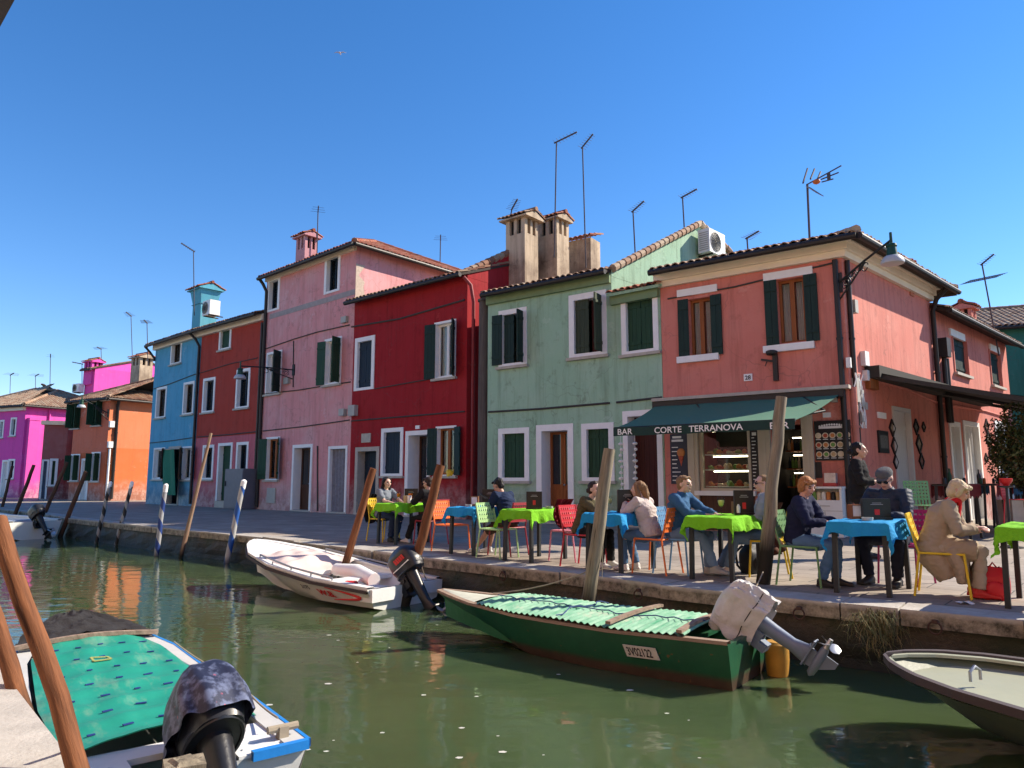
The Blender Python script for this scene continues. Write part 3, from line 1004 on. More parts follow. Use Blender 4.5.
# --- blue house
Hb = House('blue_house', 'two window wide blue house with a green curtain over its door', pB0, pB1, BK, 7, 7.95,
           plaster('blue_render', (0.09, 0.34, 0.50), fade=.25, dirt=.45, streak=.4), GRP)
f = Hb.front
window(f, Hb.root, 171.3, 181.8, 338.7, 363.8, 'dark', fw=.11, mfill=M_shutbr)
window(f, Hb.root, 156.3, 166.4, 387.2, 417.8, 'dark', fw=.11, mfill=M_shutbr)
window(f, Hb.root, 183.4, 194.0, 382, 414.2, 'dark', fw=.11, mfill=M_shutbr)
window(f, Hb.root, 153.5, 164.5, 447.8, 479.5, 'casement', fw=.08, right=150, mshut=M_shutbr, mfill=M_white)
window(f, Hb.root, 182.2, 192.8, 446.4, 479.8, 'casement', fw=.08, right=160, left=35, mshut=M_shutbr, mfill=M_white)
window(f, Hb.root, 167.5, 179.8, 446.5, 505, 'open', door=True, fw=.10, mframe=M_sill)
# --- dark red house, pink below
Hd = House('brick_red_house', 'tall brick red house with a rose pink ground floor', pB1, pD1, BK, 7, 7.95,
           plaster('brick_red_render', (0.39, 0.05, 0.033), (0.54, 0.14, 0.17), 2.98, fade=.25, dirt=.6, streak=.5, fadecol=(.38, .12, .10)), GRP)
f = Hd.front
zl = f.px(228, 435)[1]
window(f, Hd.root, 219.7, 231.6, 322.7, 349.5, 'closed', fw=.13, mshut=M_shutg)
window(f, Hd.root, 203, 215, 378, 412.3, 'dark', fw=.12)
window(f, Hd.root, 236.3, 249.9, 369, 408, 'dark', fw=.12)
window(f, Hd.root, 202.5, 213.7, 445, 479.5, 'dark', fw=.12)
window(f, Hd.root, 217.2, 231.6, 443, 505, 'plankdoor', door=True, fw=.12, step=.28, mfill=M_shutg)
window(f, Hd.root, 236.3, 248.3, 442, 478, 'dark', fw=.12)
# --- pink house, three storeys
Hp = House('pink_house', 'tallest house of the row, three storeys of faded pink render with a hipped roof', pD1, pP1, BK, 7.2, 9.45,
           plaster('faded_pink_render', (0.66, 0.285, 0.285), fade=.65, dirt=.7, streak=.55, fadecol=(.66, .44, .44)), GRP)
f = Hp.front
window(f, Hp.root, 268, 280, 277.6, 310.8, 'dark', fw=.14, sill=False)
window(f, Hp.root, 325, 340.5, 254, 292.5, 'dark', fw=.14, sill=False)
window(f, Hp.root, 266.4, 281.6, 351.6, 393.8, 'casement', fw=.09, right=120, mfill=M_white)
window(f, Hp.root, 324.5, 341.5, 338, 384.5, 'casement', fw=.09, left=172, right=110, mfill=M_white, mshut=M_shutg)
window(f, Hp.root, 266.0, 279.5, 437, 480, 'casement', fw=.08, left=165, right=150, mfill=M_brown, mshut=M_shutg)
window(f, Hp.root, 292, 312, 444.5, 510, 'leafdoor', door=True, fw=.12, rec=.3)
window(f, Hp.root, 328, 347, 446, 512.4, 'curtaindoor', door=True, fw=.10, mfill=plain('patterned_door_curtain', (.20, .20, .23), .9, var=.5, scale=9))
# --- deep red house
Hr = House('crimson_house', 'two storey crimson house with a blue door and white framed windows', pP1, pR1, BK, 5.4, 7.35,
           plaster('crimson_render', (0.31, 0.015, 0.020), fade=.3, dirt=.7, streak=.55, fadecol=(.40, .05, .045)), GRP)
f = Hr.front
window(f, Hr.root, 355, 374.7, 337, 390, 'closed', fw=.15, mshut=M_shutb, sill=False)
window(f, Hr.root, 434.5, 456.0, 321, 378, 'casement', fw=.07, left=165, right=125, mfill=M_white)
window(f, Hr.root, 355, 379, 447, 516, 'plankdoor', door=True, fw=.14, mframe=M_sill, mfill=M_shutb, rec=.28)
window(f, Hr.root, 381.4, 403.3, 428, 476, 'closed', fw=.13, mshut=M_shutb)
window(f, Hr.root, 405.3, 430.3, 430.6, 517, 'leafdoor', door=True, fw=.14, rec=.45)
window(f, Hr.root, 436.0, 456.5, 426, 476, 'casement', fw=.07, left=170, right=160, mfill=M_brown)
# --- green house: tall left part with a gable, low right part
pG0, pG1, pG2 = G(487, 521), G(616, 526.4), G(666.5, 528.8)
M_green = plaster('sage_green_render', (0.30, 0.47, 0.33), (0.26, 0.40, 0.24), 0.75, fade=.65, dirt=.75, streak=.65, fadecol=(.42, .56, .44))
Hg = House('sage_green_house', 'sage green house with a pale gable and dark closed shutters beside the bar', pG0, pG1, Vector((.70, .714, 0)), 6.3, 6.45, M_green, GRP)
f = Hg.front
window(f, Hg.root, 499, 527, 309, 366, 'half', fw=.14, left=175, right=100)
window(f, Hg.root, 569.3, 607, 292.6, 356.5, 'half', fw=.16, right=95, mshut=M_shuto)
window(f, Hg.root, 498.7, 529.5, 428, 481, 'closed', fw=.15, mshut=M_shutg, )
window(f, Hg.root, 536.8, 574, 424.3, 524, 'leafdoor', door=True, fw=.17, rec=.4, mfill=M_brown)
Hl = House.__new__(House)
Hl.A, Hl.B = pG1.copy(), pG2.copy(); Hl.bk = NX.copy()
Hl.depth = 4; Hl.h = 5.85; Hl.mat = M_green
Hl.C = Hl.B + Vector((.70, .714, 0)) * 4; Hl.D = Hl.A + Vector((.70, .714, 0)) * 4
Hl.root = Hg.root; Hl.front = Face(Hl.A, Hl.B); Hl.right = Face(Hl.B, Hl.C); Hl.backf = Face(Hl.C, Hl.D); Hl.left = Face(Hl.D, Hl.A)
Hl.gable_r = Hl.gable_l = None
fl = Hl.front
# ground-floor window sits across the joint of the two parts: kept on the tall part's face
window(f, Hg.root, 582.0, 614.5, 423, 481, 'closed', fw=.15, mshut=M_shutg)
window(fl, Hg.root, 621.6, 658.5, 292, 353.4, 'closed', fw=.14, mshut=M_shutg)
window(fl, Hg.root, 624, 663.5, 410, 527, 'plankdoor', door=True, fw=.14, rec=.3, mfill=M_doorred)
# --- salmon house with the bar
pS0, pS1 = G(667, 528.8), G(859, 536.8)
SD = Vector((.73, .684, 0)).normalized()
M_salmon = plaster('salmon_render', (0.60, 0.20, 0.155), fade=.4, dirt=.5, streak=.6, fadecol=(.66, .32, .26))
Hs = House('salmon_house', 'salmon corner house with a bar under its green awning', pS0, pS1, SD, 5.5, 5.75, M_salmon, GRP)
f = Hs.front
window(f, Hs.root, 687.5, 713.5, 296, 357, 'casement', fw=.05, left=176, right=176, sill=False, mframe=M_salmon)
window(f, Hs.root, 776, 807.5, 276, 344, 'casement', fw=.05, left=176, right=176, sill=False, mframe=M_salmon)
def strip(face, house, u0, u1, v, hgt, mat, th, name):
    um = (u0 + u1) / 2
    s0, s1 = face.px(u0, v)[0], face.px(u1, v)[0]; z = face.px(um, v)[1]
    mb = MB(); face.box(mb, s0, s1, -.02, th, z - hgt / 2, z + hgt / 2); return obj(name, mb, mat, house)
for (u0, u1, vt, vb) in ((678, 719.5, 291, 358.5), (764, 815, 274, 347.5)):
    strip(f, Hs.root, u0 - .5, u1 - 2, vt, .17, M_frame, .05, 'lintel'); strip(f, Hs.root, u0, u1, vb, .15, M_frame, .09, 'sill')
# ------------------------------------------------------------------ the bar front under the awning
M_colm = plain('cream_shopfront', (0.50, 0.42, 0.31), 0.6, var=0.1)
M_board = plain('black_board', (0.012, 0.012, 0.014), 0.5, var=0.2)
M_navyb = plain('navy_poster', (0.012, 0.020, 0.045), 0.5, var=0.2)
M_text = plain('white_lettering', (0.75, 0.75, 0.72), 0.6, var=0.03, bmp=0)
M_food = [plain('food_' + n, c, 0.6, var=.3, scale=40) for n, c in (('orange', (.55, .20, .05)), ('tan', (.50, .34, .16)), ('red', (.42, .07, .03)), ('green', (.15, .30, .06)), ('cream', (.62, .52, .36)))]
f = Hs.front
# display window
s0, s1, z0, z1 = f.rect(700, 751, 425, 491)
f.holes.append((s0, s1, z0, z1))
mb = MB(); 
for a, b, c, d in ((s0, s0 + .06, z0, z1), (s1 - .06, s1, z0, z1), (s0 + .06, s1 - .06, z1 - .06, z1), (s0 + .06, s1 - .06, z0, z0 + .06)):
    f.box(mb, a, b, -.12, .02, c, d)
shopw = obj('shop_window', mb, M_colm, Hs.root)
mb = MB(); f.box(mb, s0 + .05, s1 - .05, -.06, -.05, z0 + .05, z1 - .05); obj('pane', mb, M_clear, shopw)
mb = MB(); f.box(mb, s0 - .1, s1 + .1, -.05, .16, z0 - .10, z0 + .002); obj('sill', mb, M_white, shopw)
M_strip = bpy.data.materials.new('lit_display_strip'); M_strip.use_nodes = True
bs_ = M_strip.node_tree.nodes['Principled BSDF']; bs_.inputs['Emission Color'].default_value = (1.0, .82, .55, 1); bs_.inputs['Emission Strength'].default_value = 8.0
for zz_, tt_ in ((z1 - .10, -.55), (z0 + .44, -.58), (z0 + .78, -.58)):
    mb = MB(); mb.tube([f.W(s0 + .1, tt_, zz_), f.W(s1 - .1, tt_, zz_)], .012, 8); obj('display_lamp', mb, M_strip, shopw)
mb = MB()
f.box(mb, s0, s1, -1.1, -1.06, z0, z1)
obj('display_back', mb, M_dark, shopw)
for kz, zz in enumerate((.08, .46, .80)):
    if z0 + zz > z1: continue
    mb = MB(); f.box(mb, s0 + .06, s1 - .06, -.62, -.14, z0 + zz, z0 + zz + .025); sh = obj('shelf', mb, M_white, shopw)
    for i in range(9):
        x = s0 + .14 + (s1 - s0 - .28) * i / 8
        mb = MB(); hgt = random.uniform(.05, .13)
        M3 = Matrix.Rotation(random.uniform(0, 3), 3, 'Z')
        mb.ball(f.W(x, -.25 - .1 * (i % 2), z0 + zz + .025 + hgt * .55), (.075, .06, hgt * .6), 9, 6, M3)
        mb.ball(f.W(x + .03, -.3, z0 + zz + .05), (.06, .05, .045), 8, 5)
        single('pastry', mb, M_food[(i * 7 + kz * 3) % 5], 'pastry or snack on the ' + ('bottom', 'middle', 'top')[kz] + ' shelf behind the bar display window', 'pastry', 'pastries in the display window', True)
# brown stall riser beneath the window
strip_h = z0 - .1
mb = MB(); f.box(mb, s0 - .05, s1 + .05, -.02, .03, 0.02, strip_h); obj('stall_riser', mb, M_door, Hs.root)
# black board right of it
def board(u0, u1, vt, vb, mat, name, label, cat='sign', t=.03, face=None):
    ff = face or f
    a, b, c, d = ff.rect(u0, u1, vt, vb)
    mb = MB(); ff.box(mb, a, b, -.005, t, c, d)
    o = single(name, mb, mat, label, cat, loc=ff.W((a + b) / 2, 0, c))
    return o, (a, b, c, d)
bo, (a, b, c, d) = board(751.5, 759.5, 430, 490, M_board, 'price_board', 'tall narrow black price board right of the display window')
mb = MB(); random.seed(3)
for k in range(16):
    zz = d - .18 - k * .075
    f.box(mb, a + .03, a + .03 + random.uniform(.4, .85) * (b - a - .06), .028, .0335, zz, zz + .018)
f.box(mb, a + .04, b - .04, .028, .0335, d - .12, d - .05)
obj('writing', mb, M_text, bo)
# cream pilasters
for (u0, u1) in ((689.5, 699.5), (760, 772), (804, 815)):
    a, b, c, d = f.rect(u0, u1, 420, 500)
    mb = MB(); f.box(mb, a, b, -.04, .10, 0.0, 2.62); f.box(mb, a - .03, b + .03, -.04, .13, 0, .18); f.box(mb, a + (b - a) * .35, a + (b - a) * .65, .10, .115, .3, 2.5)
    obj('pilaster', mb, M_colm, Hs.root)
# open bar door with shelves of bottles behind
a, b, c, d = f.rect(773, 803.5, 425, 500)
f.holes.append((a, b, 0, d))
mb = MB()
f.box(mb, a, b, -1.6, -1.58, 0, d); f.box(mb, a - .02, a, -1.58, -.06, 0, d); f.box(mb, b, b + .02, -1.58, -.06, 0, d)
door_in = obj('bar_doorway', mb, M_dark, Hs.root)
for zz in (.95, 1.35, 1.75):
    mb = MB(); mb.tube([f.W(a + .08, -1.32, zz + .33), f.W(b - .08, -1.32, zz + .33)], .010, 8); obj('display_lamp', mb, M_strip, door_in)
    mb = MB(); f.box(mb, a + .03, b - .03, -1.3, -.9, zz, zz + .03); sh = obj('shelf', mb, M_brown, door_in)
    for i in range(8):
        x = a + .08 + (b - a - .16) * i / 7
        mb = MB(); mb.lathe(f.W(x, -1.0, zz + .03), [(.032, 0), (.034, .15), (.013, .2), (.013, .26)], 10)
        single('bottle', mb, random.choice([M_food[3], M_food[0], M_shutb, M_food[4]]), 'bottle on the shelves inside the dark bar doorway', 'bottle', 'bottles inside the bar doorway', True)
# menu board with rows of dishes
bo, (a, b, c, d) = board(815.5, 851.5, 420.5, 460.5, M_board, 'menu_board', 'wide black menu board with three rows of pictured dishes', t=.045)
mb = MB()
for r_ in range(3):
    for q in range(5):
        x = a + (b - a) * (q + .5) / 5; z = c + (d - c) * (.12 + .235 * r_)
        mi = (q * 3 + r_ * 2) % 5
        mb.lathe(f.W(x, .044, z + .03), [(.062, 0), (.062, .004)], 14, mi=1 if False else 4, axis=f.n)
        mb.lathe(f.W(x, .047, z + .03), [(.045, 0), (.030, .006)], 10, mi=mi, axis=f.n)
obj('dish_pictures', mb, M_food, bo)
mb = MB(); zt = c + (d - c) * .80
for k in range(11):
    t_ = -1 + 2 * k / 10
    mb.lathe(f.W((a + b) / 2 + t_ * .24, .0455, zt + .05 + .03 * (1 - t_ * t_)), [(.022, 0), (.022, .002)], 8, axis=f.n)
f.box(mb, (a + b) / 2 - .26, (a + b) / 2 + .26, .044, .0475, zt, zt + .05)
for r_ in range(3):
    for q in range(5):
        x = a + (b - a) * (q + .5) / 5; z = c + (d - c) * (.12 + .235 * r_)
        f.box(mb, x - .05, x + .05, .044, .0475, z - .055, z - .042)
obj('writing', mb, M_text, bo)
# white counter below it
a, b, c, d = f.rect(812, 846, 480, 500)
mb = MB()
f.box(mb, a, b, .02, .42, .0, .72); f.box(mb, a - .02, b + .02, .02, .45, .95, .99)
f.box(mb, a, a + .04, .02, .42, .72, .95); f.box(mb, b - .04, b, .02, .42, .72, .95)
f.box(mb, a + .04, b - .04, .02, .05, .72, .95)
cnt = obj('counter', mb, M_white, Hs.root)
mb = MB(); f.box(mb, (a + b) / 2 - .006, (a + b) / 2 + .006, .42, .424, .05, .5); f.box(mb, a, b, .42, .424, .505, .515)
f.box(mb, (a + b) / 2 - .1, (a + b) / 2 + .1, .42, .435, .6, .615); obj('drawer_gap', mb, M_box, cnt)
for i in range(6):
    mb = MB(); x = a + .1 + i * (b - a - .2) / 5
    mb.lathe(f.W(x, .25, .722), [(.045, 0), (.045, .13), (.03, .16)], 10); single('jar', mb, [M_food[3], M_food[4], M_white, M_food[0], M_board, M_food[1]][i], ('green', 'cream', 'white', 'orange', 'black', 'tan')[i] + ' jar on the open shelf of the white counter', 'jar', 'jars in the counter', True)
mb = MB(); f.box(mb, a + .3, b - .1, .1, .35, .992, 1.06); single('tray', mb, plain('red_tray', (.42, .03, .03), .4), 'red tray on top of the white counter under the menu board', 'tray')
mb = MB(); f.box(mb, a + .32, b - .12, .12, .30, 1.062, 1.26); single('cup_rack', mb, plain('coffee_machine', (.45, .43, .42), .35, metal=.5, var=.5, scale=18), 'silvery rack of cups on the red tray below the menu board', 'cup rack')
bo, (a, b, c, d) = board(816, 822, 462, 478, M_board, 'small_price_board', 'small black price card under the menu board, above the counter')
# navy ice cream poster
bo, (a, b, c, d) = board(671.2, 688.4, 434, 484, M_navyb, 'ice_cream_poster', 'navy poster with an ice cream cone beside the brown door', 'poster', t=.04)
mb = MB()
def txt_on(ff, mb, s, z, t, txt, size, mi=0, align='CENTER', bold=.0, sx=1.0):
    text_mesh(mb, txt, ff.W(s, t, z), ff.d, (0, 0, 1), size, mi, 0.0, align, bold, sx)
for k in range(9):
    zz = d - .32 - k * .095
    f.box(mb, a + .04, a + .04 + random.uniform(.10, .2), .039, .0425, zz, zz + .02)
f.box(mb, a + .06, b - .14, .039, .0425, d - .10, d - .05); f.box(mb, a + .04, b - .1, .039, .0425, d - .18, d - .13)
obj('writing', mb, M_text, bo)
mb = MB()
mb.lathe(f.W(b - .16, .041, c + .72), [(.10, 0), (.085, .02), (.03, .03)], 14, mi=0, axis=f.n)
mb.poly([f.W(b - .23, .0425, c + .66), f.W(b - .16, .0425, c + .40), f.W(b - .09, .0425, c + .66)], 2)
mb.lathe(f.W(b - .16, .043, c + .60), [(.06, 0), (.05, .02)], 12, mi=2, axis=f.n)
obj('ice_cream_picture', mb, M_food, bo)
# house number, plaques
bo, (a, b, c, d) = board(744.2, 752.5, 374, 381, M_frame, 'house_number', 'small white house number tile reading 28 above the awning', 'house number')
mb = MB(); txt_on(f, mb, (a + b) / 2, c + .03, .032, '28', .13, bold=.004); obj('writing', mb, M_board, bo)
board(823, 831, 412.5, 417.5, M_frame, 'plaque', 'small white plaque above the menu board', 'plaque')
Hs.plate(832, 838, 398, 402.5, M_box, .09, 'alarm_box')

# ------------------------------------------------------------------ side wall of the corner house
fr = Hs.right
M_whitedoor = plain('white_upvc_door', (0.55, 0.55, 0.55), .45, var=.06)
s0, s1, _, z1 = fr.rect(893.5, 911.5, 408, 470)
window(fr, Hs.root, 0, 0, 0, 0, 'plankdoor', door=True, fw=.09, mframe=M_whitedoor, mfill=M_whitedoor, r=(s0, s1, 0, z1), rec=.08)
bo, (a, b, c, d) = board(877.5, 887, 431, 453, M_board, 'framed_notice', 'upright dark framed notice between the corner and the white door', 'notice', t=.04, face=fr)
mb = MB(); fr.box(mb, a + .06, b - .06, .039, .043, c + .1, d - .1); obj('notice', mb, plain('printed_notice', (.10, .10, .09), .6, var=.9, scale=30), bo)
board(877, 885, 412.5, 418.5, M_frame, 'plaque', 'small white plaque on the side wall above the dark notice', 'plaque', face=fr)
def diamond(face, u, v, r, mat, parent, asp=1.0):
    s, z = face.px(u, v)
    mb = MB()
    for k in range(4):
        a0, a1 = k * math.pi / 2, (k + 1) * math.pi / 2
        p = []
        for (rr, tt) in ((r, .0), (r, .035)):
            for (q, w) in ((a0, 1), (a1, 1), (a1, .72), (a0, .72)):
                p.append(face.W(s + rr * asp * w * math.cos(q), tt, z + rr * w * math.sin(q)))
        mb.hexa(p)
    fo = single('diamond_picture', mb, M_board, parent, 'picture', 'diamond framed pictures on the side wall', loc=face.W(s, 0, z))
    mb = MB(); mb.poly([face.W(s + r * asp * .73 * math.cos(k * math.pi / 2), .012, z + r * .73 * math.sin(k * math.pi / 2)) for k in range(4)])
    obj('picture', mb, mat, fo)
M_pics = [plain('picture_' + str(i), c, .5, var=.9, scale=16, bmp=0) for i, c in enumerate(((.30, .22, .14), (.24, .08, .05), (.33, .28, .2), (.10, .10, .09)))]
for i, (u, v, r_) in enumerate(((891.5, 428, .20), (893.5, 446, .20), (895, 462, .16), (915.5, 427, .20), (918.5, 444, .24), (921, 461, .20), (923, 427, .13))):
    diamond(fr, u, v, r_, M_pics[i % 4], ['topmost picture left of the white door','middle picture left of the white door','lowest picture left of the white door','topmost large picture right of the white door','largest picture right of the white door, second from the top','lowest picture right of the white door','small slim picture right of the topmost one by the white door'][i], .9)
mb = MB()
# bundle of cables and small boxes on the corner
Hs.plate(849.5, 852.5, 301, 313.5, M_box, .12, 'meter_box', face=fr)
Hs.plate(847, 851.5, 358, 368, M_white, .10, 'junction_box', face=f)
Hs.plate(860.5, 864.5, 352, 366, M_white, .10, 'junction_box', face=fr)
Hs.plate(862.5, 866, 371, 381, M_white, .10, 'junction_box', face=fr)
z6 = 5.7
Hs.pipe([(f.L - .12, .06, z6), (f.L - .12, .06, .1)], .055, M_gutter)
Hs.pipe([(.16, .05, z6), (.16, .05, .1)], .05, M_gutter, 'cable_duct', face=fr)
Hs.pipe([(.04, .05, 3.0), (.04, .05, .3)], .07, plain('salmon_pipe', (.45, .16, .12), .7), 'downpipe', face=fr)
random.seed(11)
mb = MB()
for k in range(7):
    pts = []
    s = random.uniform(.0, .5)
    for i in range(9):
        z = 3.3 - i * .14
        pts.append(fr.W(s + .06 * math.sin(i * 1.1 + k) + i * .01, .05 + .05 * abs(math.sin(i * .8 + k)), z))
    mb.tube(pts, .013, 5)
obj('cable_bundle', mb, M_white, Hs.root, smooth=True)
mb = MB()
for (s, z, hh) in ((.12, 2.95, .5), (.34, 2.8, .35), (.3, 2.4, .2), (.5, 2.65, .15)):
    fr.box(mb, s, s + .13, 0, .1, z - hh / 2, z + hh / 2)
obj('junction_box', mb, M_box, Hs.root)
# string course wires
Hs.cable([(668, 299), (735, 287), (838, 262)], .02)
Hs.cable([(865, 378), (905, 389), (935, 402), (984, 411)], .03, M_salmon, fr, 'string_course', .02)
# cornices
for ff, L0, L1 in ((f, -.10, f.L + .0), (fr, 0, fr.L)):
    pass
mb = MB()
cz = 5.74
for (t0, za, zb) in ((.10, cz, cz + .14), (.17, cz + .14, cz + .28), (.26, cz + .28, cz + .42)):
    f.box(mb, -.10, f.L + t0 * .9, -.05, t0, za, zb)
    fr.box(mb, -.02, fr.L + .03, -.05, t0 - .003, za + .001, zb - .001)
obj('cornice', mb, M_cream, Hs.root)
Hs.hip_roof(slope=.29, oh=.48, z=6.18, tmat=M_tilep)
Hs.pipe([(5.30, .5, 6.0), (5.36, .2, 5.75), (5.40, .08, 5.45), (5.40, .08, .1)], .06, M_gutter, 'drainpipe', face=fr)
Hs.walls()

# lower wing behind it, same colour
He_A = Hs.C; He_B = Hs.C + SD * 7.4
wing_front = Face(He_A, He_B)
We = House.__new__(House)
bk2 = Vector((-wing_front.n.x, -wing_front.n.y, 0))
We.A, We.B, We.bk, We.depth, We.h, We.mat = He_A.copy(), He_B.copy(), bk2, 5, 5.62, M_salmon
We.C, We.D = We.B + bk2 * 5, We.A + bk2 * 5
We.root = root('salmon_wing', 'lower salmon house with green shutters behind the corner bar', 'house', We.A, GRP)
We.front, We.right, We.backf, We.left = Face(We.A, We.B), Face(We.B, We.C), Face(We.C, We.D), Face(We.D, We.A)
We.gable_r = We.gable_l = None
g = We.front
window(g, We.root, 953, 967.5, 338, 374, 'closed', fw=.05, mshut=M_shut, mframe=M_salmon)
window(g, We.root, 990, 1001, 352, 386, 'closed', fw=.05, mshut=M_shut, mframe=M_salmon)
strip(g, We.root, 949, 963, 335, .2, M_frame, .05, 'lintel'); strip(g, We.root, 989, 998, 349, .2, M_frame, .05, 'lintel')
for (u0, u1, vt) in ((950, 961, 422), (964, 980, 422), (996, 1008, 422)):
    s0, s1, _, z1 = g.rect(u0, u1, vt, 470)
    window(g, We.root, 0, 0, 0, 0, 'curtaindoor', door=True, fw=.12, mframe=M_frame, mfill=M_curt, r=(s0, s1, 0, z1))
for i, (u, v, r_) in enumerate(((986, 426, .22), (988, 439, .24), (990, 453, .19), (985.5, 458, .15))):
    diamond(g, u, v, r_, M_pics[(i + 1) % 4], ['sunlit diamond picture at the top between the far doors','second sunlit diamond picture between the far doors','third sunlit diamond picture between the far doors, reddish','small lowest sunlit picture between the far doors'][i], 1.1)
We.gable_roof(slope=.36, oh=.4, ohs=.05, tmat=M_tile)
We.cable([(945, 405), (984, 411), (1004, 417)], .03, M_salmon, g, 'string_course')
mb = MB(); We.front.box(mb, .25, .55, .0, .25, 4.3, 4.8); obj('condenser_pipes', mb, M_gutter, We.root)
We.pipe([(.45, .1, 4.4), (.45, .1, 2.6)], .06); We.pipe([(.65, .1, 4.3), (.65, .1, 2.6)], .06)
cb = P(965, 318, 22)
zt_ = P(965, 306, 22).z
chimney('chimney', Vector((cb.x, cb.y, zt_ - 1.2)), g.d, g.n, .5, .5, 1.1, M_salmon, We.root, 1.4, M_tiler)
We.walls()
cb = P(909, 270, 17.5)
chimney('chimney', Vector((cb.x - .1, cb.y, P(909, 262, 17.5).z - .9)), fr.d, fr.n, .26, .26, .85, plain('red_brick', (.40, .13, .07), .8, var=.3, scale=20), Hs.root, 1.3, M_tiler)

# dark green house at the far right
qA = P(986, 480, 26.0); qA.z = 0; qB = qA + Vector((.93, -.37, 0)).normalized() * 7
Ht = House('dark_green_house', 'dark teal house at the end of the side square behind the ivy', qA, qB, Vector((.37, .93, 0)), 7, 6.0,
           plaster('teal_render', (0.03, 0.16, 0.13), fade=.2, dirt=.5, streak=.5, fadecol=(.06, .2, .17)), 'houses around the side square')
ff = Ht.front
z1 = ff.px(1008, 325)[1]; z2 = ff.px(1024, 313)[1]
Ht.h = z1
rt = MB(); 
Ht.gable_roof(slope=.36, oh=.3, ridge=3.5, tmat=M_tilep)
Ht.walls()

# ------------------------------------------------------------------ finish the row: roofs, mouldings, fittings
for H, tm in ((Hb, M_tile), (Hd, M_tile)):
    H.gable_roof(slope=.34, oh=.42, ohs=0.0 if H is Hd else .12, tmat=tm)
    mb = MB(); H.front.box(mb, 0.0, H.front.L - .001, -.05, .16, H.h - .36, H.h - .06); obj('cornice', mb, M_cream, H.root)
    H.walls()
Hb.pipe([(-.12, .48, 7.75), (-.06, .25, 7.5), (.05, .07, 7.2), (.05, .07, 7.05)], .055)
Hb.pipe([(Hb.front.L - .35, .42, 7.75), (Hb.front.L - .2, .2, 7.5), (Hb.front.L - .06, .07, 7.15), (Hb.front.L - .06, .07, .1)], .06)
Hd.pipe([(Hd.front.L - .10, .07, 7.5), (Hd.front.L - .10, .07, .1)], .06)
Hb.cable([(154, 389), (170, 384), (196, 374)], .02); Hb.cable([(150, 443), (170, 441), (194, 437.5)], .02)
Hd.cable([(196, 374.5), (230, 364), (258, 358)], .02); Hd.cable([(198, 437), (230, 434.5), (258, 431.5)], .025)
# pink
Hp.hip_roof(slope=.47, oh=.34, tmat=M_tiler)
Hp.pipe([(.0, .38, 9.3), (.06, .2, 9.05), (.12, .07, 8.75), (.12, .07, .1)], .065)
mb = MB(); Hp.front.box(mb, .0, Hp.front.L, -.02, .10, 9.18, 9.40); obj('cornice', mb, M_cream, Hp.root)
zb = Hp.front.px(310, 305)[1]
mb = MB(); Hp.front.box(mb, .35, Hp.front.L - .01, -.02, .012, zb - .1, zb + .1)
obj('string_course', mb, plain('grey_band', (.33, .29, .28), .9, var=.3), Hp.root)
for pts in ([(263, 350), (295, 339), (318, 332), (350, 325)], [(264, 394), (300, 390), (330, 385), (351, 382)], [(263, 431), (300, 427), (330, 423), (350, 420)], [(294, 341), (293.5, 387)]):
    Hp.cable(pts, .022)
Hp.cable([(318, 446), (318, 511)], .03, None, None, 'conduit')
Hp.plate(267.5, 275.8, 488, 503, M_box, .04, 'meter_box'); Hp.plate(343.5, 348.5, 317, 323, M_box, .12, 'meter_box')
Hp.plate(342, 347, 409, 416, M_box, .15, 'meter_box'); Hp.plate(286, 290.5, 378, 384, M_box, .12, 'meter_box')
mb = MB()
# bare stone where the render has broken away at the corner
fr2 = Hp.right
pts = []
random.seed(5)
for k in range(9):
    z = 7.1 + k * .2
    pts.append((random.uniform(.12, .42), z))
lo = [fr2.W(0.002, .012, z) for _, z in pts]; hi = [fr2.W(s, .012, z) for s, z in pts]
for k in range(8): mb.quad(lo[k], hi[k], hi[k + 1], lo[k + 1])
obj('bare_patch', mb, plain('bare_brick_patch', (.50, .40, .32), .9, var=.4, scale=14, bmp=.5), Hp.root)
Hp.walls()
# crimson
Hr.gable_roof(slope=.36, oh=.34, ohs=.06, ridge=2.7, tmat=M_tile)
Hr.pipe([(Hr.front.L + .03, .2, 7.15), (Hr.front.L + .2, .07, 6.9), (Hr.front.L + .2, -.06, 6.4), (Hr.front.L + .2, -.06, .1)], .055, plain('crimson_pipe', (.22, .016, .02), .6))
Hr.cable([(352, 327), (400, 319), (465, 300)], .03); Hr.cable([(352, 421), (400, 417), (465, 411.5)], .025); Hr.cable([(375, 389), (431, 379)], .02)
Hr.plate(362, 371, 433.5, 442.5, M_sill, .03, 'plaque'); Hr.plate(351.5, 358, 405.5, 416, M_box, .16, 'meter_box'); Hr.plate(416, 420, 425.5, 429, M_frame, .03, 'house_number')
Hr.walls()
gw = MB(); rt_ = MB()
ra = Hr.B + Vector((0, 0, 7.36)); rb_ = Hr.B + Hr.bk * 2.15 + Vector((0, 0, 8.55)); rc = Hr.B + Hr.bk * 3.6 + Vector((0, 0, 8.75))
for p, q in ((ra, rb_), (rb_, rc)):
    t_ = -Hr.right.n * .2; e = Hr.right.n * .004
    gw.hexa([Vector((p.x, p.y, 7.2)) + e, Vector((q.x, q.y, 7.2)) + e, Vector((q.x, q.y, 7.2)) + t_, Vector((p.x, p.y, 7.2)) + t_, p + e, q + e, q + t_, p + t_])
    n_ = max(1, int((q - p).length / .26))
    for i in range(n_):
        k0 = len(rt_.f); rt_.tube([p.lerp(q, i / n_) - Hr.right.n * .08, p.lerp(q, (i + 1.15) / n_) - Hr.right.n * .08], [.13, .10], 8); rv = random.random()
        for j in range(k0, len(rt_.f)): rt_.rnd[j] = rv
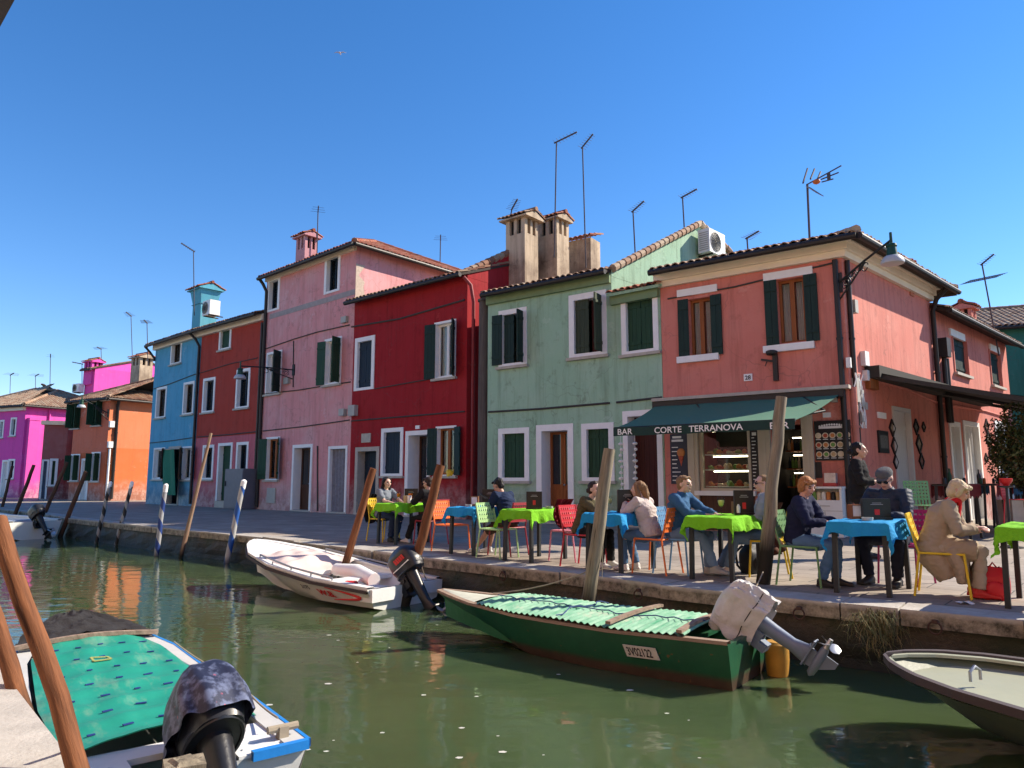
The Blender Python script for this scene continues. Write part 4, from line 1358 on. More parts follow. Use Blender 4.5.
obj('gable_wall', gw, Hr.mat, Hr.root); obj('verge_tiles', rt_, M_tile, Hr.root, smooth=True, attr=True)
# timber flue between the crimson and the green house
pf = G(483, 520.7)
mb = MB(); mb.tube([pf + Vector((0, .1, 0)), pf + Vector((0, .1, 3)), pf + Vector((0, .1, 6.3))], [.17, .165, .15], 14); mb.lathe(pf + Vector((0, .1, 6.3)), [(.19, 0), (.19, .06), (.12, .08), (.12, .3)], 14)
single('flue_pipe', mb, wood('weathered_flue', (.06, .05, .045), (.15, .125, .105), .8), 'weathered grey flue post standing between the crimson and the sage green house', 'flue', smooth=True)
# green: gable
slope = .53
Hg.gable_roof(slope=.22, oh=.28, ohs=.0, ridge=3.15, tmat=M_tilep)
_unused = [Hg.B + Vector((0, 0, 6.45)), Hg.C + Vector((0, 0, 6.45)), Hg.C + Vector((0, 0, 8.45)), Hg.B + Vector((.70, .714, 0)) * 4.5 + Vector((0, 0, 8.85))]
mb = MB()
gd = Vector((.70, .714, 0)).normalized()
ga, gb, gc = Hg.B + Vector((0, 0, 6.5)), Hg.B + gd * 4.5 + Vector((0, 0, 8.88)), Hg.B + gd * 6.35 + Vector((0, 0, 8.42))
gw = MB()
for p, q in ((ga, gb), (gb, gc)):
    t_ = -Hg.right.n * .22; zz0 = Vector((0, 0, 6.3))
    pb, qb = Vector((p.x, p.y, 6.3)), Vector((q.x, q.y, 6.3)); e = Hg.right.n * .004; dn = Vector((0, 0, -.03))
    gw.hexa([pb + e, qb + e, qb + t_, pb + t_, p + e + dn, q + e + dn, q + t_ + dn, p + t_ + dn])
obj('gable_wall', gw, M_green, Hg.root)
for p, q in ((ga, gb), (gb, gc)):
    n_ = int((q - p).length / .26)
    for i in range(n_):
        k0 = len(mb.f)
        c0, c1 = p.lerp(q, i / n_), p.lerp(q, (i + 1.15) / n_)
        mb.tube([c0 + Hg.right.n * .05, c1 + Hg.right.n * .05], [.11, .085], 8)
        rv = random.random()
        for j in range(k0, len(mb.f)): mb.rnd[j] = rv
obj('verge_tiles', mb, M_tilep, Hg.root, smooth=True, attr=True)
zl = fl.px(636, 287)[1]
Hl.h = zl - .05
mb = MB(); e0 = fl.W(-.0, .25, Hl.h - .06); ey = (-fl.n + Vector((0, 0, .30))).normalized()
tile_plane(mb, e0, fl.d, ey, lambda x: 2.6, fl.L + .1)
obj('lower_roof', mb, M_tiler, Hg.root, smooth=True, attr=True)
mb = MB(); slab(mb, [fl.W(0, .25, Hl.h - .06), fl.W(fl.L + .1, .25, Hl.h - .06), fl.W(fl.L + .1, -2.2, Hl.h + .68), fl.W(0, -2.2, Hl.h + .68)]); obj('eave_boarding', mb, M_green, Hg.root)
mb = MB(); Hg.front.box(mb, 0, Hg.front.L - .01, -.02, .10, 6.12, 6.36); obj('cornice', mb, plain('green_cornice', (.17, .25, .13), .8, var=.2), Hg.root)
mb = MB(); Hl.front.box(mb, 0.01, Hl.front.L - .01, -.02, .12, Hl.h - .32, Hl.h - .08); obj('cornice', mb, plain('green_cornice', (.17, .25, .13)), Hg.root)
for pts in ([(489, 412), (540, 409), (610, 403)],): Hg.cable(pts, .03, M_wire)
Hg.cable([(617, 402.5), (662, 397.5)], .03, M_wire, Hl.front)
Hg.walls()
m_ = MB()
for F_ in (Hl.front, Hl.right, Hl.backf): F_.panel(m_, 0, F_.L, 0, Hl.h)
obj('wall', m_, M_green, Hg.root)

# ------------------------------------------------------------------ houses round the bend, far left
M_orange = plaster('orange_render', (0.66, 0.20, 0.09), (0.60, 0.155, 0.05), 2.95, fade=.15, dirt=.2, streak=.2, fadecol=(.68, .30, .18))
oB, oA = G(103, 501), G(67.6, 500.2)
Ho = House('orange_house', 'orange house at the bend with green shuttered windows and a sunny side wall', oA, oB, Vector((.56, .83, 0)), 7, 5.85,
           plaster('orange_render_front', (0.62, 0.17, 0.095), (0.52, 0.125, 0.055), 2.9, fade=.15, dirt=.3, streak=.3, fadecol=(.6, .28, .2)), 'houses round the bend of the canal')
f = Ho.front
for (u0, u1, vt, vb, st) in ((72, 80.5, 403, 428.5, 0), (93, 102, 399.5, 425.5, 0), (70.5, 79.5, 454, 481, 0), (91, 100, 452, 481.5, 0)):
    window(f, Ho.root, u0, u1, vt, vb, 'dark', fw=.10, mframe=M_shutg if vt < 420 else M_frame, left=100, right=105, mshut=M_shutg)
window(f, Ho.root, 80.5, 88.5, 458.5, 500.5, 'plankdoor', door=True, fw=.12, mfill=M_white)
Ho.hip_roof(slope=.42, oh=.35, tmat=M_tile, left_hip=True)
Ho.mat = M_orange
Ho.pipe([(.35, .3, 5.75), (.4, .07, 5.4), (.4, .07, .1)], .09, M_gutter, face=Ho.right)
Ho.pipe([(.12, .07, 2.9), (.12, .07, .1)], .06, M_white, 'white_downpipe', face=Ho.right)
mb = MB(); Ho.right.box(mb, .0, .25, .0, .16, 4.1, 4.45); Ho.right.box(mb, .0, .25, .0, .16, 2.95, 3.3); obj('meter_box', mb, M_white, Ho.root)
mb = MB(); Ho.front.box(mb, 0, Ho.front.L, -.02, .2, 5.6, 5.85); obj('cornice', mb, M_cream, Ho.root)
mb = MB(); m2_ = MB(); h_ = Ho.h
for F_ in (Ho.front, Ho.backf, Ho.left): F_.panel(mb, 0, F_.L, 0, h_)
obj('wall', mb, Ho.front and plaster('orange_front_render', (0.60, 0.16, 0.09), (0.52, 0.12, 0.05), 2.7, fade=.15, dirt=.3, streak=.3), Ho.root)
Ho.right.panel(m2_, 0, Ho.right.L, 0, h_); obj('side_wall', m2_, M_orange, Ho.root)
cb = P(141.5, 372, 43.5); 
chimney('chimney', Vector((cb.x, cb.y, 6.8)), Vector((.83, -.56, 0)), Vector((-.56, -.83, 0)), 1.0, .8, 1.75, M_crock, Ho.root, 1.35, M_tiler)
# magenta house, far left
M_mag = plaster('magenta_render', (0.72, 0.085, 0.38), fade=.2, dirt=.2, streak=.25, fadecol=(.65, .15, .48))
pgB = G(18, 498); pgA = pgB + Vector((-.80, .35, 0)).normalized() * 7
Hm = House('magenta_house', 'magenta house at the far left with two dark upper windows and a tiled hipped roof', pgA, pgB, Vector((.55, .83, 0)), 6.5, 6.2, M_mag, 'houses round the bend of the canal')
f = Hm.front
for (u0, u1, vt, vb) in ((10.5, 16.5, 417.5, 436), (-1, 4, 420, 438), (8, 14.6, 459, 479)):
    window(f, Hm.root, u0, u1, vt, vb, 'dark', fw=.12)
window(f, Hm.root, 1, 7.5, 460, 499, 'plankdoor', door=True, fw=.12, mfill=M_white)
mb = MB(); Hm.right.box(mb, .15, .75, 0, .35, 0, 5.1); Hm.right.box(mb, .12, .78, 0, .38, 5.1, 5.25); obj('chimney_breast', mb, M_mag, Hm.root)
mb = MB(); Hm.front.box(mb, 0, Hm.front.L, -.02, .2, 5.75, 6.2); obj('cornice', mb, M_cream, Hm.root)
Hm.hip_roof(slope=.42, oh=.35, tmat=M_tilep, left_hip=True)
Hm.pipe([(1.45, .07, 5.9), (1.45, .07, .1)], .06, M_mag, face=Hm.right)
Hm.walls()
# low red shed between them
sA, sB = G(38, 499.6), G(62, 499.4)
Hx = House('red_shed', 'low dusty red annex with a curtained door between magenta and orange houses', sA, sB, Vector((.3, .95, 0)), 5, 4.5,
           plaster('dusty_red_render', (.36, .12, .11), (.28, .05, .05), 2.4, fade=.3, dirt=.4), 'houses round the bend of the canal')
Hx.h = Hx.front.px(50, 424.5)[1]
window(Hx.front, Hx.root, 40.5, 48, 459.5, 497, 'curtaindoor', door=True, fw=.1, mfill=plain('blue_striped_curtain', (.25, .28, .36), .9, var=.5, scale=8))
window(Hx.front, Hx.root, 49, 57.5, 458.5, 486, 'closed', fw=.14, mshut=M_shutg)
mb = MB(); Hx.front.box(mb, -.15, Hx.front.L + .1, -.3, .2, Hx.h - .02, Hx.h + .22); obj('parapet', mb, M_sill, Hx.root)
Hx.walls()
sC = G(69, 499.4)
mb = MB(); F_ = Face(sB, sC); F_.box(mb, 0.02, F_.L, -3, -.5, 2.6, 4.2); 
single('grey_tank', mb, plain('grey_zinc', (.17, .18, .22), .6), 'blue grey box on posts beside the low red annex', 'tank')
# pink magenta house rising behind the orange one
bA = P(77, 480, 52); bB = P(86.5, 480, 51.4); bA.z = bB.z = 0
Hk = House('tall_magenta_house', 'tall magenta house whose gable rises behind the orange house roof', bA, bB, Vector((.62, .79, 0)), 7.5, 8.1, M_mag, 'houses round the bend of the canal')
Hk.front = Face(bA, bB)
zt = Hk.right.px(87, 367)[1]
Hk.h = zt
Hk.gable_roof(slope=.30, oh=.3, tmat=M_tile)
Hk.walls()
cb = P(92.5, 380, 52)
chimney('chimney', Vector((cb.x, cb.y, 8.0)), Hk.front.d, Hk.front.n, 1.0, .8, 1.7, M_mag, Hk.root, 1.35, M_tiler)
# low roofs even farther left
fA, fB = P(-60, 490, 66), P(58, 490, 60); fA.z = fB.z = 0
Hf = House('far_house', 'low distant house showing only its red tiled roof at the far left', fA, fB, Vector((.1, 1, 0)), 7, 7.3, plaster('pale_red_render', (.5, .2, .14)), 'houses round the bend of the canal')
Hf.gable_roof(slope=.35, tmat=M_tiler); Hf.walls()

# ------------------------------------------------------------------ chimneys on the roofs of the row
def stack(H, u0, u1, vbot, vtop, y, mat, **kw):
    """a chimney between two columns of the picture, standing at depth y"""
    a, b = P(u0, vbot, y), P(u1, vbot, y)
    w = (b - a).length; c = (a + b) / 2
    top = P((u0 + u1) / 2, vtop, y).z
    return chimney('chimney', c - Vector((0, 0, 2.2)), H.front.d, H.front.n, w * .72, w * .62, top - c.z + 2.2, mat, H.root, **kw)
M_bluech = plaster('blue_chimney_render', (.10, .36, .46), fade=.15, dirt=.2)
stack(Hb, 191, 217, 322, 291, 34.6, M_bluech, flare=True, tmat=M_tiler)
stack(Hp, 295, 318, 256, 238, 29.2, plaster('pink_chimney_render', (.50, .24, .26)), tmat=M_tiler)
stack(Hr, 505, 539, 262, 221, 22.6, M_crock, tmat=M_tile, capw=1.5)
stack(Hr, 537, 570, 262, 222, 23.4, M_crock, tmat=M_tiler, capw=1.35)
mb = MB(); a = P(564, 270, 24.4); b = P(591, 270, 23.8); top = P(578, 239, 24).z
F_ = Face((a.x, a.y), (b.x, b.y)); F_.box(mb, 0, F_.L, -.7, 0, a.z - 2.5, top)
ch = obj('chimney_wall', mb, M_crock, Hr.root)
mb = MB(); e0 = F_.W(-.1, .15, top); tile_plane(mb, e0, F_.d, (-F_.n + Vector((0, 0, .3))).normalized(), lambda x: 1.0, F_.L + .2); obj('cap_tiles', mb, M_tiler, ch, smooth=True, attr=True)
# ------------------------------------------------------------------ awnings
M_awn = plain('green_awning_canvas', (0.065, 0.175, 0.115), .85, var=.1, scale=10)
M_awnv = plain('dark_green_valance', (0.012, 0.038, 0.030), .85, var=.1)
f = Hs.front
aw = root('awning', 'dark green bar awning with white lettering on its valance', 'awning', f.W(2, 0, 2.8))
sL, sR = f.px(658, 403)[0], f.px(841, 391)[0]
fl_, fr_ = f.px(613.6, 432, 2.9), f.px(794.7, 416, 2.9)
zt = 2.86; zf = (fl_[1] + fr_[1]) / 2 ; TT = 2.9
eL = max(fl_[0], sL - .25); eR = fr_[0]
mb = MB()
def awn(i, j):
    s = (sL + (sR - sL) * i) * (1 - j) + (fl_[0] + (fr_[0] - fl_[0]) * i) * j
    return f.W(s, .14 + (TT - .14) * j, zt + (zf - zt) * j - .05 * math.sin(math.pi * j) + .006 * math.sin(i * 25))
mb.grid(awn, 26, 12)
mb.grid(lambda i, j: awn(i, j) - Vector((0, 0, .006)), 26, 12, flip=True)
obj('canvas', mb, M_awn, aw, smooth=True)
vh = .17
mb = MB()
def val(i, j):
    p = awn(i, 1.0); return p + f.n * (.012 + .012 * math.sin(i * 40) * j) - Vector((0, 0, vh * j - .012))
mb.grid(val, 40, 2); mb.grid(lambda i, j: val(i, j) - f.n * .006, 40, 2, flip=True)
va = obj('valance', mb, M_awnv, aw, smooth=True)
vd = (awn(1, 1) - awn(0, 1)); VL = vd.length; vd.normalize()
mb = MB()
for txt, frac in (('BAR', .075), ('CORTE', .335), ('TERRANOVA', .60), ('BAR', .925)):
    text_mesh(mb, txt, awn(frac, 1) + f.n * .032 - Vector((0, 0, vh * .80)), vd, (0, 0, 1), .165, 0, 0, 'CENTER', .002, 1.06 if len(txt) > 3 else 1.1)
obj('lettering', mb, M_text, va)
mb = MB(); mb.tube([awn(0, 1) - f.n * .02, awn(1, 1) - f.n * .02], .03, 8); obj('front_bar', mb, M_black, aw)
mb = MB(); f.box(mb, sL - .05, sR + .08, .0, .22, zt - .06, zt + .10); obj('cassette', mb, M_black, aw)
mb = MB(); f.box(mb, sL - .05, sR + .2, .0, .26, zt + .10, zt + .17); obj('cover_strip', mb, M_sill, aw)
for s in (.9, sR - .7):
    mb = MB(); e = f.W(s + .7, 1.5, zt - .45)
    mb.tube([f.W(s, .2, zt - .03), e], .025, 8); mb.tube([e, f.W(s - .1, TT - .05, zf - .02)], .022, 8); obj('folding_arm', mb, M_black, aw)
# dark brown awning over the side tables
fr = Hs.right
M_brawn = plain('brown_black_canvas', (0.030, 0.026, 0.021), .85, var=.15)
a2 = root('brown_awning', 'dark brown awning sloping out over the side terrace', 'awning', fr.W(3, 0, 3.3))
s0 = fr.px(866, 360)[0]; s1 = 9.4
z0 = 3.42; out = 3.3; zo = 2.52
mb = MB()
def aw2(i, j): return fr.W(s0 + (s1 - s0) * i, .1 + out * j, z0 + (zo - z0) * j - .06 * math.sin(math.pi * j))
mb.grid(aw2, 12, 10); mb.grid(lambda i, j: aw2(i, j) - Vector((0, 0, .012)), 12, 10, flip=True)
obj('canvas', mb, M_brawn, a2, smooth=True)
mb = MB(); fr.box(mb, s0 - .12, s1 + .05, 0, .3, z0 - .16, z0 + .10); obj('cassette', mb, M_brawn, a2)
mb = MB(); mb.tube([aw2(0, 1), aw2(1, 1)], .05, 8); obj('front_bar', mb, M_galv, a2)
for s in (s0 + .03, (s0 + s1) / 2, s1 - .05):
    mb = MB(); mb.bar(fr.W(s, .15, z0 - .10), fr.W(s, out, zo - .07), .06, .09); obj('arm', mb, M_black, a2)
mb = MB(); fr.box(mb, s0 - .14, s0 + .3, .0, .12, z0 - .38, z0 - .17); obj('wall_bracket', mb, M_brown, a2)
# green curtain hanging over the blue house's door
f = Hb.front
mb = MB()
s0, z1 = f.px(166.5, 451); s1, _ = f.px(178, 450); sb0, zb_ = f.px(163, 497, .46); sb1, _ = f.px(176, 497, .46)
def cur(i, j):
    s = (s0 + (s1 - s0) * i) * (1 - j) + (sb0 + (sb1 - sb0) * i) * j
    return f.W(s, .18 + .28 * j + .06 * math.sin(i * 9) * (0.3 + j), z1 + .05 + (zb_ + .05 - z1) * j)
mb.grid(cur, 22, 10); mb.grid(lambda i, j: cur(i, j) - f.n * .01, 22, 10, flip=True)
cu_ = single('door_curtain', mb, plain('green_door_cloth', (.03, .17, .09), .9, var=.15), 'green sun curtain pulled out over the door of the blue house', 'curtain', smooth=True)
mb = MB(); mb.tube([f.W(s0 - .2, .18, z1 + .06), f.W(s1 + .7, .18, z1 + .06)], .03, 8); f.box(mb, s0 + .1, s0 + .25, 0, .2, z1 + .03, z1 + .09); f.box(mb, s1 + .4, s1 + .55, 0, .2, z1 + .03, z1 + .09); obj('rail', mb, M_sill, cu_)

# ------------------------------------------------------------------ air conditioners
def aircon(face, s, t, z, w, h, d, label):
    o = root('air_conditioner', label, 'air conditioner', face.W(s, t, z), 'air conditioner units on the roofs')
    mb = MB(); face.box(mb, s - w / 2, s + w / 2, t, t + d, z, z + h); obj('casing', mb, M_white, o)
    mb = MB()
    c = face.W(s - w * .12, t + d + .004, z + h / 2); r = h * .42
    mb.lathe(c, [(r, 0), (r, .012), (r * .9, .015)], 24, axis=face.n)
    obj('fan_opening', mb, M_box, o)
    mb = MB()
    for k in range(5):
        rr = r * (.2 + .17 * k)
        pts = [c + face.n * .022 + face.d * rr * math.cos(a) + Vector((0, 0, rr * math.sin(a))) for a in [2 * math.pi * i / 20 for i in range(21)]]
        mb.tube(pts, .006, 5)
    for k in range(8):
        a = math.pi * k / 8; q = face.d * math.cos(a) * r + Vector((0, 0, math.sin(a) * r))
        mb.tube([c + face.n * .022 - q, c + face.n * .022 + q], .005, 5)
    obj('fan_guard', mb, M_black, o)
    mb = MB()
    for k in range(9):
        zz = z + h * (.1 + .09 * k); face.box(mb, s - w / 2 - .004, s - w / 2 + .001, t + .04, t + d - .04, zz, zz + h * .045)
    obj('side_grille', mb, M_box, o)
    mb = MB()
    for k in (-.3, .3):
        face.box(mb, s + k * w, s + k * w + .04, -.02, t + d, z - .05, z - .002)
    obj('bracket', mb, M_black, o)
    return o
gf = Hg.right
s_, z_ = gf.px(703, 258)
aircon(gf, s_, .12, z_, .95, .72, .38, 'white air conditioner on the pale green gable')
cb = P(222, 322, 33.6)
fb = Face((cb.x - .55, cb.y + .45), (cb.x + .25, cb.y - .25))
aircon(fb, fb.L / 2 , .2, P(214, 316.5, 33.5).z, .75, .70, .5, 'white air conditioner beside the blue chimney')
cbm = P(66, 372, 51)
fb2 = Face((cbm.x - .8, cbm.y + .2), (cbm.x + .6, cbm.y - .2))
aircon(Face(Hk.front.p0, Hk.front.p1), -.25, .1, P(71, 391, 51).z, .8, .62, .4, 'grey white air conditioner on the shaded side of the tall magenta house')

# ------------------------------------------------------------------ street lamps
M_lampg = plain('lamp_green_paint', (.015, .06, .035), .4, metal=.2)
M_lampw = plain('white_enamel_shade', (.42, .43, .44), .4, var=.15)
def hanging_lamp(name, label, base, tip, wall_n, scale, scroll=True, drop=.12):
    o = root(name, label, 'street lamp', base, 'bracket street lamps on the houses')
    base, tip = Vector(base), Vector(tip)
    mb = MB(); mb.tube([base, base.lerp(tip, .5) + Vector((0, 0, .02)), tip], .028 * scale, 8)
    mb.box(base, (.05 * scale, .16 * scale, .5 * scale), math.atan2(wall_n.y, wall_n.x))
    obj('bracket', mb, M_black, o)
    dirv = (tip - base).normalized()
    if scroll:
        mb = MB(); low = base + Vector((0, 0, -.42 * scale))
        e = base.lerp(tip, .52)
        mb.tube([low, low.lerp(e, .5) + Vector((0, 0, -.02)), e], .022 * scale, 8)
        for k, (q, r) in enumerate(((.14, .15), (.30, .11), (.43, .07))):
            c = base.lerp(tip, q) + Vector((0, 0, -.19 * scale * (1 - q * 1.3)))
            pts = [c + dirv * (r * scale * (1 - i / 30) * math.cos(i * .5)) + Vector((0, 0, r * scale * (1 - i / 30) * math.sin(i * .5))) for i in range(24)]
            mb.tube(pts, .013 * scale, 6)
        c = e + Vector((0, 0, -.06))
        mb.tube([c + dirv * (.09 * scale * math.cos(i * .4)) + Vector((0, 0, .09 * scale * math.sin(i * .4) - .05)) for i in range(15)], .014 * scale, 6)
        obj('scrollwork', mb, M_black, o, smooth=True)
    t = tip - Vector((0, 0, drop * scale))
    mb = MB(); mb.lathe(t, [(.03 * scale, .30 * scale), (.035 * scale, .05 * scale), (.11 * scale, .02 * scale), (.12 * scale, -.03 * scale), (.10 * scale, -.06 * scale), (.125 * scale, -.24 * scale), (.16 * scale, -.27 * scale)], 18)
    obj('lamp_housing', mb, M_lampg, o, smooth=True)
    mb = MB(); mb.lathe(t - Vector((0, 0, .27 * scale)), [(.17 * scale, 0), (.20 * scale, -.03 * scale), (.25 * scale, -.12 * scale), (.245 * scale, -.17 * scale), (.10 * scale, -.19 * scale)], 22)
    obj('lamp_shade', mb, M_lampw, o, smooth=True)
    return o
f = Hs.front
s_, z_ = f.px(839, 283)
base = f.W(s_, .02, z_)
tip = P(891, 240, 13.35)
hanging_lamp('street_lamp', 'large ornate street lamp on the corner of the salmon house', base, tip, f.n, .84)
f = Hp.front
s_, z_ = f.px(294, 370)
b_ = f.W(s_, .02, z_); ty = 26.3; tt_ = P(240.5, 366, b_.y - 1.0)
hanging_lamp('street_lamp', 'small street lamp hung on a long arm from the pink house wall', b_, tt_, f.n, .85, True)
s_, z_ = Ho.right.px(110, 408)
b_ = Ho.front.W(Ho.front.L - .1, .02, z_ - .3); tt_ = P(82, 398.5, b_.y - .8)
hanging_lamp('street_lamp', 'small green and white street lamp on the orange house', b_, tt_, Ho.front.n, .9, True)
# black lantern bracket under the window of the bar
f = Hs.front
o = root('wall_light', 'black wall light under the right upper window of the salmon house', 'wall light', f.W(*[f.px(775, 370)[0], 0, f.px(775, 370)[1]]))
a, b, c, d = f.rect(774, 778.5, 354, 381)
mb = MB(); f.box(mb, a, b, 0, .10, c, d); mb.lathe(f.W((a + b) / 2 - .05, .12, d), [(.10, -.03), (.12, .0), (.12, .05), (.08, .07)], 14); obj('post', mb, M_black, o)
mb = MB(); zz = f.px(768, 362)[1]; mb.bar(f.W(a, .06, zz), f.W(a - .24, .1, zz + .05), .04); mb.bar(f.W(a - .12, .08, zz), f.W(a - .16, .1, zz - .10), .02); obj('arm', mb, M_black, o)

# ------------------------------------------------------------------ television antennas
ANT = 'television antennas on the roofs'
def antenna(label, u0, v0, u1, v1, y, u2=None, v2=None, n=7, el=.42, r=.022, below=1.2, rods=True, kind=0):
    b, t = P(u0, v0, y), P(u1, v1, y)
    dd = (b - t).normalized()
    foot = b + dd * below
    o = root('tv_antenna', label, 'antenna', foot, ANT)
    mb = MB(); mb.tube([foot, t], r, 8); obj('mast', mb, M_mast, o)
    if u2 is not None:
        e = P(u2, v2, y - .35)
        bd = (e - t).normalized(); L = (e - t).length
        s0 = t - bd * (.12 * L)
        mb = MB(); mb.bar(s0, e, .035 * (y / 20) ** .5, .035 * (y / 20) ** .5); obj('boom', mb, M_mast, o)
        side = bd.cross(Vector((0, 0, 1))).normalized()
        mb = MB()
        for i in range(n):
            c = s0.lerp(e, (i + .4) / n); hl = el * (1 - .35 * i / n)
            mb.tube([c - side * hl / 2, c + side * hl / 2], .006, 5)
        obj('rods', mb, M_mast, o)
    return o, t
antenna('tallest antenna by the old chimneys, left of the pair', 555, 222, 556.5, 142, 22.8, 577, 132)
antenna('tall antenna by the old chimneys, right of the pair', 585, 234, 582.5, 147, 23.6, 593, 134)
antenna('small antenna above the larger old chimney', 511, 214, 512, 209, 23.2, 517.5, 199, below=.5)
antenna('antenna above the sage green roof, nearer the chimneys', 635, 250, 633, 211, 21.5, 644, 201)
antenna('antenna over the pale gable of the sage green house', 684.5, 232, 682.5, 197, 21.5, 697, 189)
antenna('short antenna between the green gable and the bar house', 748, 252, 747, 238, 19, 759, 231)
o, t = antenna('antenna on the leaning mast over the side terrace houses', 992, 318, 982, 264, 22, 994, 254)
mb = MB(); sd = Vector((.95, -.3, 0))
for k in range(6): mb.tube([t + Vector((0, 0, -.55)) - sd * .5 + Vector((0, .1 * k - .2, .0)), t + Vector((0, 0, -.45)) + sd * .55 + Vector((0, .1 * k - .2, .06))], .007, 5)
obj('lower_rods', mb, M_mast, o)
antenna('antenna beside the blue chimney', 194, 291, 193.5, 251, 33.5, 181, 243)
antenna('antenna beside the pink chimney', 317, 256, 318, 212, 29, 318.5, 206, el=.6, n=3)
antenna('antenna on the right slope of the pink roof', 440, 268, 440.5, 240, 30, 440.6, 235, el=.6, n=3)
antenna('taller antenna behind the blue house roof', 132.5, 362, 131, 316, 46, 126, 312, el=.8)
antenna('shorter antenna behind the blue house roof', 147.5, 345, 147, 323, 40, 144, 320, el=.7)
antenna('wide antenna over the magenta gable', 102, 372, 101, 349, 52, 97, 347, el=1.2, n=5)
antenna('antenna left of the magenta chimney', 82, 372, 82, 364, 52, 72, 362, el=1.0, n=5)
antenna('thin mast above the far magenta roofs', 50, 384, 50.5, 357, 52, 50.5, 354, el=.5, n=2)
antenna('antenna over the far left roofs, right of its pair', 35.5, 392, 35.5, 376, 60, 39, 374, el=1.2, n=4)
antenna('antenna over the far left roofs, left of its pair', 10, 392, 10.5, 375, 60, 14, 373, el=1.2, n=4)
# the big antenna over the bar
y = 16.4
b, t = P(809, 236, y), P(807.5, 188, y)
o = root('tv_antenna', 'large branching antenna with an orange box above the bar house', 'antenna', b - Vector((0, 0, .8)), ANT)
mb = MB(); mb.tube([b - Vector((0, 0, .8)), t + Vector((0, 0, .1))], .028, 8); obj('mast', mb, M_mast, o)
mb = MB()
for (u0, v0, u1, v1) in ((803, 183, 807.5, 168.5), (810.5, 179, 814.5, 169), (818, 178, 820.5, 172)):
    mb.tube([P(u0, v0, y - .1), P(u1, v1, y + .2)], .022, 6)
for (u0, v0, u1, v1) in ((808, 184, 841.5, 165.5), (821, 179.5, 838.5, 172.5), (822, 182, 833, 179)):
    mb.tube([P(u0, v0, y), P(u1, v1, y - .5)], .016, 6)
mb.bar(P(828.5, 173, y - .3), P(829, 180, y - .3), .06)
obj('rods', mb, M_mast, o)
mb = MB(); mb.ball(P(816.5, 181.7, y - .15), (.09, .09, .06), 10, 7); obj('amplifier', mb, M_orplast, o)
mb = MB()
for k in range(5): mb.tube([P(806 + k, 186 + k * .4, y), P(817 + k * 1.6, 193 + k * .8, y - .2)], .011, 5)
obj('grid_reflector', mb, M_galv, o)
# cables strung over the canal-side fronts, a gull, the eave over our own bank
mb = MB(); c = P(340, 53, 60)
for sg in (-1, 1):
    mb.tube([c, c + Vector((.28 * sg, 0, .10)), c + Vector((.55 * sg, .05, .02))], [.05, .045, .01], 6)
mb.tube([c + Vector((0, -.22, .0)), c, c + Vector((0, .3, 0))], [.03, .075, .02], 8)
single('gull', mb, plain('gull_feathers', (.42, .38, .42), .9), 'tiny gull gliding high in the blue sky', 'bird', smooth=True)
F_ = None
q0, q1 = P(-6, 38, 3.2), P(19, -8, 2.3)
rt = root('porch_roof', 'dark wooden eave corner overhead at the top left edge', 'eave', (q0.x - .5, q0.y - .3, 0))
dv = (q1 - q0).normalized(); sdv = Vector((-.86, -.5, 0)).normalized()
mb = MB()
a0, a1 = q0 - dv * .12, q1 + dv * 2.0
hh = Vector((0, 0, .12))
mb.hexa([a0, a1, a1 + sdv * 1.6, a0 + sdv * 1.6, a0 + hh, a1 + hh, a1 + sdv * 1.6 + hh, a0 + sdv * 1.6 + hh]); obj('boards', mb, M_soffit, rt)
mb = MB()
for k in range(5):
    c = q0 + dv * (.05 + .35 * k) ; mb.bar(c + sdv * .10 + Vector((0, 0, .03)), c + sdv * 1.2 + Vector((0, 0, .03)), .05, .07)
obj('rafters', mb, M_soffit, rt)
mb = MB(); pp = q0 + sdv * 1.3; mb.tube([Vector((pp.x, pp.y, 0)), Vector((pp.x, pp.y, q0.z))], .06, 10)
pq = a1 + sdv * 1.3; mb.tube([Vector((pq.x, pq.y, 0)), Vector((pq.x, pq.y, a1.z))], .06, 10); obj('posts', mb, M_soffit, rt)
# grey utility cabinet in front of the brick red house
f = Hd.front
ca, cb_ = f.px(238, 505)[0], f.px(257, 507)[0]
o = root('utility_cabinet', 'grey metal utility cabinet standing against the brick red house', 'cabinet', f.W(ca, .3, 0))
zt_ = f.px(246, 469)[1]
mb = MB(); f.box(mb, ca, cb_ - .05, .02, .62, .02, zt_); obj('body', mb, plain('slate_grey_metal', (.13, .125, .15), .5), o)
mb = MB(); f.box(mb, ca + .03, cb_ - .08, .62, .64, .08, zt_ - .05); obj('door', mb, plain('slate_grey_metal', (.13, .125, .15), .5), o)
mb = MB(); f.box(mb, ca - .02, ca + .0, .1, .6, .1, zt_ - .05); obj('side_panel', mb, M_box, o)
mb = MB(); f.box(mb, ca + .08, ca + .12, .64, .68, .9, 1.1); obj('handle', mb, M_black, o)
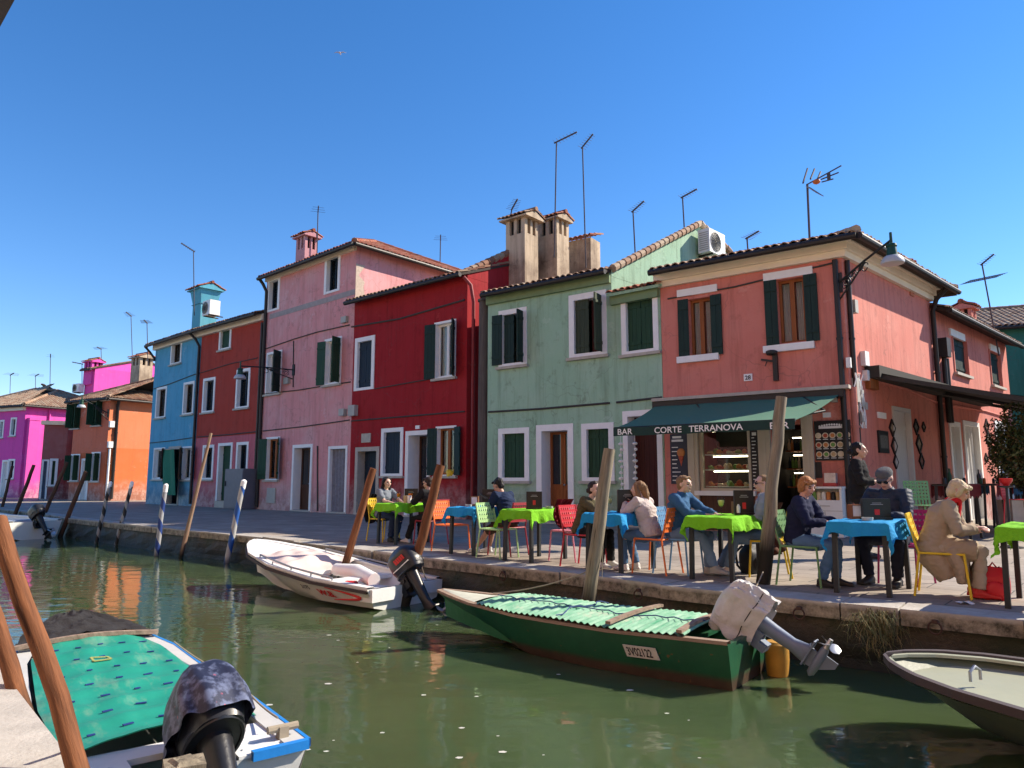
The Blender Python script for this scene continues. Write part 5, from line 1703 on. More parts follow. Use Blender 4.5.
# ------------------------------------------------------------------ tables, cloths, chairs
FA = math.atan2(AX.y, AX.x)      # +x of a local frame turned to run along the quay
M_leg = plain('charcoal_metal', (.020, .022, .024), .5, metal=.2)
def table_linen(name, col):
    m, nt, bs = nmat(name)
    v = mapping(nt)
    f_ = noise(nt, v, 7, 4, .6); g_ = noise(nt, v, 90, 2)
    nt.links.new(mix(nt, f_, rgba(col, .82), rgba(col, 1.12)), bs.inputs['Base Color'])
    bs.inputs['Roughness'].default_value = .85; bs.inputs['Specular IOR Level'].default_value = .2
    rid = math_n(nt, 'ABSOLUTE', math_n(nt, 'SUBTRACT', f_, .5))
    bump(nt, bs, math_n(nt, 'ADD', math_n(nt, 'MULTIPLY', rid, -6), math_n(nt, 'MULTIPLY', g_, .3)), .5, .012)
    return m
M_lime = table_linen('lime_tablecloth', (.17, .48, .015))
M_cyan = table_linen('cyan_tablecloth', (.016, .25, .52))
TABLES = [(Vector((-1.95, 13.2, 0)), 'lime'), (Vector((-.50, 11.35, 0)), 'cyan'), (Vector((.33, 10.40, 0)), 'lime'), (Vector((1.37, 9.25, 0)), 'cyan'),
          (Vector((2.47, 8.50, 0)), 'lime'), (Vector((3.66, 7.50, 0)), 'cyan'), (Vector((4.75, 6.60, 0)), 'lime')]
TW, TD, TH = .54, .84, .70
TABLE_LABEL = ['metal legged table under the farthest lime green cloth', 'table under a cyan cloth beside the empty orange chair', 'table under a lime green cloth with no one seated', 'table under a cyan cloth between two talking women',
               'table under a lime green cloth with a glass of white wine', 'table under a cyan cloth in front of the old man', 'table under a lime green cloth at the right edge']
def loc(c, x, y, z=0): return c + AX * x + NX * y + Vector((0, 0, z))
def make_table(i, c, colour):
    o = root('cafe_table', TABLE_LABEL[i], 'table', c, 'cafe tables along the quay', FA)
    mb = MB(); mb.box((0, 0, TH - .015), (TW, TD, .03)); obj('tabletop', mb, M_leg, o, local=True)
    for sx in (-1, 1):
        for sy in (-1, 1):
            mb = MB(); mb.bar((sx * (TW / 2 - .04), sy * (TD / 2 - .05), TH - .03), (sx * (TW / 2 - .03), sy * (TD / 2 - .04), 0), .045, .045); obj('leg', mb, M_leg, o, local=True)
    rnd = random.Random(40 + i)
    ph = [rnd.uniform(0, 6) for _ in range(6)]
    ox, oy = .17, .14
    nu, nv = 34, 44
    W_, D_ = TW + 2 * ox, TD + 2 * oy
    diag = True
    def cl(a, b):
        x, y = (a - .5) * W_, (b - .5) * D_
        ex, ey = max(0, abs(x) - TW / 2), max(0, abs(y) - TD / 2)
        e = math.hypot(ex, ey)
        sx, sy = (1 if x > 0 else -1), (1 if y > 0 else -1)
        px_, py_ = x, y
        if ex > 0: px_ = sx * (TW / 2 + .012 + ex * .16)
        if ey > 0: py_ = sy * (TD / 2 + .012 + ey * .16)
        along_ = (y if ex >= ey else x)
        k = 1 + .10 * math.sin(along_ * 11 + ph[0]) + .06 * math.sin(along_ * 23 + ph[1])
        fold = e * (.17 * math.sin(along_ * 13 + ph[2]) + .09 * math.sin(along_ * 37 + ph[3]))
        if ex > 0: px_ += sx * fold
        if ey > 0: py_ += sy * fold
        drop = e * (.92 * k + (.35 if diag and ex > 0 and ey > 0 else 0))
        z = TH + .008 - drop + .004 * math.sin(x * 30 + ph[3]) * math.sin(y * 22 + ph[4])
        if e < 1e-6: z += .003 * abs(math.sin(y * 60 + ph[5])) * (abs(x) > TW / 2 - .05)
        return (px_, py_, z)
    mb = MB(); mb.grid(cl, nu, nv); mb.grid(lambda a, b: Vector(cl(a, b)) - Vector((0, 0, .004)), nu, nv, flip=True)
    me = mb.mesh('tablecloth', M_lime if colour == 'lime' else M_cyan, None, True)
    t = bpy.data.objects.new('tablecloth', me); COL.objects.link(t); t.location = c; t.rotation_euler = (0, 0, FA)
    tag(t, ('lime green' if colour == 'lime' else 'cyan blue') + ' cloth ' + ['on the farthest table by the woman in grey', 'beside the empty orange chair', 'on the table with no one seated', 'between the two talking women', 'under the glass of white wine', 'on the table of the old man in a cap', 'on the table at the right edge'][i], 'tablecloth', 'tablecloths on the quay tables')
for i, (c, k) in enumerate(TABLES): make_table(i, c, k)

CH_COL = {'orange': (.72, .16, .03), 'lightgreen': (.36, .56, .24), 'pink': (.60, .20, .26), 'red': (.50, .02, .035), 'blue': (.11, .27, .46), 'yellow': (.70, .48, .02), 'green': (.12, .26, .10), 'magenta': (.42, .02, .14), 'darkred': (.28, .02, .03)}
M_ch = {k: plain('chair_paint_' + k, v, .45, var=.07, bmp=.05) for k, v in CH_COL.items()}
def bent(pts, r=.0125, n=8):
    mb = MB(); mb.tube(pts, r, n); return mb
def chair_parts():
    """a stacking metal garden chair: faces +y, seat 0.45 high"""
    out = []
    for s in (-1, 1):
        out.append(('leg', bent([(s * .20, .20, .44), (s * .215, .235, 0)])))
        out.append(('leg', bent([(s * .205, -.20, .44), (s * .22, -.265, 0)])))
        out.append(('back_post', bent([(s * .205, -.20, .44), (s * .20, -.225, .52), (s * .20, -.30, .84)])))
    mb = MB()
    for a, b in (((-.2, .2, .44), (.2, .2, .44)), ((-.2, -.2, .44), (.2, -.2, .44)), ((-.2, -.2, .44), (-.2, .2, .44)), ((.2, -.2, .44), (.2, .2, .44))): mb.tube([a, b], .0125, 8)
    out.append(('seat_frame', mb))
    mb = MB()
    def bnd(t): return .445 - .018 * math.sin(math.pi * t)
    for k in range(9):
        x = -.19 + .38 * k / 8; mb.grid(lambda i, j, x=x: (x - .013 + .026 * i, -.2 + .4 * j, bnd(j) + .006), 1, 8); mb.grid(lambda i, j, x=x: (x - .013 + .026 * i, -.2 + .4 * j, bnd(j) - .002), 1, 8, flip=True)
    for k in range(9):
        y = -.185 + .37 * k / 8; t = (y + .2) / .4; mb.box((0, y, bnd(t) + .003), (.39, .026, .006))
    out.append(('seat', mb))
    mb = MB()
    def bk(t): return -.225 - (.075) * t, .52 + .30 * t     # y, z
    for k in range(5):
        t = .12 + .88 * k / 4; y, z = bk(t); mb.bar((-.2, y + .0, z), (.2, y, z), .008, .045)
    for k in range(8):
        x = -.175 + .35 * k / 7; a, b = bk(.08), bk(1.0); mb.bar((x, a[0], a[1]), (x, b[0], b[1]), .024, .007, up=(0, 1, 0))
    out.append(('backrest', mb))
    return out
CHAIR_ME = [(n_, m_.mesh(n_, M_ch['orange'], None, True)) for n_, m_ in chair_parts()]
CHG = 'metal chairs of the bar'
def place_chair(x, y, ang, colour, label, z=0, sc=.93):
    """ang: direction the sitter looks"""
    o = root('metal_chair', label, 'chair', (x, y, z), CHG, ang - math.pi / 2)
    for nme, me in CHAIR_ME:
        c = bpy.data.objects.new(nme, me); COL.objects.link(c); c.parent = o
        c.material_slots[0].link = 'OBJECT'; c.material_slots[0].material = M_ch[colour]
    o.scale = (sc, sc, sc)
    return o
def beside(i, dx, dy=0.0): return loc(TABLES[i][0], dx, dy)
AF, AB = FA, FA + math.pi          # looking along the quay to the right / to the left
AD = math.atan2(-NX.y, -NX.x)      # looking towards the canal
SEATS = {}
def seat(key, i, dx, dy, ang, colour, label):
    p = beside(i, dx, dy); SEATS[key] = (p, ang); place_chair(p.x, p.y, ang, colour, label)
seat('w1', 0, -.56, .0, AF, 'yellow', 'yellow metal chair of the long haired woman at the farthest table')
seat('m2', 0, .60, .1, AB, 'darkred', 'dark red metal chair of the person in black at the farthest table')
seat('e1', 1, -.56, -.06, AF, 'orange', 'empty orange metal chair with its perforated back to the left')
seat('m3', 1, .52, .06, AB, 'darkred', 'dark red metal chair under the man reading his phone')
seat('e2', 2, -.60, -.12, AF, 'lightgreen', 'empty pale green metal chair')
seat('e3', 2, .42, .25, AB, 'pink', 'empty pink metal chair near the middle tables')
seat('w4', 3, -.56, .0, AF, 'red', 'bright red metal chair of the woman in olive')
seat('w5', 3, .50, .0, AB, 'orange', 'orange metal chair of the woman in the cream fleece')
seat('p6', 4, -.60, .0, AF, 'blue', 'light blue metal chair of the person in blue denim')
seat('m7', 4, .30, .46, AB + .45, 'yellow', 'yellow metal chair of the man in the grey sweatshirt')
seat('w8', 5, -.66, -.02, AF, 'green', 'green metal chair of the woman in navy')
seat('m9', 5, .12, .80, AD - .15, 'magenta', 'magenta metal chair of the old man in a cap')
seat('w10', 6, -.80, .10, AF + .12, 'yellow', 'yellow metal chair of the woman in the beige coat')
seat('e4', 6, .62, .1, AB, 'pink', 'pink metal chair at the right edge of the picture')

# ---- things standing on the tables
M_menu = plain('black_menu_holder', (.010, .010, .011), .35, var=.2)
M_redm = plain('red_print', (.55, .02, .02), .5, bmp=0)
def menu_stand(i, x, y, w=.24, h=.25, rz=0.0, label=''):
    p = loc(TABLES[i][0], x, y, TH + .013)
    o = root('menu_stand', label, 'menu stand', p, 'black menu stands on the tables', rz)
    mb = MB(); mb.box((0, 0, h / 2), (w, .05, h)); mb.box((0, 0, .01), (w * 1.04, .10, .02)); obj('holder', mb, M_menu, o, local=True)
    mb = MB(); mb.box((0, -.0265, h * .36), (w * .18, .003, h * .26)); obj('red_badge', mb, M_redm, o, local=True)
    mb = MB()
    for k in range(2): mb.box((0, -.0265, h * (.72 + .07 * k)), (w * (.45 - .12 * k), .003, h * .022))
    obj('printed_lines', mb, plain('grey_print', (.35, .35, .35), .6, bmp=0), o, local=True)
def holder(i, x, y, label, col=(.20, .09, .035)):
    p = loc(TABLES[i][0], x, y, TH + .013)
    o = root('napkin_holder', label, 'napkin holder', p, 'napkin holders on the tables', random.uniform(-.3, .3))
    m = plain('napkin_holder_wood_' + str(i), col, .5)
    mb = MB(); mb.box((0, 0, .006), (.12, .09, .012)); mb.box((-.054, 0, .075), (.012, .09, .126)); mb.box((.054, 0, .075), (.012, .09, .126)); mb.box((0, -.04, .02), (.096, .012, .016)); mb.box((0, 0, .142), (.12, .09, .010)); obj('frame', mb, m, o, local=True)
    mb = MB(); mb.box((0, 0, .074), (.09, .075, .122)); obj('napkins', mb, M_white, o, local=True)
def glass(i, x, y, label, liquid, stem=True):
    p = loc(TABLES[i][0], x, y, TH + .012)
    o = root('wine_glass', label, 'glass', p, 'glasses on the tables')
    mb = MB(); mb.lathe((0, 0, 0), [(.034, 0), (.034, .003), (.005, .008), (.0045, .085), (.028, .105), (.042, .15), (.040, .20)], 18); obj('bowl', mb, M_clear, o, local=True, smooth=True)
    mb = MB(); mb.lathe((0, 0, 0), [(.006, .098), (.026, .108), (.037, .145), (.036, .165)], 16); obj('drink', mb, liquid, o, local=True, smooth=True)
M_spritz = plain('orange_spritz', (.85, .20, .02), .2, bmp=0, spec=.6)
M_wine = plain('white_wine', (.72, .68, .30), .2, bmp=0, spec=.6)
YA = math.atan2(-1, .2)
rzs = FA + .0
menu_stand(0, .05, .12, rz=.0, label='black menu stand on the farthest lime green table')
menu_stand(1, .06, .18, .26, .26, .0, 'black menu stand on the cyan table by the man with a phone')
menu_stand(2, .08, -.12, .22, .24, .0, 'black menu stand on the unoccupied lime green table')
menu_stand(3, .12, -.02, .25, .28, .05, 'black menu stand in front of the woman in the cream fleece')
menu_stand(4, .16, .18, .22, .28, -.1, 'black menu stand between the denim jacket and the grey sweatshirt')
menu_stand(5, .08, -.04, .28, .21, .0, 'widest black menu stand, in front of the old man')
holder(1, -.16, .05, 'brown napkin holder at the cyan table of the man with a phone'); holder(3, -.02, .18, 'brown napkin holder between the two talking women')
holder(4, .08, .2, 'brown napkin holder behind the wine glass'); holder(5, -.12, -.04, 'brown napkin holder beside the widest menu stand', (.22, .08, .03))
o_ = loc(TABLES[6][0], .12, .05, TH + .012)
rt = root('dispenser_box', 'brown and white box on the lime green table at the right edge', 'box', o_, None, -.3)
mb = MB(); mb.box((0, 0, .075), (.26, .16, .15)); obj('box', mb, wood('box_wood', (.20, .09, .04), (.30, .15, .07), .6, 'X'), rt, local=True)
mb = MB(); mb.box((.04, -.082, .08), (.11, .006, .09)); obj('label_panel', mb, M_white, rt, local=True)
glass(0, -.10, -.05, 'orange spritz in front of the long haired woman', M_spritz); glass(0, .16, .0, 'orange spritz in front of the person in black', M_spritz)
glass(4, -.06, .05, 'glass of white wine on the lime green table', M_wine)
for (i, x, y, lb) in ((0, .2, -.14, 'beige paper cup at the farthest table'), (0, .25, -.1, 'white paper cup at the farthest table')):
    mb = MB(); mb.lathe(loc(TABLES[i][0], x, y, TH + .012), [(.035, 0), (.042, .13), (.038, .131)], 14); single('paper_cup', mb, M_white if 'white' in lb else M_food[1], lb, 'cup', 'cups on the tables', True)
for (i, x, y, lb) in ((1, .2, .1, 'small white shaker beside the menu stand of the man with a phone'), (3, .05, .2, 'small white shaker between the two talking women'), (4, .12, .12, 'small white shaker by the wine glass')):
    mb = MB(); mb.lathe(loc(TABLES[i][0], x, y, TH + .012), [(.022, 0), (.022, .09), (.012, .11), (.01, .12)], 12); single('shaker', mb, M_white, lb, 'shaker', 'shakers on the tables', True)
mb = MB(); mb.lathe(loc(TABLES[2][0], -.06, -.05, TH + .012), [(.018, 0), (.018, .12), (.01, .15)], 10); single('pepper_mill', mb, M_brown, 'thin brown pepper mill on the unoccupied lime green table', 'pepper mill', smooth=True)

# ---- side terrace under the brown awning: high tables, stools, bottles
TERR = 'high tables of the side terrace'
fr = Hs.right
M_redc = plain('dark_red_cloth', (.22, .012, .015), .8); M_bluec = plain('deep_blue_cloth', (.01, .10, .22), .8)
def high_table(s, t, mat, label, w=.75, h=1.02, stripes=None):
    c = fr.W(s, t, 0); ang = math.atan2(fr.d.y, fr.d.x)
    o = root('high_table', label, 'table', c, TERR, ang)
    for sx in (-1, 1):
        for sy in (-1, 1):
            mb = MB(); mb.bar((sx * (w / 2 - .05), sy * .25, h - .02), (sx * (w / 2 - .03), sy * .28, 0), .045); obj('leg', mb, M_leg, o, local=True)
    mb = MB(); mb.box((0, 0, h), (w, .62, .035)); obj('tabletop', mb, M_leg, o, local=True)
    mb = MB(); cl = lambda a, b: ((a - .5) * w * 1.06 , ((b - .5) * .86 if abs(b - .5) < .37 else math.copysign(.325, b - .5)), h + .022 - max(0, abs(b - .5) - .37) * 1.9 * (1 + .1 * math.sin(a * 20)))
    mb.grid(cl, 20, 24); mb.grid(lambda a, b: Vector(cl(a, b)) - Vector((0, 0, .004)), 20, 24, flip=True)
    me = mb.mesh('tablecloth', mat, None, True); q = bpy.data.objects.new('tablecloth', me); COL.objects.link(q); q.location = c; q.rotation_euler = (0, 0, ang)
    tag(q, label.replace('high table', 'cloth on the high table').replace(' under a ', ' with the '), 'tablecloth', 'tablecloths of the side terrace')
    return o
HT = [(1.0, 1.5, M_redc, 'high table under a dark red cloth nearest the bar corner'), (2.9, 1.5, M_redc, 'high table under a dark red cloth in front of the white door'),
      (4.7, 1.4, M_bluec, 'high table under a deep blue cloth by the drainpipe'), (6.6, 1.6, M_redc, 'high table under a dark red cloth near the sunlit wall')]
for h_ in HT: high_table(*h_)
random.seed(21)
nb = 0
for k, (s, t, m_, lb) in enumerate(HT):
    for j in range(5):
        x = s - .3 + .15 * j; p = fr.W(x, t + random.uniform(-.15, .15), 1.043)
        mb = MB(); mb.lathe(p, [(.036, 0), (.037, .17), (.014, .23), (.014, .30)] if j % 2 else [(.03, 0), (.03, .10), (.02, .12)], 10)
        single('bottle', mb, (M_board, M_shutg, M_menu, M_brown, M_white)[(j + k) % 5 if j < 4 else 0], 'bottle or jar on the ' + lb.replace(' under a ', ', '), 'bottle', 'bottles on the high tables', True)
def bar_stool(s, t, colour, label, ang=0.0):
    p = fr.W(s, t, 0)
    o = root('bar_stool', label, 'stool', p, 'bar stools of the side terrace', math.atan2(fr.d.y, fr.d.x) + ang)
    for sx in (-1, 1):
        for sy in (-1, 1):
            mb = MB(); mb.tube([(sx * .16, sy * .16, .74), (sx * .22, sy * .22, 0)], .013, 8); obj('leg', mb, M_ch[colour], o, local=True)
    mb = MB()
    for k in range(4):
        a = [(.2, .2), (-.2, .2), (-.2, -.2), (.2, -.2)]; mb.tube([(*a[k], .28), (*a[(k + 1) % 4], .28)], .01, 6)
    obj('foot_ring', mb, M_ch[colour], o, local=True)
    mb = MB()
    for k in range(8):
        mb.box((-.18 + .36 * k / 7, 0, .75), (.036, .38, .008)); mb.box((0, -.18 + .36 * k / 7, .7505), (.38, .036, .006))
    obj('seat', mb, M_ch[colour], o, local=True)
    mb = MB()
    for k in range(6): mb.bar((-.19, -.19 - .02 * k / 5, .84 + .05 * k), (.19, -.19 - .02 * k / 5, .84 + .05 * k), .008, .03)
    for k in range(8): mb.bar((-.19 + .38 * k / 7, -.185, .75), (-.19 + .38 * k / 7, -.21, 1.10), .03, .007, up=(0, 1, 0))
    obj('backrest', mb, M_ch[colour], o, local=True)
    return o
p6_ = P(926, 490, 10.6)
st = bar_stool(0, 0, 'green', 'green bar stool with a perforated back behind the woman in beige', 0)
st.location = (p6_.x, p6_.y, 0); st.rotation_euler = (0, 0, math.pi + .15)
for (s, t, c_, lb) in ((1.6, 2.35, 'red', 'red bar stool just right of the old man'), (3.3, 2.4, 'darkred', 'dark red bar stool before the white door'), (4.3, 2.3, 'darkred', 'dark red bar stool next to the blue clothed high table'),
                       (5.6, 2.4, 'blue', 'blue bar stool near the sunlit wall'), (6.9, 2.5, 'yellow', 'yellow bar stool at the right edge'), (7.6, 2.2, 'red', 'red bar stool farthest along the side terrace')):
    bar_stool(s, t, c_, lb, math.pi)
# red and blue aprons, a spritz-red cup: the bright things by the ivy
p = P(1006, 482, 12.2); mb = MB(); mb.lathe(Vector((p.x, p.y, 1.02)), [(.04, 0), (.05, .02), (.09, .07), (.10, .12), (.085, .125)], 16)
single('red_bowl', mb, plain('red_bowl_glaze', (.55, .02, .02), .35), 'bright red bowl at the right edge by the ivy', 'bowl', smooth=True)
rt = root('stand', 'small round pedestal table holding the red bowl at the right edge', 'table', (p.x, p.y, 0))
mb = MB(); mb.lathe((p.x, p.y, 0), [(.17, 0), (.17, .02), (.02, .05), (.02, .98), (.12, 1.0), (.12, 1.02)], 18); obj('pedestal', mb, M_leg, rt, smooth=True)
# flower pots by the wall, a yellow watering can, and the little red backpack
def backpack(p, rz, mat, label, k=1.0, ms=None):
    o = root('backpack', label, 'backpack', p, None, rz)
    mb = MB()
    def sf(i, j):
        a = i * 2 * math.pi; z = j
        w = (.15 + .02 * math.sin(math.pi * z)) * (1 - max(0, z - .75) * 1.6); d = (.10 + .02 * math.sin(math.pi * z)) * (1 - max(0, z - .7) * 1.5)
        c, s = math.cos(a), math.sin(a); q = .45
        return (k * w * math.copysign(abs(c) ** q, c), k * d * math.copysign(abs(s) ** q, s), k * .40 * z + .006 * math.sin(a * 7 + z * 20))
    mb.grid(sf, 32, 14); mb.poly([Vector(sf(i / 32, 1)) for i in range(32)]); obj('bag', mb, mat, o, local=True, smooth=True)
    mb = MB(); mb.ball((0, -.12 * k, .14 * k), (.11 * k, .05 * k, .10 * k), 14, 8); obj('front_pocket', mb, mat, o, local=True, smooth=True)
    for s in (-1, 1):
        mb = MB(); mb.tube([(s * .07 * k, .09 * k, .38 * k), (s * .10 * k, .19 * k, .28 * k), (s * .11 * k, .16 * k, .10 * k), (s * .10 * k, .10 * k, .04 * k)], [.018 * k] * 4, 6, ell=None); obj('strap', mb, ms or mat, o, local=True, smooth=True)
    mb = MB(); mb.tube([(-.04 * k, .05 * k, .39 * k), (0, .05 * k, .45 * k), (.04 * k, .05 * k, .39 * k)], .012 * k, 6); obj('handle', mb, ms or mat, o, local=True, smooth=True)
    return o
bp = G(1003, 601); backpack((bp.x, bp.y + .10, 0), -.5, plain('red_nylon', (.50, .012, .02), .55, var=.2), 'bright red backpack on the paving beside the beige coat', .74)
bp = G(752, 573); backpack((bp.x, bp.y, 0), .6, plain('black_nylon', (.012, .012, .013), .6), 'black backpack on the paving behind the woman in navy', .85)
mb = MB(); p = G(965, 604); mb.grid(lambda i, j: (p.x + (i - .5) * .13, p.y + (j - .5) * .09, .014 + .012 * math.sin(i * 6) * math.cos(j * 5)), 8, 6); mb.grid(lambda i, j: (p.x + (i - .5) * .13, p.y + (j - .5) * .09, .012 + .012 * math.sin(i * 6) * math.cos(j * 5)), 8, 6, flip=True)
single('crumpled_napkin', mb, M_white, 'white paper napkin dropped on the paving by the beige coat', 'napkin', smooth=True)
f = Hr.front; s_, z_ = f.px(450.5, 472)
wc = root('watering_can', 'small yellow watering can on the crimson house window sill', 'watering can', f.W(s_, .03, z_ - .1))
mb = MB(); mb.lathe(f.W(s_, .03, z_ - .13), [(.10, 0), (.10, .16), (.06, .19), (.05, .2)], 14); obj('body', mb, M_ch['yellow'], wc, smooth=True)
mb = MB(); mb.tube([f.W(s_ + .08, .03, z_ - .08), f.W(s_ + .2, .04, z_ + .08)], [.03, .015], 8); obj('spout', mb, M_ch['yellow'], wc, smooth=True)
mb = MB(); mb.tube([f.W(s_ - .09, .03, z_ - .08), f.W(s_ - .17, .03, z_), f.W(s_ - .08, .03, z_ + .07), f.W(s_, .03, z_ + .06)], .012, 6); obj('handle', mb, M_ch['yellow'], wc, smooth=True)
# wreath of driftwood under the crimson window and a shell string by the brown door
f = Hl.front
wcm = root('shell_garland', 'string of pale shells hanging beside the brown door under the awning', 'garland', f.W(.05, .1, 1.0))
for q, s_ in ((0, .62), (1, .22)):
    mb = MB()
    for k in range(9):
        mb.ball(f.W(s_ + .02 * math.sin(k * 2), .06, 2.0 - .14 * k), (.045 + .02 * (k % 3 == 0), .03, .04), 8, 6)
    mb.tube([f.W(s_, .06, 2.2), f.W(s_, .06, .85)], .006, 5)
    obj('string', mb, M_frame, wcm, smooth=True)

# more on the tables: ashtrays, tumblers
def ashtray(i, x, y, label):
    mb = MB(); mb.lathe(loc(TABLES[i][0], x, y, TH + .012), [(.05, 0), (.055, .03), (.045, .03), (.04, .008)], 14)
    single('ashtray', mb, M_box, label, 'ashtray', 'ashtrays on the tables', True)
ashtray(2, .1, .2, 'ashtray on the unoccupied lime green table'); ashtray(5, .05, -.24, 'ashtray on the cyan table of the old man'); ashtray(1, -.05, -.2, 'ashtray on the cyan table beside the empty orange chair')
glass(3, -.1, -.1, 'glass of white wine before the woman in olive', M_wine); glass(5, -.02, .15, 'orange spritz behind the brown napkin holder', M_spritz); glass(6, -.08, .2, 'orange spritz on the lime green table at the right edge', M_spritz)
# ------------------------------------------------------------------ boats
def interp(tab, t):
    """smooth interpolation in a table of (t, value)"""
    for (a, va), (b, vb) in zip(tab, tab[1:]):
        if t <= b:
            k = 0 if b == a else (t - a) / (b - a)
            return va + (vb - va) * k
    return tab[-1][1]
class Boat:
    def __init__(self, name, label, stern, heading, L, half, sheer, chine, zch=.02, keel=-.12, rake=.0, group='small boats moored in the canal'):
        self.r = root(name, label, 'boat', (stern[0], stern[1], WATER_Z), group, heading)
        self.L, self.half, self.sheer, self.chine, self.zch, self.keel, self.rake = L, half, sheer, chine, zch, keel, rake
    def g(self, t, side, inset=0.0, dz=0.0):
        return Vector((t * self.L, side * max(0.0, interp(self.half, t) - inset), interp(self.sheer, t) + dz))
    def c(self, t, side):
        z = self.zch + max(0, t - .6) * .25
        return Vector((t * (self.L - self.rake), side * interp(self.chine, t), z))
    def k(self, t):
        return Vector((t * (self.L - self.rake * 1.1), 0, self.keel + (max(0, t - .55) / .45) ** 2 * .16))
    def hull(self, mat, n=30):
        mb = MB()
        ts = [i / n for i in range(n + 1)]
        def prof(t):
            out = []
            for sd in (-1, 1):
                g, c, k = self.g(t, sd), self.c(t, sd), self.k(t)
                row = [g, g.lerp(c, .35) + Vector((0, sd * .012, 0)), g.lerp(c, .7) + Vector((0, sd * .01, 0)), c, c.lerp(k, .5), k]
                out += row if sd < 0 else row[::-1][1:]
            return out
        rows = [prof(t) for t in ts]
        b = len(mb.v); m = len(rows[0])
        for r_ in rows: mb.v += r_
        for i in range(n):
            for j in range(m - 1):
                a = b + i * m + j; mb.face((a, a + m, a + m + 1, a + 1))
        o = obj('hull', mb, mat, self.r, smooth=True, local=True)
        return o
    def transom(self, mat):
        mb = MB(); p = [self.g(0, -1), self.c(0, -1), self.k(0), self.c(0, 1), self.g(0, 1)]
        q = [x + Vector((.05, 0, 0)) for x in p]
        mb.poly(p); mb.poly(q[::-1])
        for i in range(5): mb.quad(p[i], q[i], q[(i + 1) % 5], p[(i + 1) % 5])
        return obj('transom', mb, mat, self.r, local=True)
    def inner(self, mat, floor=.06, inset=.06, n=26, t0=0.015, t1=.97):
        mb = MB()
        for i in range(n):
            rows = []
            for t in (t0 + (t1 - t0) * i / n, t0 + (t1 - t0) * (i + 1) / n):
                g0, g1 = self.g(t, -1, inset), self.g(t, 1, inset)
                w = max(.0, interp(self.chine, t) - .06)
                f0, f1 = Vector((g0.x, -w, floor + max(0, t - .6) * .3)), Vector((g0.x, w, floor + max(0, t - .6) * .3))
                rows.append((g0, f0, f1, g1))
            for j in range(3): mb.quad(rows[0][j], rows[0][j + 1], rows[1][j + 1], rows[1][j])
        return obj('inner_hull', mb, mat, self.r, local=True)
    def rim(self, mat, w=.07, h=.03, over=.015, n=40, name='gunwale', t1=1.0, z=0.0):
        mb = MB()
        for sd in (-1, 1):
            for i in range(n):
                a, b = t1 * i / n, t1 * (i + 1) / n
                p = []
                for t in (a, b):
                    o_, i_ = self.g(t, sd, -over), self.g(t, sd, w)
                    p.append((o_ + Vector((0, 0, z)), i_ + Vector((0, 0, z)), i_ + Vector((0, 0, z + h)), o_ + Vector((0, 0, z + h))))
                for j in range(4): mb.quad(p[0][j], p[1][j], p[1][(j + 1) % 4], p[0][(j + 1) % 4])
        return obj(name, mb, mat, self.r, local=True, smooth=False)
    def deck(self, mat, t0, t1, name='deck', dz=.0, inset=.05, n=12, crown=.02):
        mb = MB()
        mb.grid(lambda i, j: (lambda a, b: a.lerp(b, j) + Vector((0, 0, crown * math.sin(math.pi * j))))(self.g(t0 + (t1 - t0) * i, -1, inset, dz), self.g(t0 + (t1 - t0) * i, 1, inset, dz)), n, 8)
        return obj(name, mb, mat, self.r, local=True, smooth=True)
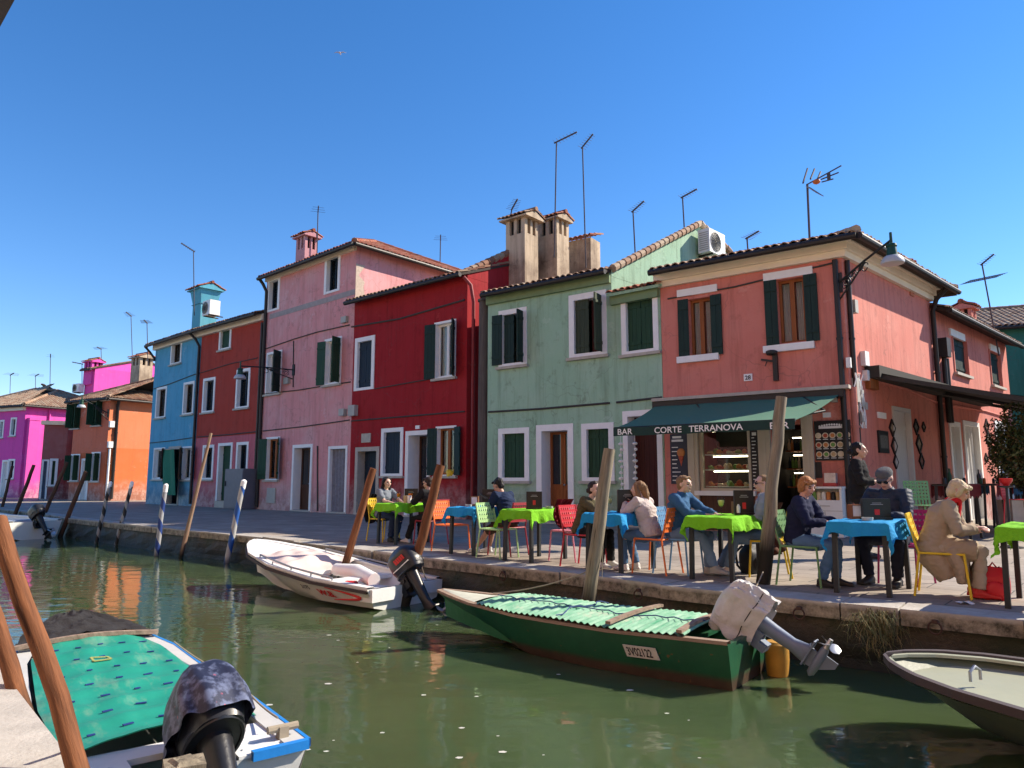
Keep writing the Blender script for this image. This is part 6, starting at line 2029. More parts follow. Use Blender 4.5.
def outboard(parent, org, tilt, k, mcowl, mleg, mprop, cover=None, swing=0.0, decals=False):
    """outboard motor at a transom: aft is -x; tilt raises the leg"""
    Rm = Matrix.Rotation(tilt, 3, 'Y') @ Matrix.Rotation(0, 3, 'Z')
    Rz = Matrix.Rotation(swing, 3, 'Z')
    O = Vector(org)
    def T(mb):
        mb.v = [O + Rz @ (Rm @ (Vector(p) * k)) for p in mb.v]
        return mb
    mb = MB(); mb.box((.03, 0, -.05), (.10, .22, .26)); mb.box((-.05, -.09, .02), (.16, .03, .2)); mb.box((-.05, .09, .02), (.16, .03, .2)); mb.tube([(-.06, -.13, .06), (-.06, .13, .06)], .03, 10)
    m0 = obj('outboard_motor', T(mb), mleg, parent, local=True)
    # leg
    mb = MB()
    prof = [(.16, .11, .13), (.05, .10, .115), (-.15, .085, .095), (-.40, .07, .085), (-.56, .05, .12), (-.60, .045, .15)]
    pts = [(-.19 - .01 * i, 0, z) for i, (z, a, b) in enumerate(prof)]
    mb.tube(pts, [(a, b) for z, a, b in prof], 14, ref=(1, 0, 0))
    mb.box((-.27, 0, -.60), (.34, .17, .02)); 
    mb.tube([(-.02, 0, -.73), (-.06, 0, -.73), (-.22, 0, -.73), (-.40, 0, -.73), (-.44, 0, -.73)], [.01, .045, .058, .05, .035], 12)
    mb.hexa([(-.32, -.012, -.74), (-.12, -.012, -.74), (-.12, .012, -.74), (-.32, .012, -.74), (-.34, -.02, -.58), (-.12, -.02, -.58), (-.12, .02, -.58), (-.34, .02, -.58)])
    mb.hexa([(-.36, -.006, -.93), (-.28, -.006, -.93), (-.28, .006, -.93), (-.36, .006, -.93), (-.36, -.01, -.74), (-.12, -.01, -.74), (-.12, .01, -.74), (-.36, .01, -.74)])
    obj('leg', T(mb), mleg, m0, local=True, smooth=True)
    mb = MB(); mb.tube([(-.42, 0, -.73), (-.56, 0, -.73)], [.04, .025], 10)
    for q in range(3):
        a = q * 2 * math.pi / 3 + .4
        def bl(i, j):
            r = .03 + .12 * i; w = (.055 + .05 * math.sin(math.pi * min(1, i * 1.05))) * (j - .5); th = .7 - .35 * i
            u = Vector((w * math.sin(th) * 1.0, 0, 0)); tang = Vector((0, -math.sin(a), math.cos(a))); rad = Vector((0, math.cos(a), math.sin(a)))
            return Vector((-.49, 0, -.73)) + rad * r + tang * (w * math.cos(th)) * 1.4 + u * 1.3
        mb.grid(bl, 7, 5); mb.grid(lambda i, j: bl(i, j) + Vector((.008, 0, 0)), 7, 5, flip=True)
    obj('propeller', T(mb), mprop, m0, local=True, smooth=True)
    # cowling
    mb = MB()
    def cw(i, j, gx=1.0):
        a = 2 * math.pi * i; z = .15 + .46 * j
        sh = (1 - .55 * max(0, (j - .62) / .38) ** 2.2) * (0.86 + .14 * min(1, j * 3.5))
        c, s = math.cos(a), math.sin(a); q = .62
        x = -.17 + .05 * (j - .5) + .30 * sh * math.copysign(abs(c) ** q, c)
        y = .185 * sh * math.copysign(abs(s) ** q, s)
        return Vector((x, y, z))
    mb.grid(cw, 28, 14); mb.poly([cw(i / 28, 1) for i in range(28)]); mb.poly([cw(i / 28, 0) for i in range(28)][::-1])
    obj('cowling', T(mb), mcowl, m0, local=True, smooth=True)
    mb = MB(); mb.tube([(-.17 + .27 * math.cos(a) , .172 * math.sin(a), .155) for a in [i * math.pi / 12 for i in range(25)]], .018, 6)
    obj('lower_band', T(mb), mleg, m0, local=True, smooth=True)
    mb = MB()
    mb.hexa([(-.47, -.07, .20), (-.44, -.07, .20), (-.44, .07, .20), (-.47, .07, .20), (-.45, -.05, .46), (-.42, -.05, .46), (-.42, .05, .46), (-.45, .05, .46)])
    for q in range(4): mb.box((-.463 + .006 * q, 0, .24 + .05 * q), (.012, .12, .014))
    mb.tube([(-.17 + .305 * math.cos(a), .19 * math.sin(a), .27) for a in [i * math.pi / 12 for i in range(25)]], .006, 5)
    obj('rear_grip', T(mb), mleg, m0, local=True)
    if decals:
        mb = MB(); 
        for sd in (-1, 1):
            for q in range(5):
                x0 = -.36 + .05 * q
                mb.hexa([(x0, sd * .187, .33), (x0 + .04, sd * .187, .33), (x0 + .04, sd * .190, .33), (x0, sd * .190, .33), (x0 + .03, sd * .186, .42), (x0 + .07, sd * .186, .42), (x0 + .07, sd * .190, .42), (x0 + .03, sd * .190, .42)])
        obj('decal', T(mb), M_redm, m0, local=True)
        mb = MB()
        for sd in (-1, 1): mb.box((-.2, sd * .188, .26), (.42, .004, .018))
        obj('stripe', T(mb), M_white, m0, local=True)
    if cover:
        mb = MB(); rnd = random.Random(9)
        def cv(i, j):
            a = 2 * math.pi * i
            base = cw(i, max(0, min(1, j)))
            fold = .016 * math.sin(a * 7 + 2 * math.sin(j * 4)) * (1 - j * .6) + .010 * math.sin(a * 13 + j * 5) * (1 - j) + .05 * mnoise.noise(Vector((math.cos(a) * 2, math.sin(a) * 2, j * 3))) + .022 * (1 - 2 * abs(mnoise.noise(Vector((math.cos(a) * 4, math.sin(a) * 4, j * 7)))))
            c = Vector((-.17, 0, base.z)); d = (base - c)
            d = d * (1.10 + cover[1] * (1 - j) ** 1.5 + fold / .2)
            if j > .78: d = d * math.sqrt(max(0, 1 - ((j - .78) / .22) ** 2))
            return c + d + Vector((0, 0, .03 * j + (-.10 * cover[2]) * (1 - j) ** 2 + .01 * math.sin(a * 5) * (1 - j)))
        mb.grid(cv, 72, 26); mb.poly([cv(i / 72, 1) for i in range(72)])
        obj('motor_cover', T(mb), cover[0], m0, local=True, smooth=True)
        mb = MB(); mb.tube([cv(i / 40, .22) * 1.0 + Vector((0, 0, 0)) for i in range(41)], .007, 5); obj('cord', T(mb), M_wire, m0, local=True, smooth=True)
    return m0

M_gel = plain('white_gelcoat', (.60, .61, .56), .3, var=.10, scale=2, bmp=.02)
M_gelin = plain('scuffed_white_deck', (.66, .66, .64), .5, var=.12, scale=5)
M_rub = plain('dark_rubbing_strake', (.05, .035, .035), .6)
M_cowlk = plain('black_cowling', (.020, .020, .024), .34, var=.5, scale=9, bmp=.05)
M_legk = plain('black_motor_leg', (.014, .014, .016), .35, var=.3)
M_legg = plain('grey_motor_leg', (.15, .19, .26), .45, var=.2)
M_prop = plain('grey_propeller', (.42, .43, .44), .3, metal=.7, var=.2)
M_tarpw = plain('dirty_white_tarpaulin', (.50, .49, .46), .85, var=.25, scale=7, bmp=.4)
M_rope = plain('old_rope', (.30, .25, .18), .9, var=.3)

# --- white motor boat
hd = math.atan2(.60, -.80)
B1 = Boat('white_motorboat', 'white motorboat with a black outboard and red lettering on its side', (-1.41, 9.93), hd, 3.5,
          [(0, .70), (.3, .76), (.6, .73), (.8, .58), (.93, .31), (.985, .13), (1, .03)], [(0, .28), (.3, .33), (.6, .44), (.85, .58), (1, .68)], [(0, .58), (.4, .58), (.7, .40), (.9, .12), (1, .01)], .04, -.10, .75)
B1.hull(M_gel); B1.transom(M_gel); B1.inner(M_gelin, .08, .10); B1.rim(M_gelin, .12, .03, .0); B1.rim(M_rub, .01, .035, .022, name='rubbing_strake', z=-.05)
B1.deck(M_gelin, .74, .985, 'foredeck', .012)
mb = MB(); mb.box((.13, -.46, .20), (.36, .40, .16)); mb.box((.13, .46, .20), (.36, .40, .16)); obj('stern_locker', mb, M_gelin, B1.r, local=True)
mb = MB(); mb.box((1.05, 0, .26), (.26, 1.25, .05)); mb.box((1.9, 0, .30), (.26, 1.2, .05)); obj('bench', mb, M_gelin, B1.r, local=True)
mb = MB(); mb.tube([(.75, -.1, .26), (1.25, -.22, .33), (1.7, -.2, .33)], [.10, .11, .09], 12); obj('fender_roll', mb, M_white, B1.r, local=True, smooth=True)
M_redcl = plain('red_cushion', (.50, .015, .02), .8, var=.15)
for (p, s, rz) in (((.75, .2, .16), (.5, .4, .09), .2), ((1.45, .25, .20), (.35, .3, .10), -.3), ((.55, .5, .30), (.18, .12, .06), .5)):
    mb = MB(); mb.box(p, s, rz); c = obj('cushion', mb, M_redcl, B1.r, local=True); bv = c.modifiers.new('b', 'BEVEL'); bv.width = .035; bv.segments = 3
# draped beige cover over the fore part
mb = MB()
def drape(i, j):
    t = .52 + .22 * i; a, b = B1.g(t, -1, .10), B1.g(t, 1, .10)
    p = a.lerp(b, j)
    hump = .10 * math.sin(math.pi * j) ** .8 * (1 - .5 * i)
    f_ = .010 * math.sin(j * 22 + i * 6) + .008 * math.sin(i * 17 + j * 9)
    drop = -.30 * max(0, (.14 - i) / .14) ** 1.3 * math.sin(math.pi * min(1, max(0, j))) 
    return p + Vector((-.06 * (i < .1), 0, hump + f_ + drop + .02))
mb.grid(drape, 40, 50)
obj('canvas_cover', mb, plain('pale_pink_canvas', (.55, .45, .42), .9, var=.15, bmp=.3), B1.r, local=True, smooth=True)
mb = MB()
for sd in (-1, 1):
    mb.tube([B1.g(.2, sd, .05, .06), B1.g(.45, sd, .05, .07), B1.g(.7, sd, .05, .07)], .014, 8)
    for t in (.2, .32, .45, .58, .7): mb.tube([B1.g(t, sd, .05, .0), B1.g(t, sd, .05, .07)], .010, 6)
obj('handrail', mb, M_galv, B1.r, local=True, smooth=True)
outboard(B1.r, (-.02, 0, .26), R(36), .80, M_cowlk, M_legk, M_prop, decals=True)
# registration and swoosh on the near (port) side: local +y is to port of the heading
mb = MB()
sd = 1
def side_pt(t, k): 
    g, c = B1.g(t, sd), B1.c(t, sd); n_ = Vector((0, sd, .2)).normalized(); return g.lerp(c, k) + n_ * (.034)
ux = (side_pt(.05, .4) - side_pt(.4, .4)).normalized(); uz = (side_pt(.2, .2) - side_pt(.2, .7)).normalized()
text_mesh(mb, 'W.B.', side_pt(.315, .66), ux, uz, .125, 0, .004, 'LEFT', .006, 1.3)
pts = [side_pt(.24 - .19 * math.sin(math.pi * q) * 1.0, .26 + .56 * q) for q in [i / 20 for i in range(21)]]
mb.tube(pts, [.005 + .012 * math.sin(math.pi * i / 20) for i in range(21)], 8)
obj('red_logo', mb, M_redm, B1.r, local=True)
mb = MB(); text_mesh(mb, '3175', side_pt(.43, .55), ux, uz, .09, 0, .004, 'LEFT', .002, 1.0); obj('registration', mb, M_wire, B1.r, local=True)

# --- green work boat with corrugated cover
hd = math.atan2(.60, -.80)
M_bgreen = None
def boat_green():
    m, nt, bs = nmat('worn_green_boat_paint')
    tc = N(nt, 'ShaderNodeTexCoord'); sep = N(nt, 'ShaderNodeSeparateXYZ'); nt.links.new(tc.outputs['Object'], sep.inputs[0])
    f_ = noise(nt, tc.outputs['Object'], 4, 7, .7)
    c = mix(nt, ramp(nt, f_, .35, .7), (.006, .055, .024, 1), (.010, .085, .036, 1))
    mr = N(nt, 'ShaderNodeMapRange'); mr.inputs['From Min'].default_value = .085; mr.inputs['From Max'].default_value = .035
    nt.links.new(math_n(nt, 'ADD', sep.outputs['Z'], math_n(nt, 'MULTIPLY', f_, -.05)), mr.inputs['Value'])
    rust = mix(nt, f_, (.016, .010, .006, 1), (.09, .055, .035, 1))
    c = mix(nt, mr.outputs[0], c, rust)
    s2 = noise(nt, tc.outputs['Object'], 16, 3)
    c = mix(nt, ramp(nt, s2, .68, .72), c, (.12, .055, .02, 1))
    nt.links.new(c, bs.inputs['Base Color']); bs.inputs['Roughness'].default_value = .42
    bump(nt, bs, f_, .25, .01)
    return m
M_bgreen = boat_green()
B2 = Boat('green_workboat', 'dark green flat workboat under a corrugated pale green cover, plate on its side', (1.99, 6.30), hd, 3.5,
          [(0, .47), (.3, .52), (.6, .48), (.8, .33), (.92, .17), (1, .05)], [(0, .36), (.3, .34), (.6, .35), (.85, .38), (1, .41)], [(0, .40), (.4, .44), (.7, .36), (.9, .16), (1, .04)], -.02, -.08, .62)
B2.hull(M_bgreen); B2.transom(M_bgreen); B2.inner(plain('green_inside', (.02, .12, .05), .6, var=.3), .05, .04)
M_gun = wood('worn_gunwale_wood', (.16, .11, .08), (.36, .27, .20), .8, 'X')
B2.rim(M_gun, .06, .028, .012)
B2.deck(plain('pale_peeling_deck', (.46, .47, .38), .8, var=.3, scale=9), .80, .985, 'foredeck', .016)
mb = MB()
def corr(i, j):
    t = .10 + .66 * i; a, b = B2.g(t, -1, -.015), B2.g(t, 1, -.015)
    p = a.lerp(b, j)
    return p + Vector((0, 0, .050 + .022 * math.sin(math.pi * j) ** .9 + .009 * math.sin(i * 2 * math.pi * 34) + .006 * math.sin(i * 9 + j * 3)))
mb.grid(corr, 220, 16); mb.grid(lambda i, j: corr(i, j) - Vector((0, 0, .006)), 220, 16, flip=True)
def corr_mat():
    m, nt, bs = nmat('weathered_green_corrugated_sheet')
    v = mapping(nt, (14, 2.2, 2)); f_ = noise(nt, v, 1.2, 6, .7); g_ = noise(nt, mapping(nt), 3.5, 6)
    c = ramp(nt, f_, .3, .7, (.05, .24, .13, 1), (.34, .50, .37, 1))
    c = mix(nt, ramp(nt, g_, .58, .75), c, (.38, .38, .30, 1)); 
    nt.links.new(c, bs.inputs['Base Color']); bs.inputs['Roughness'].default_value = .85; bs.inputs['Specular IOR Level'].default_value = .15; bump(nt, bs, f_, .3, .006)
    return m
M_corr = corr_mat()
obj('corrugated_cover', mb, M_corr, B2.r, local=True, smooth=True)
for i_ in (.30, .02):
    mb = MB()
    pts = [corr(i_, j / 12) + Vector((0, 0, .03)) for j in range(13)]
    for a, b in zip(pts, pts[1:]): mb.bar(a, b, .05, .025)
    obj('batten', mb, M_gun, B2.r, local=True)
mb = MB(); mb.tube([corr(k / 24, .55 + .03 * math.sin(k)) + Vector((0, 0, .018)) for k in range(25)], .006, 5); mb.tube([corr(.55 + .02 * math.sin(k), k / 12) + Vector((0, 0, .018)) for k in range(13)], .006, 5)
obj('lashing', mb, plain('blue_cord', (.03, .06, .16), .8), B2.r, local=True, smooth=True)
mb = MB(); mb.box((.5, 0, .30), (.22, .9, .03)); obj('thwart', mb, M_bgreen, B2.r, local=True)
mb = MB(); mb.box((.30, .0, .16), (.5, .7, .03)); obj('stern_boards', mb, plain('green_boards', (.03, .22, .10), .6, var=.3), B2.r, local=True)
sd = 1
def sp2(t, k, o=.014): 
    g, c = B2.g(t, sd), B2.c(t, sd); n_ = Vector((0, sd, .1)).normalized(); return g.lerp(c, k) + n_ * (o + .012)
ux = (sp2(.1, .3) - sp2(.3, .3)).normalized(); uz = (sp2(.2, .1) - sp2(.2, .5)).normalized()
mb = MB(); nn = ux.cross(uz)
c0 = sp2(.275, .50)
pw, ph_ = .30, .105
mb.hexa([c0, c0 + ux * pw, c0 + ux * pw + nn * .006, c0 + nn * .006, c0 + uz * ph_, c0 + ux * pw + uz * ph_, c0 + ux * pw + uz * ph_ + nn * .006, c0 + uz * ph_ + nn * .006])
pl = obj('number_plate', mb, plain('dirty_plate_white', (.46, .44, .39), .7, var=.25, scale=14), B2.r, local=True)
mb = MB(); text_mesh(mb, '3V02122', c0 + ux * .02 + uz * .018 + nn * .0085, ux, uz, .10, 0, 0, 'LEFT', .002, .64); obj('writing', mb, M_board, pl, local=True)
outboard(B2.r, (-.03, -.10, .33), R(58), .665, M_legg, M_legg, M_prop, cover=(M_tarpw, .16, 1.6))
mb = MB(); mb.lathe((-.14, -.30, -.02), [(.085, 0), (.10, .15), (.10, .28), (.08, .30)], 16); obj('yellow_fender', mb, plain('rusty_yellow_fender', (.42, .21, .03), .6, var=.4, scale=8), B2.r, local=True, smooth=True)

# --- cream boat at the right edge
M_bcream = plain('cream_boat_paint', (.30, .315, .23), .45, var=.12, scale=4)
M_bcream_shade = plain('shaded_cream_hull', (.12, .14, .095), .5, var=.2, scale=3)  # cream paint darkened: the shade on the hull is put into its colour
hd = math.atan2(-AX.y, -AX.x)
bow = Vector((2.60, 5.22, 0)); L3 = 4.3; st3 = bow + AX * L3
B3 = Boat('cream_boat', 'cream open boat with a thick dark rubber rim at the right edge', (st3.x, st3.y), hd, L3,
          [(0, .70), (.3, .80), (.6, .80), (.78, .72), (.88, .58), (.94, .42), (.98, .22), (1, .03)], [(0, .32), (.5, .34), (.8, .38), (1, .43)], [(0, .55), (.4, .60), (.7, .50), (.88, .28), (1, .02)], -.02, -.10, .55)
B3.hull(M_bcream_shade); B3.transom(M_bcream_shade)
B3.rim(M_rub, .03, .05, .03, 60, 'rubber_rim', 1.0, -.015)
B3.deck(M_bcream, .12, .985, 'inner_deck', -.045, .05, 40, -.03); B3.rim(M_bcream, .09, .02, -.03, 60, 'gunwale', .992, .0)
mb = MB(); mb.tube([(3.75, -.05, .37), (3.75, -.05, .43), (3.77, 0, .46), (3.79, .05, .43), (3.79, .05, .37)], .010, 8); obj('mooring_eye', mb, M_galv, B3.r, local=True, smooth=True)
mb = MB(); mb.tube([(1.9 + .75 * math.cos(a) , .3 + 1.0 * math.sin(a) * .5, .36) for a in [0]] + [(2.55, -.45, .335), (2.75, -.1, .34), (2.7, .3, .345), (2.5, .62, .36)], [.03] * 5, 8); obj('hose', mb, plain('blue_grey_hose', (.10, .13, .18), .6), B3.r, local=True, smooth=True)
mb = MB(); mb.box((1.3, 0, .37), (.3, 1.4, .04)); obj('thwart', mb, M_bcream, B3.r, local=True)

# --- teal covered boat in the foreground
hd = math.atan2(.787, -.617)
M_bgrey = plain('grey_white_hull', (.48, .48, .46), .5, var=.2, scale=4)
M_bluer = plain('blue_edge_trim', (.015, .20, .58), .45, var=.12)
B4 = Boat('covered_boat', 'open boat in the foreground under a teal sheet, black outboard in a floral cap', (-1.52, 3.575), hd, 3.95,
          [(0, .585), (.35, .60), (.65, .54), (.82, .40), (.93, .22), (1, .04)], [(0, .30), (.5, .31), (.8, .37), (1, .44)], [(0, .46), (.4, .48), (.7, .36), (.9, .14), (1, .02)], -.02, -.1, .6)
B4.hull(M_bgrey); B4.transom(M_bgrey); B4.inner(M_bgrey, .06, .05)
B4.rim(M_bgrey, .11, .025, .0); B4.rim(M_bluer, .0, .04, .02, name='blue_trim', z=-.012)
for sd in (-1, 1):
    mb = MB(); mb.bar((-.012, sd * .585, .31), (-.012, sd * .30, .31), .04, .045); obj('blue_corner', mb, M_bluer, B4.r, local=True)
mb = MB(); mb.box((.23, -.40, .30), (.46, .32, .03)); mb.box((.23, .38, .30), (.46, .36, .03)); mb.box((.38, -.01, .298), (.16, .46, .03))
for q in range(3):
    for s in (-1, 1): mb.box((.08 + .08 * q, s * .41, .318), (.012, .26, .008))
obj('stern_deck', mb, M_gelin, B4.r, local=True)
mb = MB(); mb.box((.06, 0, .20), (.10, .5, .2)); obj('motor_board', mb, M_bgrey, B4.r, local=True)
for sd in (-1, 1):
    mb = MB(); mb.box((.12, sd * .5, .345), (.05, .05, .07)); mb.tube([(.12, sd * .5 - .08, .37), (.12, sd * .5 + .08, .37)], .02, 8); obj('cleat', mb, M_rope, B4.r, local=True)
def teal_mat():
    m, nt, bs = nmat('teal_tarpaulin')
    v = mapping(nt); f_ = noise(nt, v, 5, 6)
    c = mix(nt, f_, (.006, .17, .115, 1), (.012, .29, .20, 1))
    d_ = noise(nt, mapping(nt, (1.5, 4, 2)), 2.0, 6, .7)
    c = mix(nt, math_n(nt, 'MULTIPLY', ramp(nt, d_, .52, .75), .45), c, (.30, .36, .24, 1))
    nt.links.new(c, bs.inputs['Base Color']); bs.inputs['Roughness'].default_value = .55; bump(nt, bs, f_, .3, .012)
    return m
mb = MB()
def teal(i, j):
    t = .125 + .605 * i; e = 1.02
    a, b = B4.g(t, -1, .10), B4.g(t, 1, .13)
    p = a.lerp(b, j)
    rib = (.5 + .5 * math.cos(i * 2 * math.pi * 7)) ** 2.2
    z = .04 + .022 * math.sin(math.pi * j) + .022 * rib * math.sin(math.pi * j) ** .5 + .004 * math.sin(j * 19 + i * 11) + .006 * mnoise.noise(Vector((i * 9, j * 9, 0)))
    return p + Vector((.05 * math.sin(j * 5) * (1 - i), 0, z))
mb.grid(teal, 110, 44); mb.grid(lambda i, j: teal(i, j) - Vector((0, 0, .005)), 110, 44, flip=True)
obj('teal_sheet', mb, teal_mat(), B4.r, local=True, smooth=True)
mb = MB(); rnd = random.Random(4)
for q in range(7):
    for w in range(5):
        i, j = (q + .5) / 7 * .98 + .01, (w + .5 + .25 * (q % 2)) / 5.4
        p = teal(i, j) + Vector((0, 0, .006)); r_ = rnd.uniform(-.3, .3) 
        mb.box(p, (.016, rnd.uniform(.03, .06), .006), r_)
obj('sewn_straps', mb, plain('navy_webbing', (.01, .03, .16), .7), B4.r, local=True)
mb = MB()
for a, b in (((.70, .48), (.70, .60)), ((.70, .60), (.76, .60)), ((.76, .60), (.76, .48)), ((.76, .48), (.70, .48))): mb.bar(teal(*a) + Vector((0, 0, .008)), teal(*b) + Vector((0, 0, .008)), .015, .006)
obj('loop', mb, plain('olive_tape', (.30, .32, .10), .8), B4.r, local=True)
mb = MB(); a, b = B4.g(.735, -1, -.02, .06), B4.g(.735, 1, -.02, .06)
pts = [a.lerp(b, k / 10) + Vector((0, 0, .035 * math.sin(math.pi * k / 10))) for k in range(11)]
for p, q in zip(pts, pts[1:]): mb.bar(p, q, .05, .03)
obj('batten', mb, M_gun, B4.r, local=True)
mb = MB()
def dk(i, j):
    t = .745 + .235 * i; a, b = B4.g(t, -1, -.03), B4.g(t, 1, -.03)
    return a.lerp(b, j) + Vector((0, 0, .05 + .06 * math.sin(math.pi * j) * (1 - i * .6) + .03 * mnoise.noise(Vector((i * 7, j * 7, 2))) + .012 * mnoise.noise(Vector((i * 30, j * 30, 5)))))
mb.grid(dk, 46, 46); mb.grid(lambda i, j: dk(i, j) - Vector((0, 0, .005)), 46, 46, flip=True)
obj('black_tarp', mb, plain('black_netting', (.022, .020, .020), .9, var=.7, scale=30, bmp=.8), B4.r, local=True, smooth=True)
def floral_mat():
    m, nt, bs = nmat('navy_floral_cloth')
    v = mapping(nt); vo = N(nt, 'ShaderNodeTexVoronoi'); vo.inputs['Scale'].default_value = 26; nt.links.new(v, vo.inputs['Vector'])
    f_ = noise(nt, v, 18, 4)
    c = mix(nt, ramp(nt, f_, .45, .6), (.012, .016, .042, 1), (.10, .12, .20, 1))
    sp_ = ramp(nt, vo.outputs['Distance'], .18, .24, (1, 1, 1, 1), (0, 0, 0, 1)); s2 = ramp(nt, noise(nt, v, 6, 2), .55, .62)
    c = mix(nt, mix(nt, 1.0, sp_, s2, 'MULTIPLY'), c, (.55, .10, .15, 1))
    nt.links.new(c, bs.inputs['Base Color']); bs.inputs['Roughness'].default_value = .6; bump(nt, bs, f_, .4, .008)
    return m
mo = outboard(B4.r, (-.06, -.10, .25), R(50), .74, M_cowlk, M_legk, M_prop)
cwl = [c for c in B4.r.children if c.name.startswith('outboard')][0]
mb = MB(); Rm = Matrix.Rotation(R(50), 3, 'Y')
def cap(i, j):
    a = 2 * math.pi * i; th = math.pi / 2 * j
    q = .7; c, s = math.cos(a), math.sin(a); wr = 1 + .05 * math.sin(a * 9 + j * 4) * (1 - j) + .05 * mnoise.noise(Vector((c * 3, s * 3, j * 4)))
    x = -.15 + .375 * math.cos(th) ** .7 * math.copysign(abs(c) ** q, c) * wr; y = .245 * math.cos(th) ** .7 * math.copysign(abs(s) ** q, s) * wr
    z = .25 + .46 * math.sin(th) + .07 * c * (1 - j) + .02 * math.sin(a * 6) * (1 - j)
    return Vector((-.06, -.10, .25)) + Rm @ (Vector((x, y, z)) * .74)
mb.grid(cap, 60, 18)
obj('cloth_cap', mb, floral_mat(), cwl, local=True, smooth=True)
mb = MB(); rnd = random.Random(2)
for q in range(5):
    pts = [Vector((-.0 + rnd.uniform(-.1, .3), .5 + rnd.uniform(-.05, .12), .36)) for _ in range(6)]
    mb.tube(pts, .008, 5)
obj('tangled_rope', mb, M_rope, B4.r, local=True, smooth=True)
# --- far left motor boat
hd = math.atan2(.42, -.91)
B5 = Boat('far_motorboat', 'distant white motorboat at the left edge with a dark outboard', (-13.62, 20.95), hd, 5.0,
          [(0, .75), (.4, .85), (.7, .65), (.9, .25), (1, .03)], [(0, .50), (.5, .58), (1, .85)], [(0, .6), (.4, .65), (.8, .25), (1, .02)], .05, -.1, .9)
B5.hull(M_gel); B5.transom(M_gel); B5.inner(M_gelin, .1, .08); B5.rim(M_gelin, .12, .04, .01)
mb = MB(); mb.box((.9, .1, .42), (.5, 1.2, .2)); obj('bench', mb, plain('blue_grey_cover', (.30, .36, .44), .7, var=.4), B5.r, local=True)
outboard(B5.r, (-.05, 0, .46), R(40), .82, M_cowlk, M_legk, M_prop)

# ------------------------------------------------------------------ mooring posts
def pile_mat(name, c1, c2, wet_shade_z=.55):
    m, nt, bs = nmat(name)
    tc = N(nt, 'ShaderNodeTexCoord'); sep = N(nt, 'ShaderNodeSeparateXYZ'); nt.links.new(tc.outputs['Object'], sep.inputs[0])
    f_ = noise(nt, mapping(nt, (12, 12, .9)), 1.6, 6, .7); c = ramp(nt, f_, .28, .74, rgba(c1), rgba(c2))
    mr = N(nt, 'ShaderNodeMapRange'); mr.inputs['From Min'].default_value = wet_shade_z + .25; mr.inputs['From Max'].default_value = wet_shade_z
    nt.links.new(math_n(nt, 'ADD', sep.outputs['Z'], math_n(nt, 'MULTIPLY', f_, .2)), mr.inputs['Value'])
    c = mix(nt, mr.outputs[0], c, (.018, .016, .010, 1))
    sp_ = noise(nt, mapping(nt, (26, 26, .55)), 1.3, 4, .6)
    c = mix(nt, ramp(nt, sp_, .32, .38, (1, 1, 1, 1), (0, 0, 0, 1)), c, mix(nt, 1.0, c, (.30, .26, .24, 1), 'MULTIPLY'))
    nt.links.new(c, bs.inputs['Base Color']); bs.inputs['Roughness'].default_value = .8; bs.inputs['Specular IOR Level'].default_value = .25
    bump(nt, bs, math_n(nt, 'ADD', f_, math_n(nt, 'MULTIPLY', ramp(nt, sp_, .30, .42), 1.5)), .8, .012)
    return m
def stripe_mat(name, c1, c2, turns, wet_shade_z=.5):
    m, nt, bs = nmat(name)
    tc = N(nt, 'ShaderNodeTexCoord'); sep = N(nt, 'ShaderNodeSeparateXYZ'); nt.links.new(tc.outputs['Object'], sep.inputs[0])
    at = math_n(nt, 'ARCTAN2', sep.outputs['Y'], sep.outputs['X'])
    ph = math_n(nt, 'FRACT', math_n(nt, 'ADD', math_n(nt, 'MULTIPLY', at, 1 / (2 * math.pi)), math_n(nt, 'MULTIPLY', sep.outputs['Z'], turns)))
    c = mix(nt, math_n(nt, 'GREATER_THAN', ph, .5), rgba(c1), rgba(c2))
    f_ = noise(nt, tc.outputs['Object'], 9, 5); c = mix(nt, math_n(nt, 'MULTIPLY', f_, .6), c, mix(nt, 1, c, (.5, .47, .42, 1), 'MULTIPLY'))
    mr = N(nt, 'ShaderNodeMapRange'); mr.inputs['From Min'].default_value = wet_shade_z + .2; mr.inputs['From Max'].default_value = wet_shade_z
    nt.links.new(sep.outputs['Z'], mr.inputs['Value']); c = mix(nt, mr.outputs[0], c, (.02, .018, .012, 1))
    nt.links.new(c, bs.inputs['Base Color']); bs.inputs['Roughness'].default_value = .6
    return m
M_pb = pile_mat('brown_pile', (.055, .026, .016), (.13, .065, .04))
M_po = pile_mat('reddish_pile', (.060, .022, .010), (.30, .115, .045), .5)
M_pg = pile_mat('grey_pile', (.10, .085, .06), (.36, .30, .21), .5)
M_pl = pile_mat('long_pale_pile', (.16, .06, .05), (.42, .32, .20), .7)
M_bw = stripe_mat('black_white_spiral', (.010, .010, .012), (.30, .30, .31), 2.6)
M_bl = stripe_mat('blue_white_spiral', (.012, .045, .22), (.36, .37, .39), 2.2)
M_bl2 = stripe_mat('bright_blue_white_spiral', (.012, .09, .36), (.44, .44, .43), 1.7)
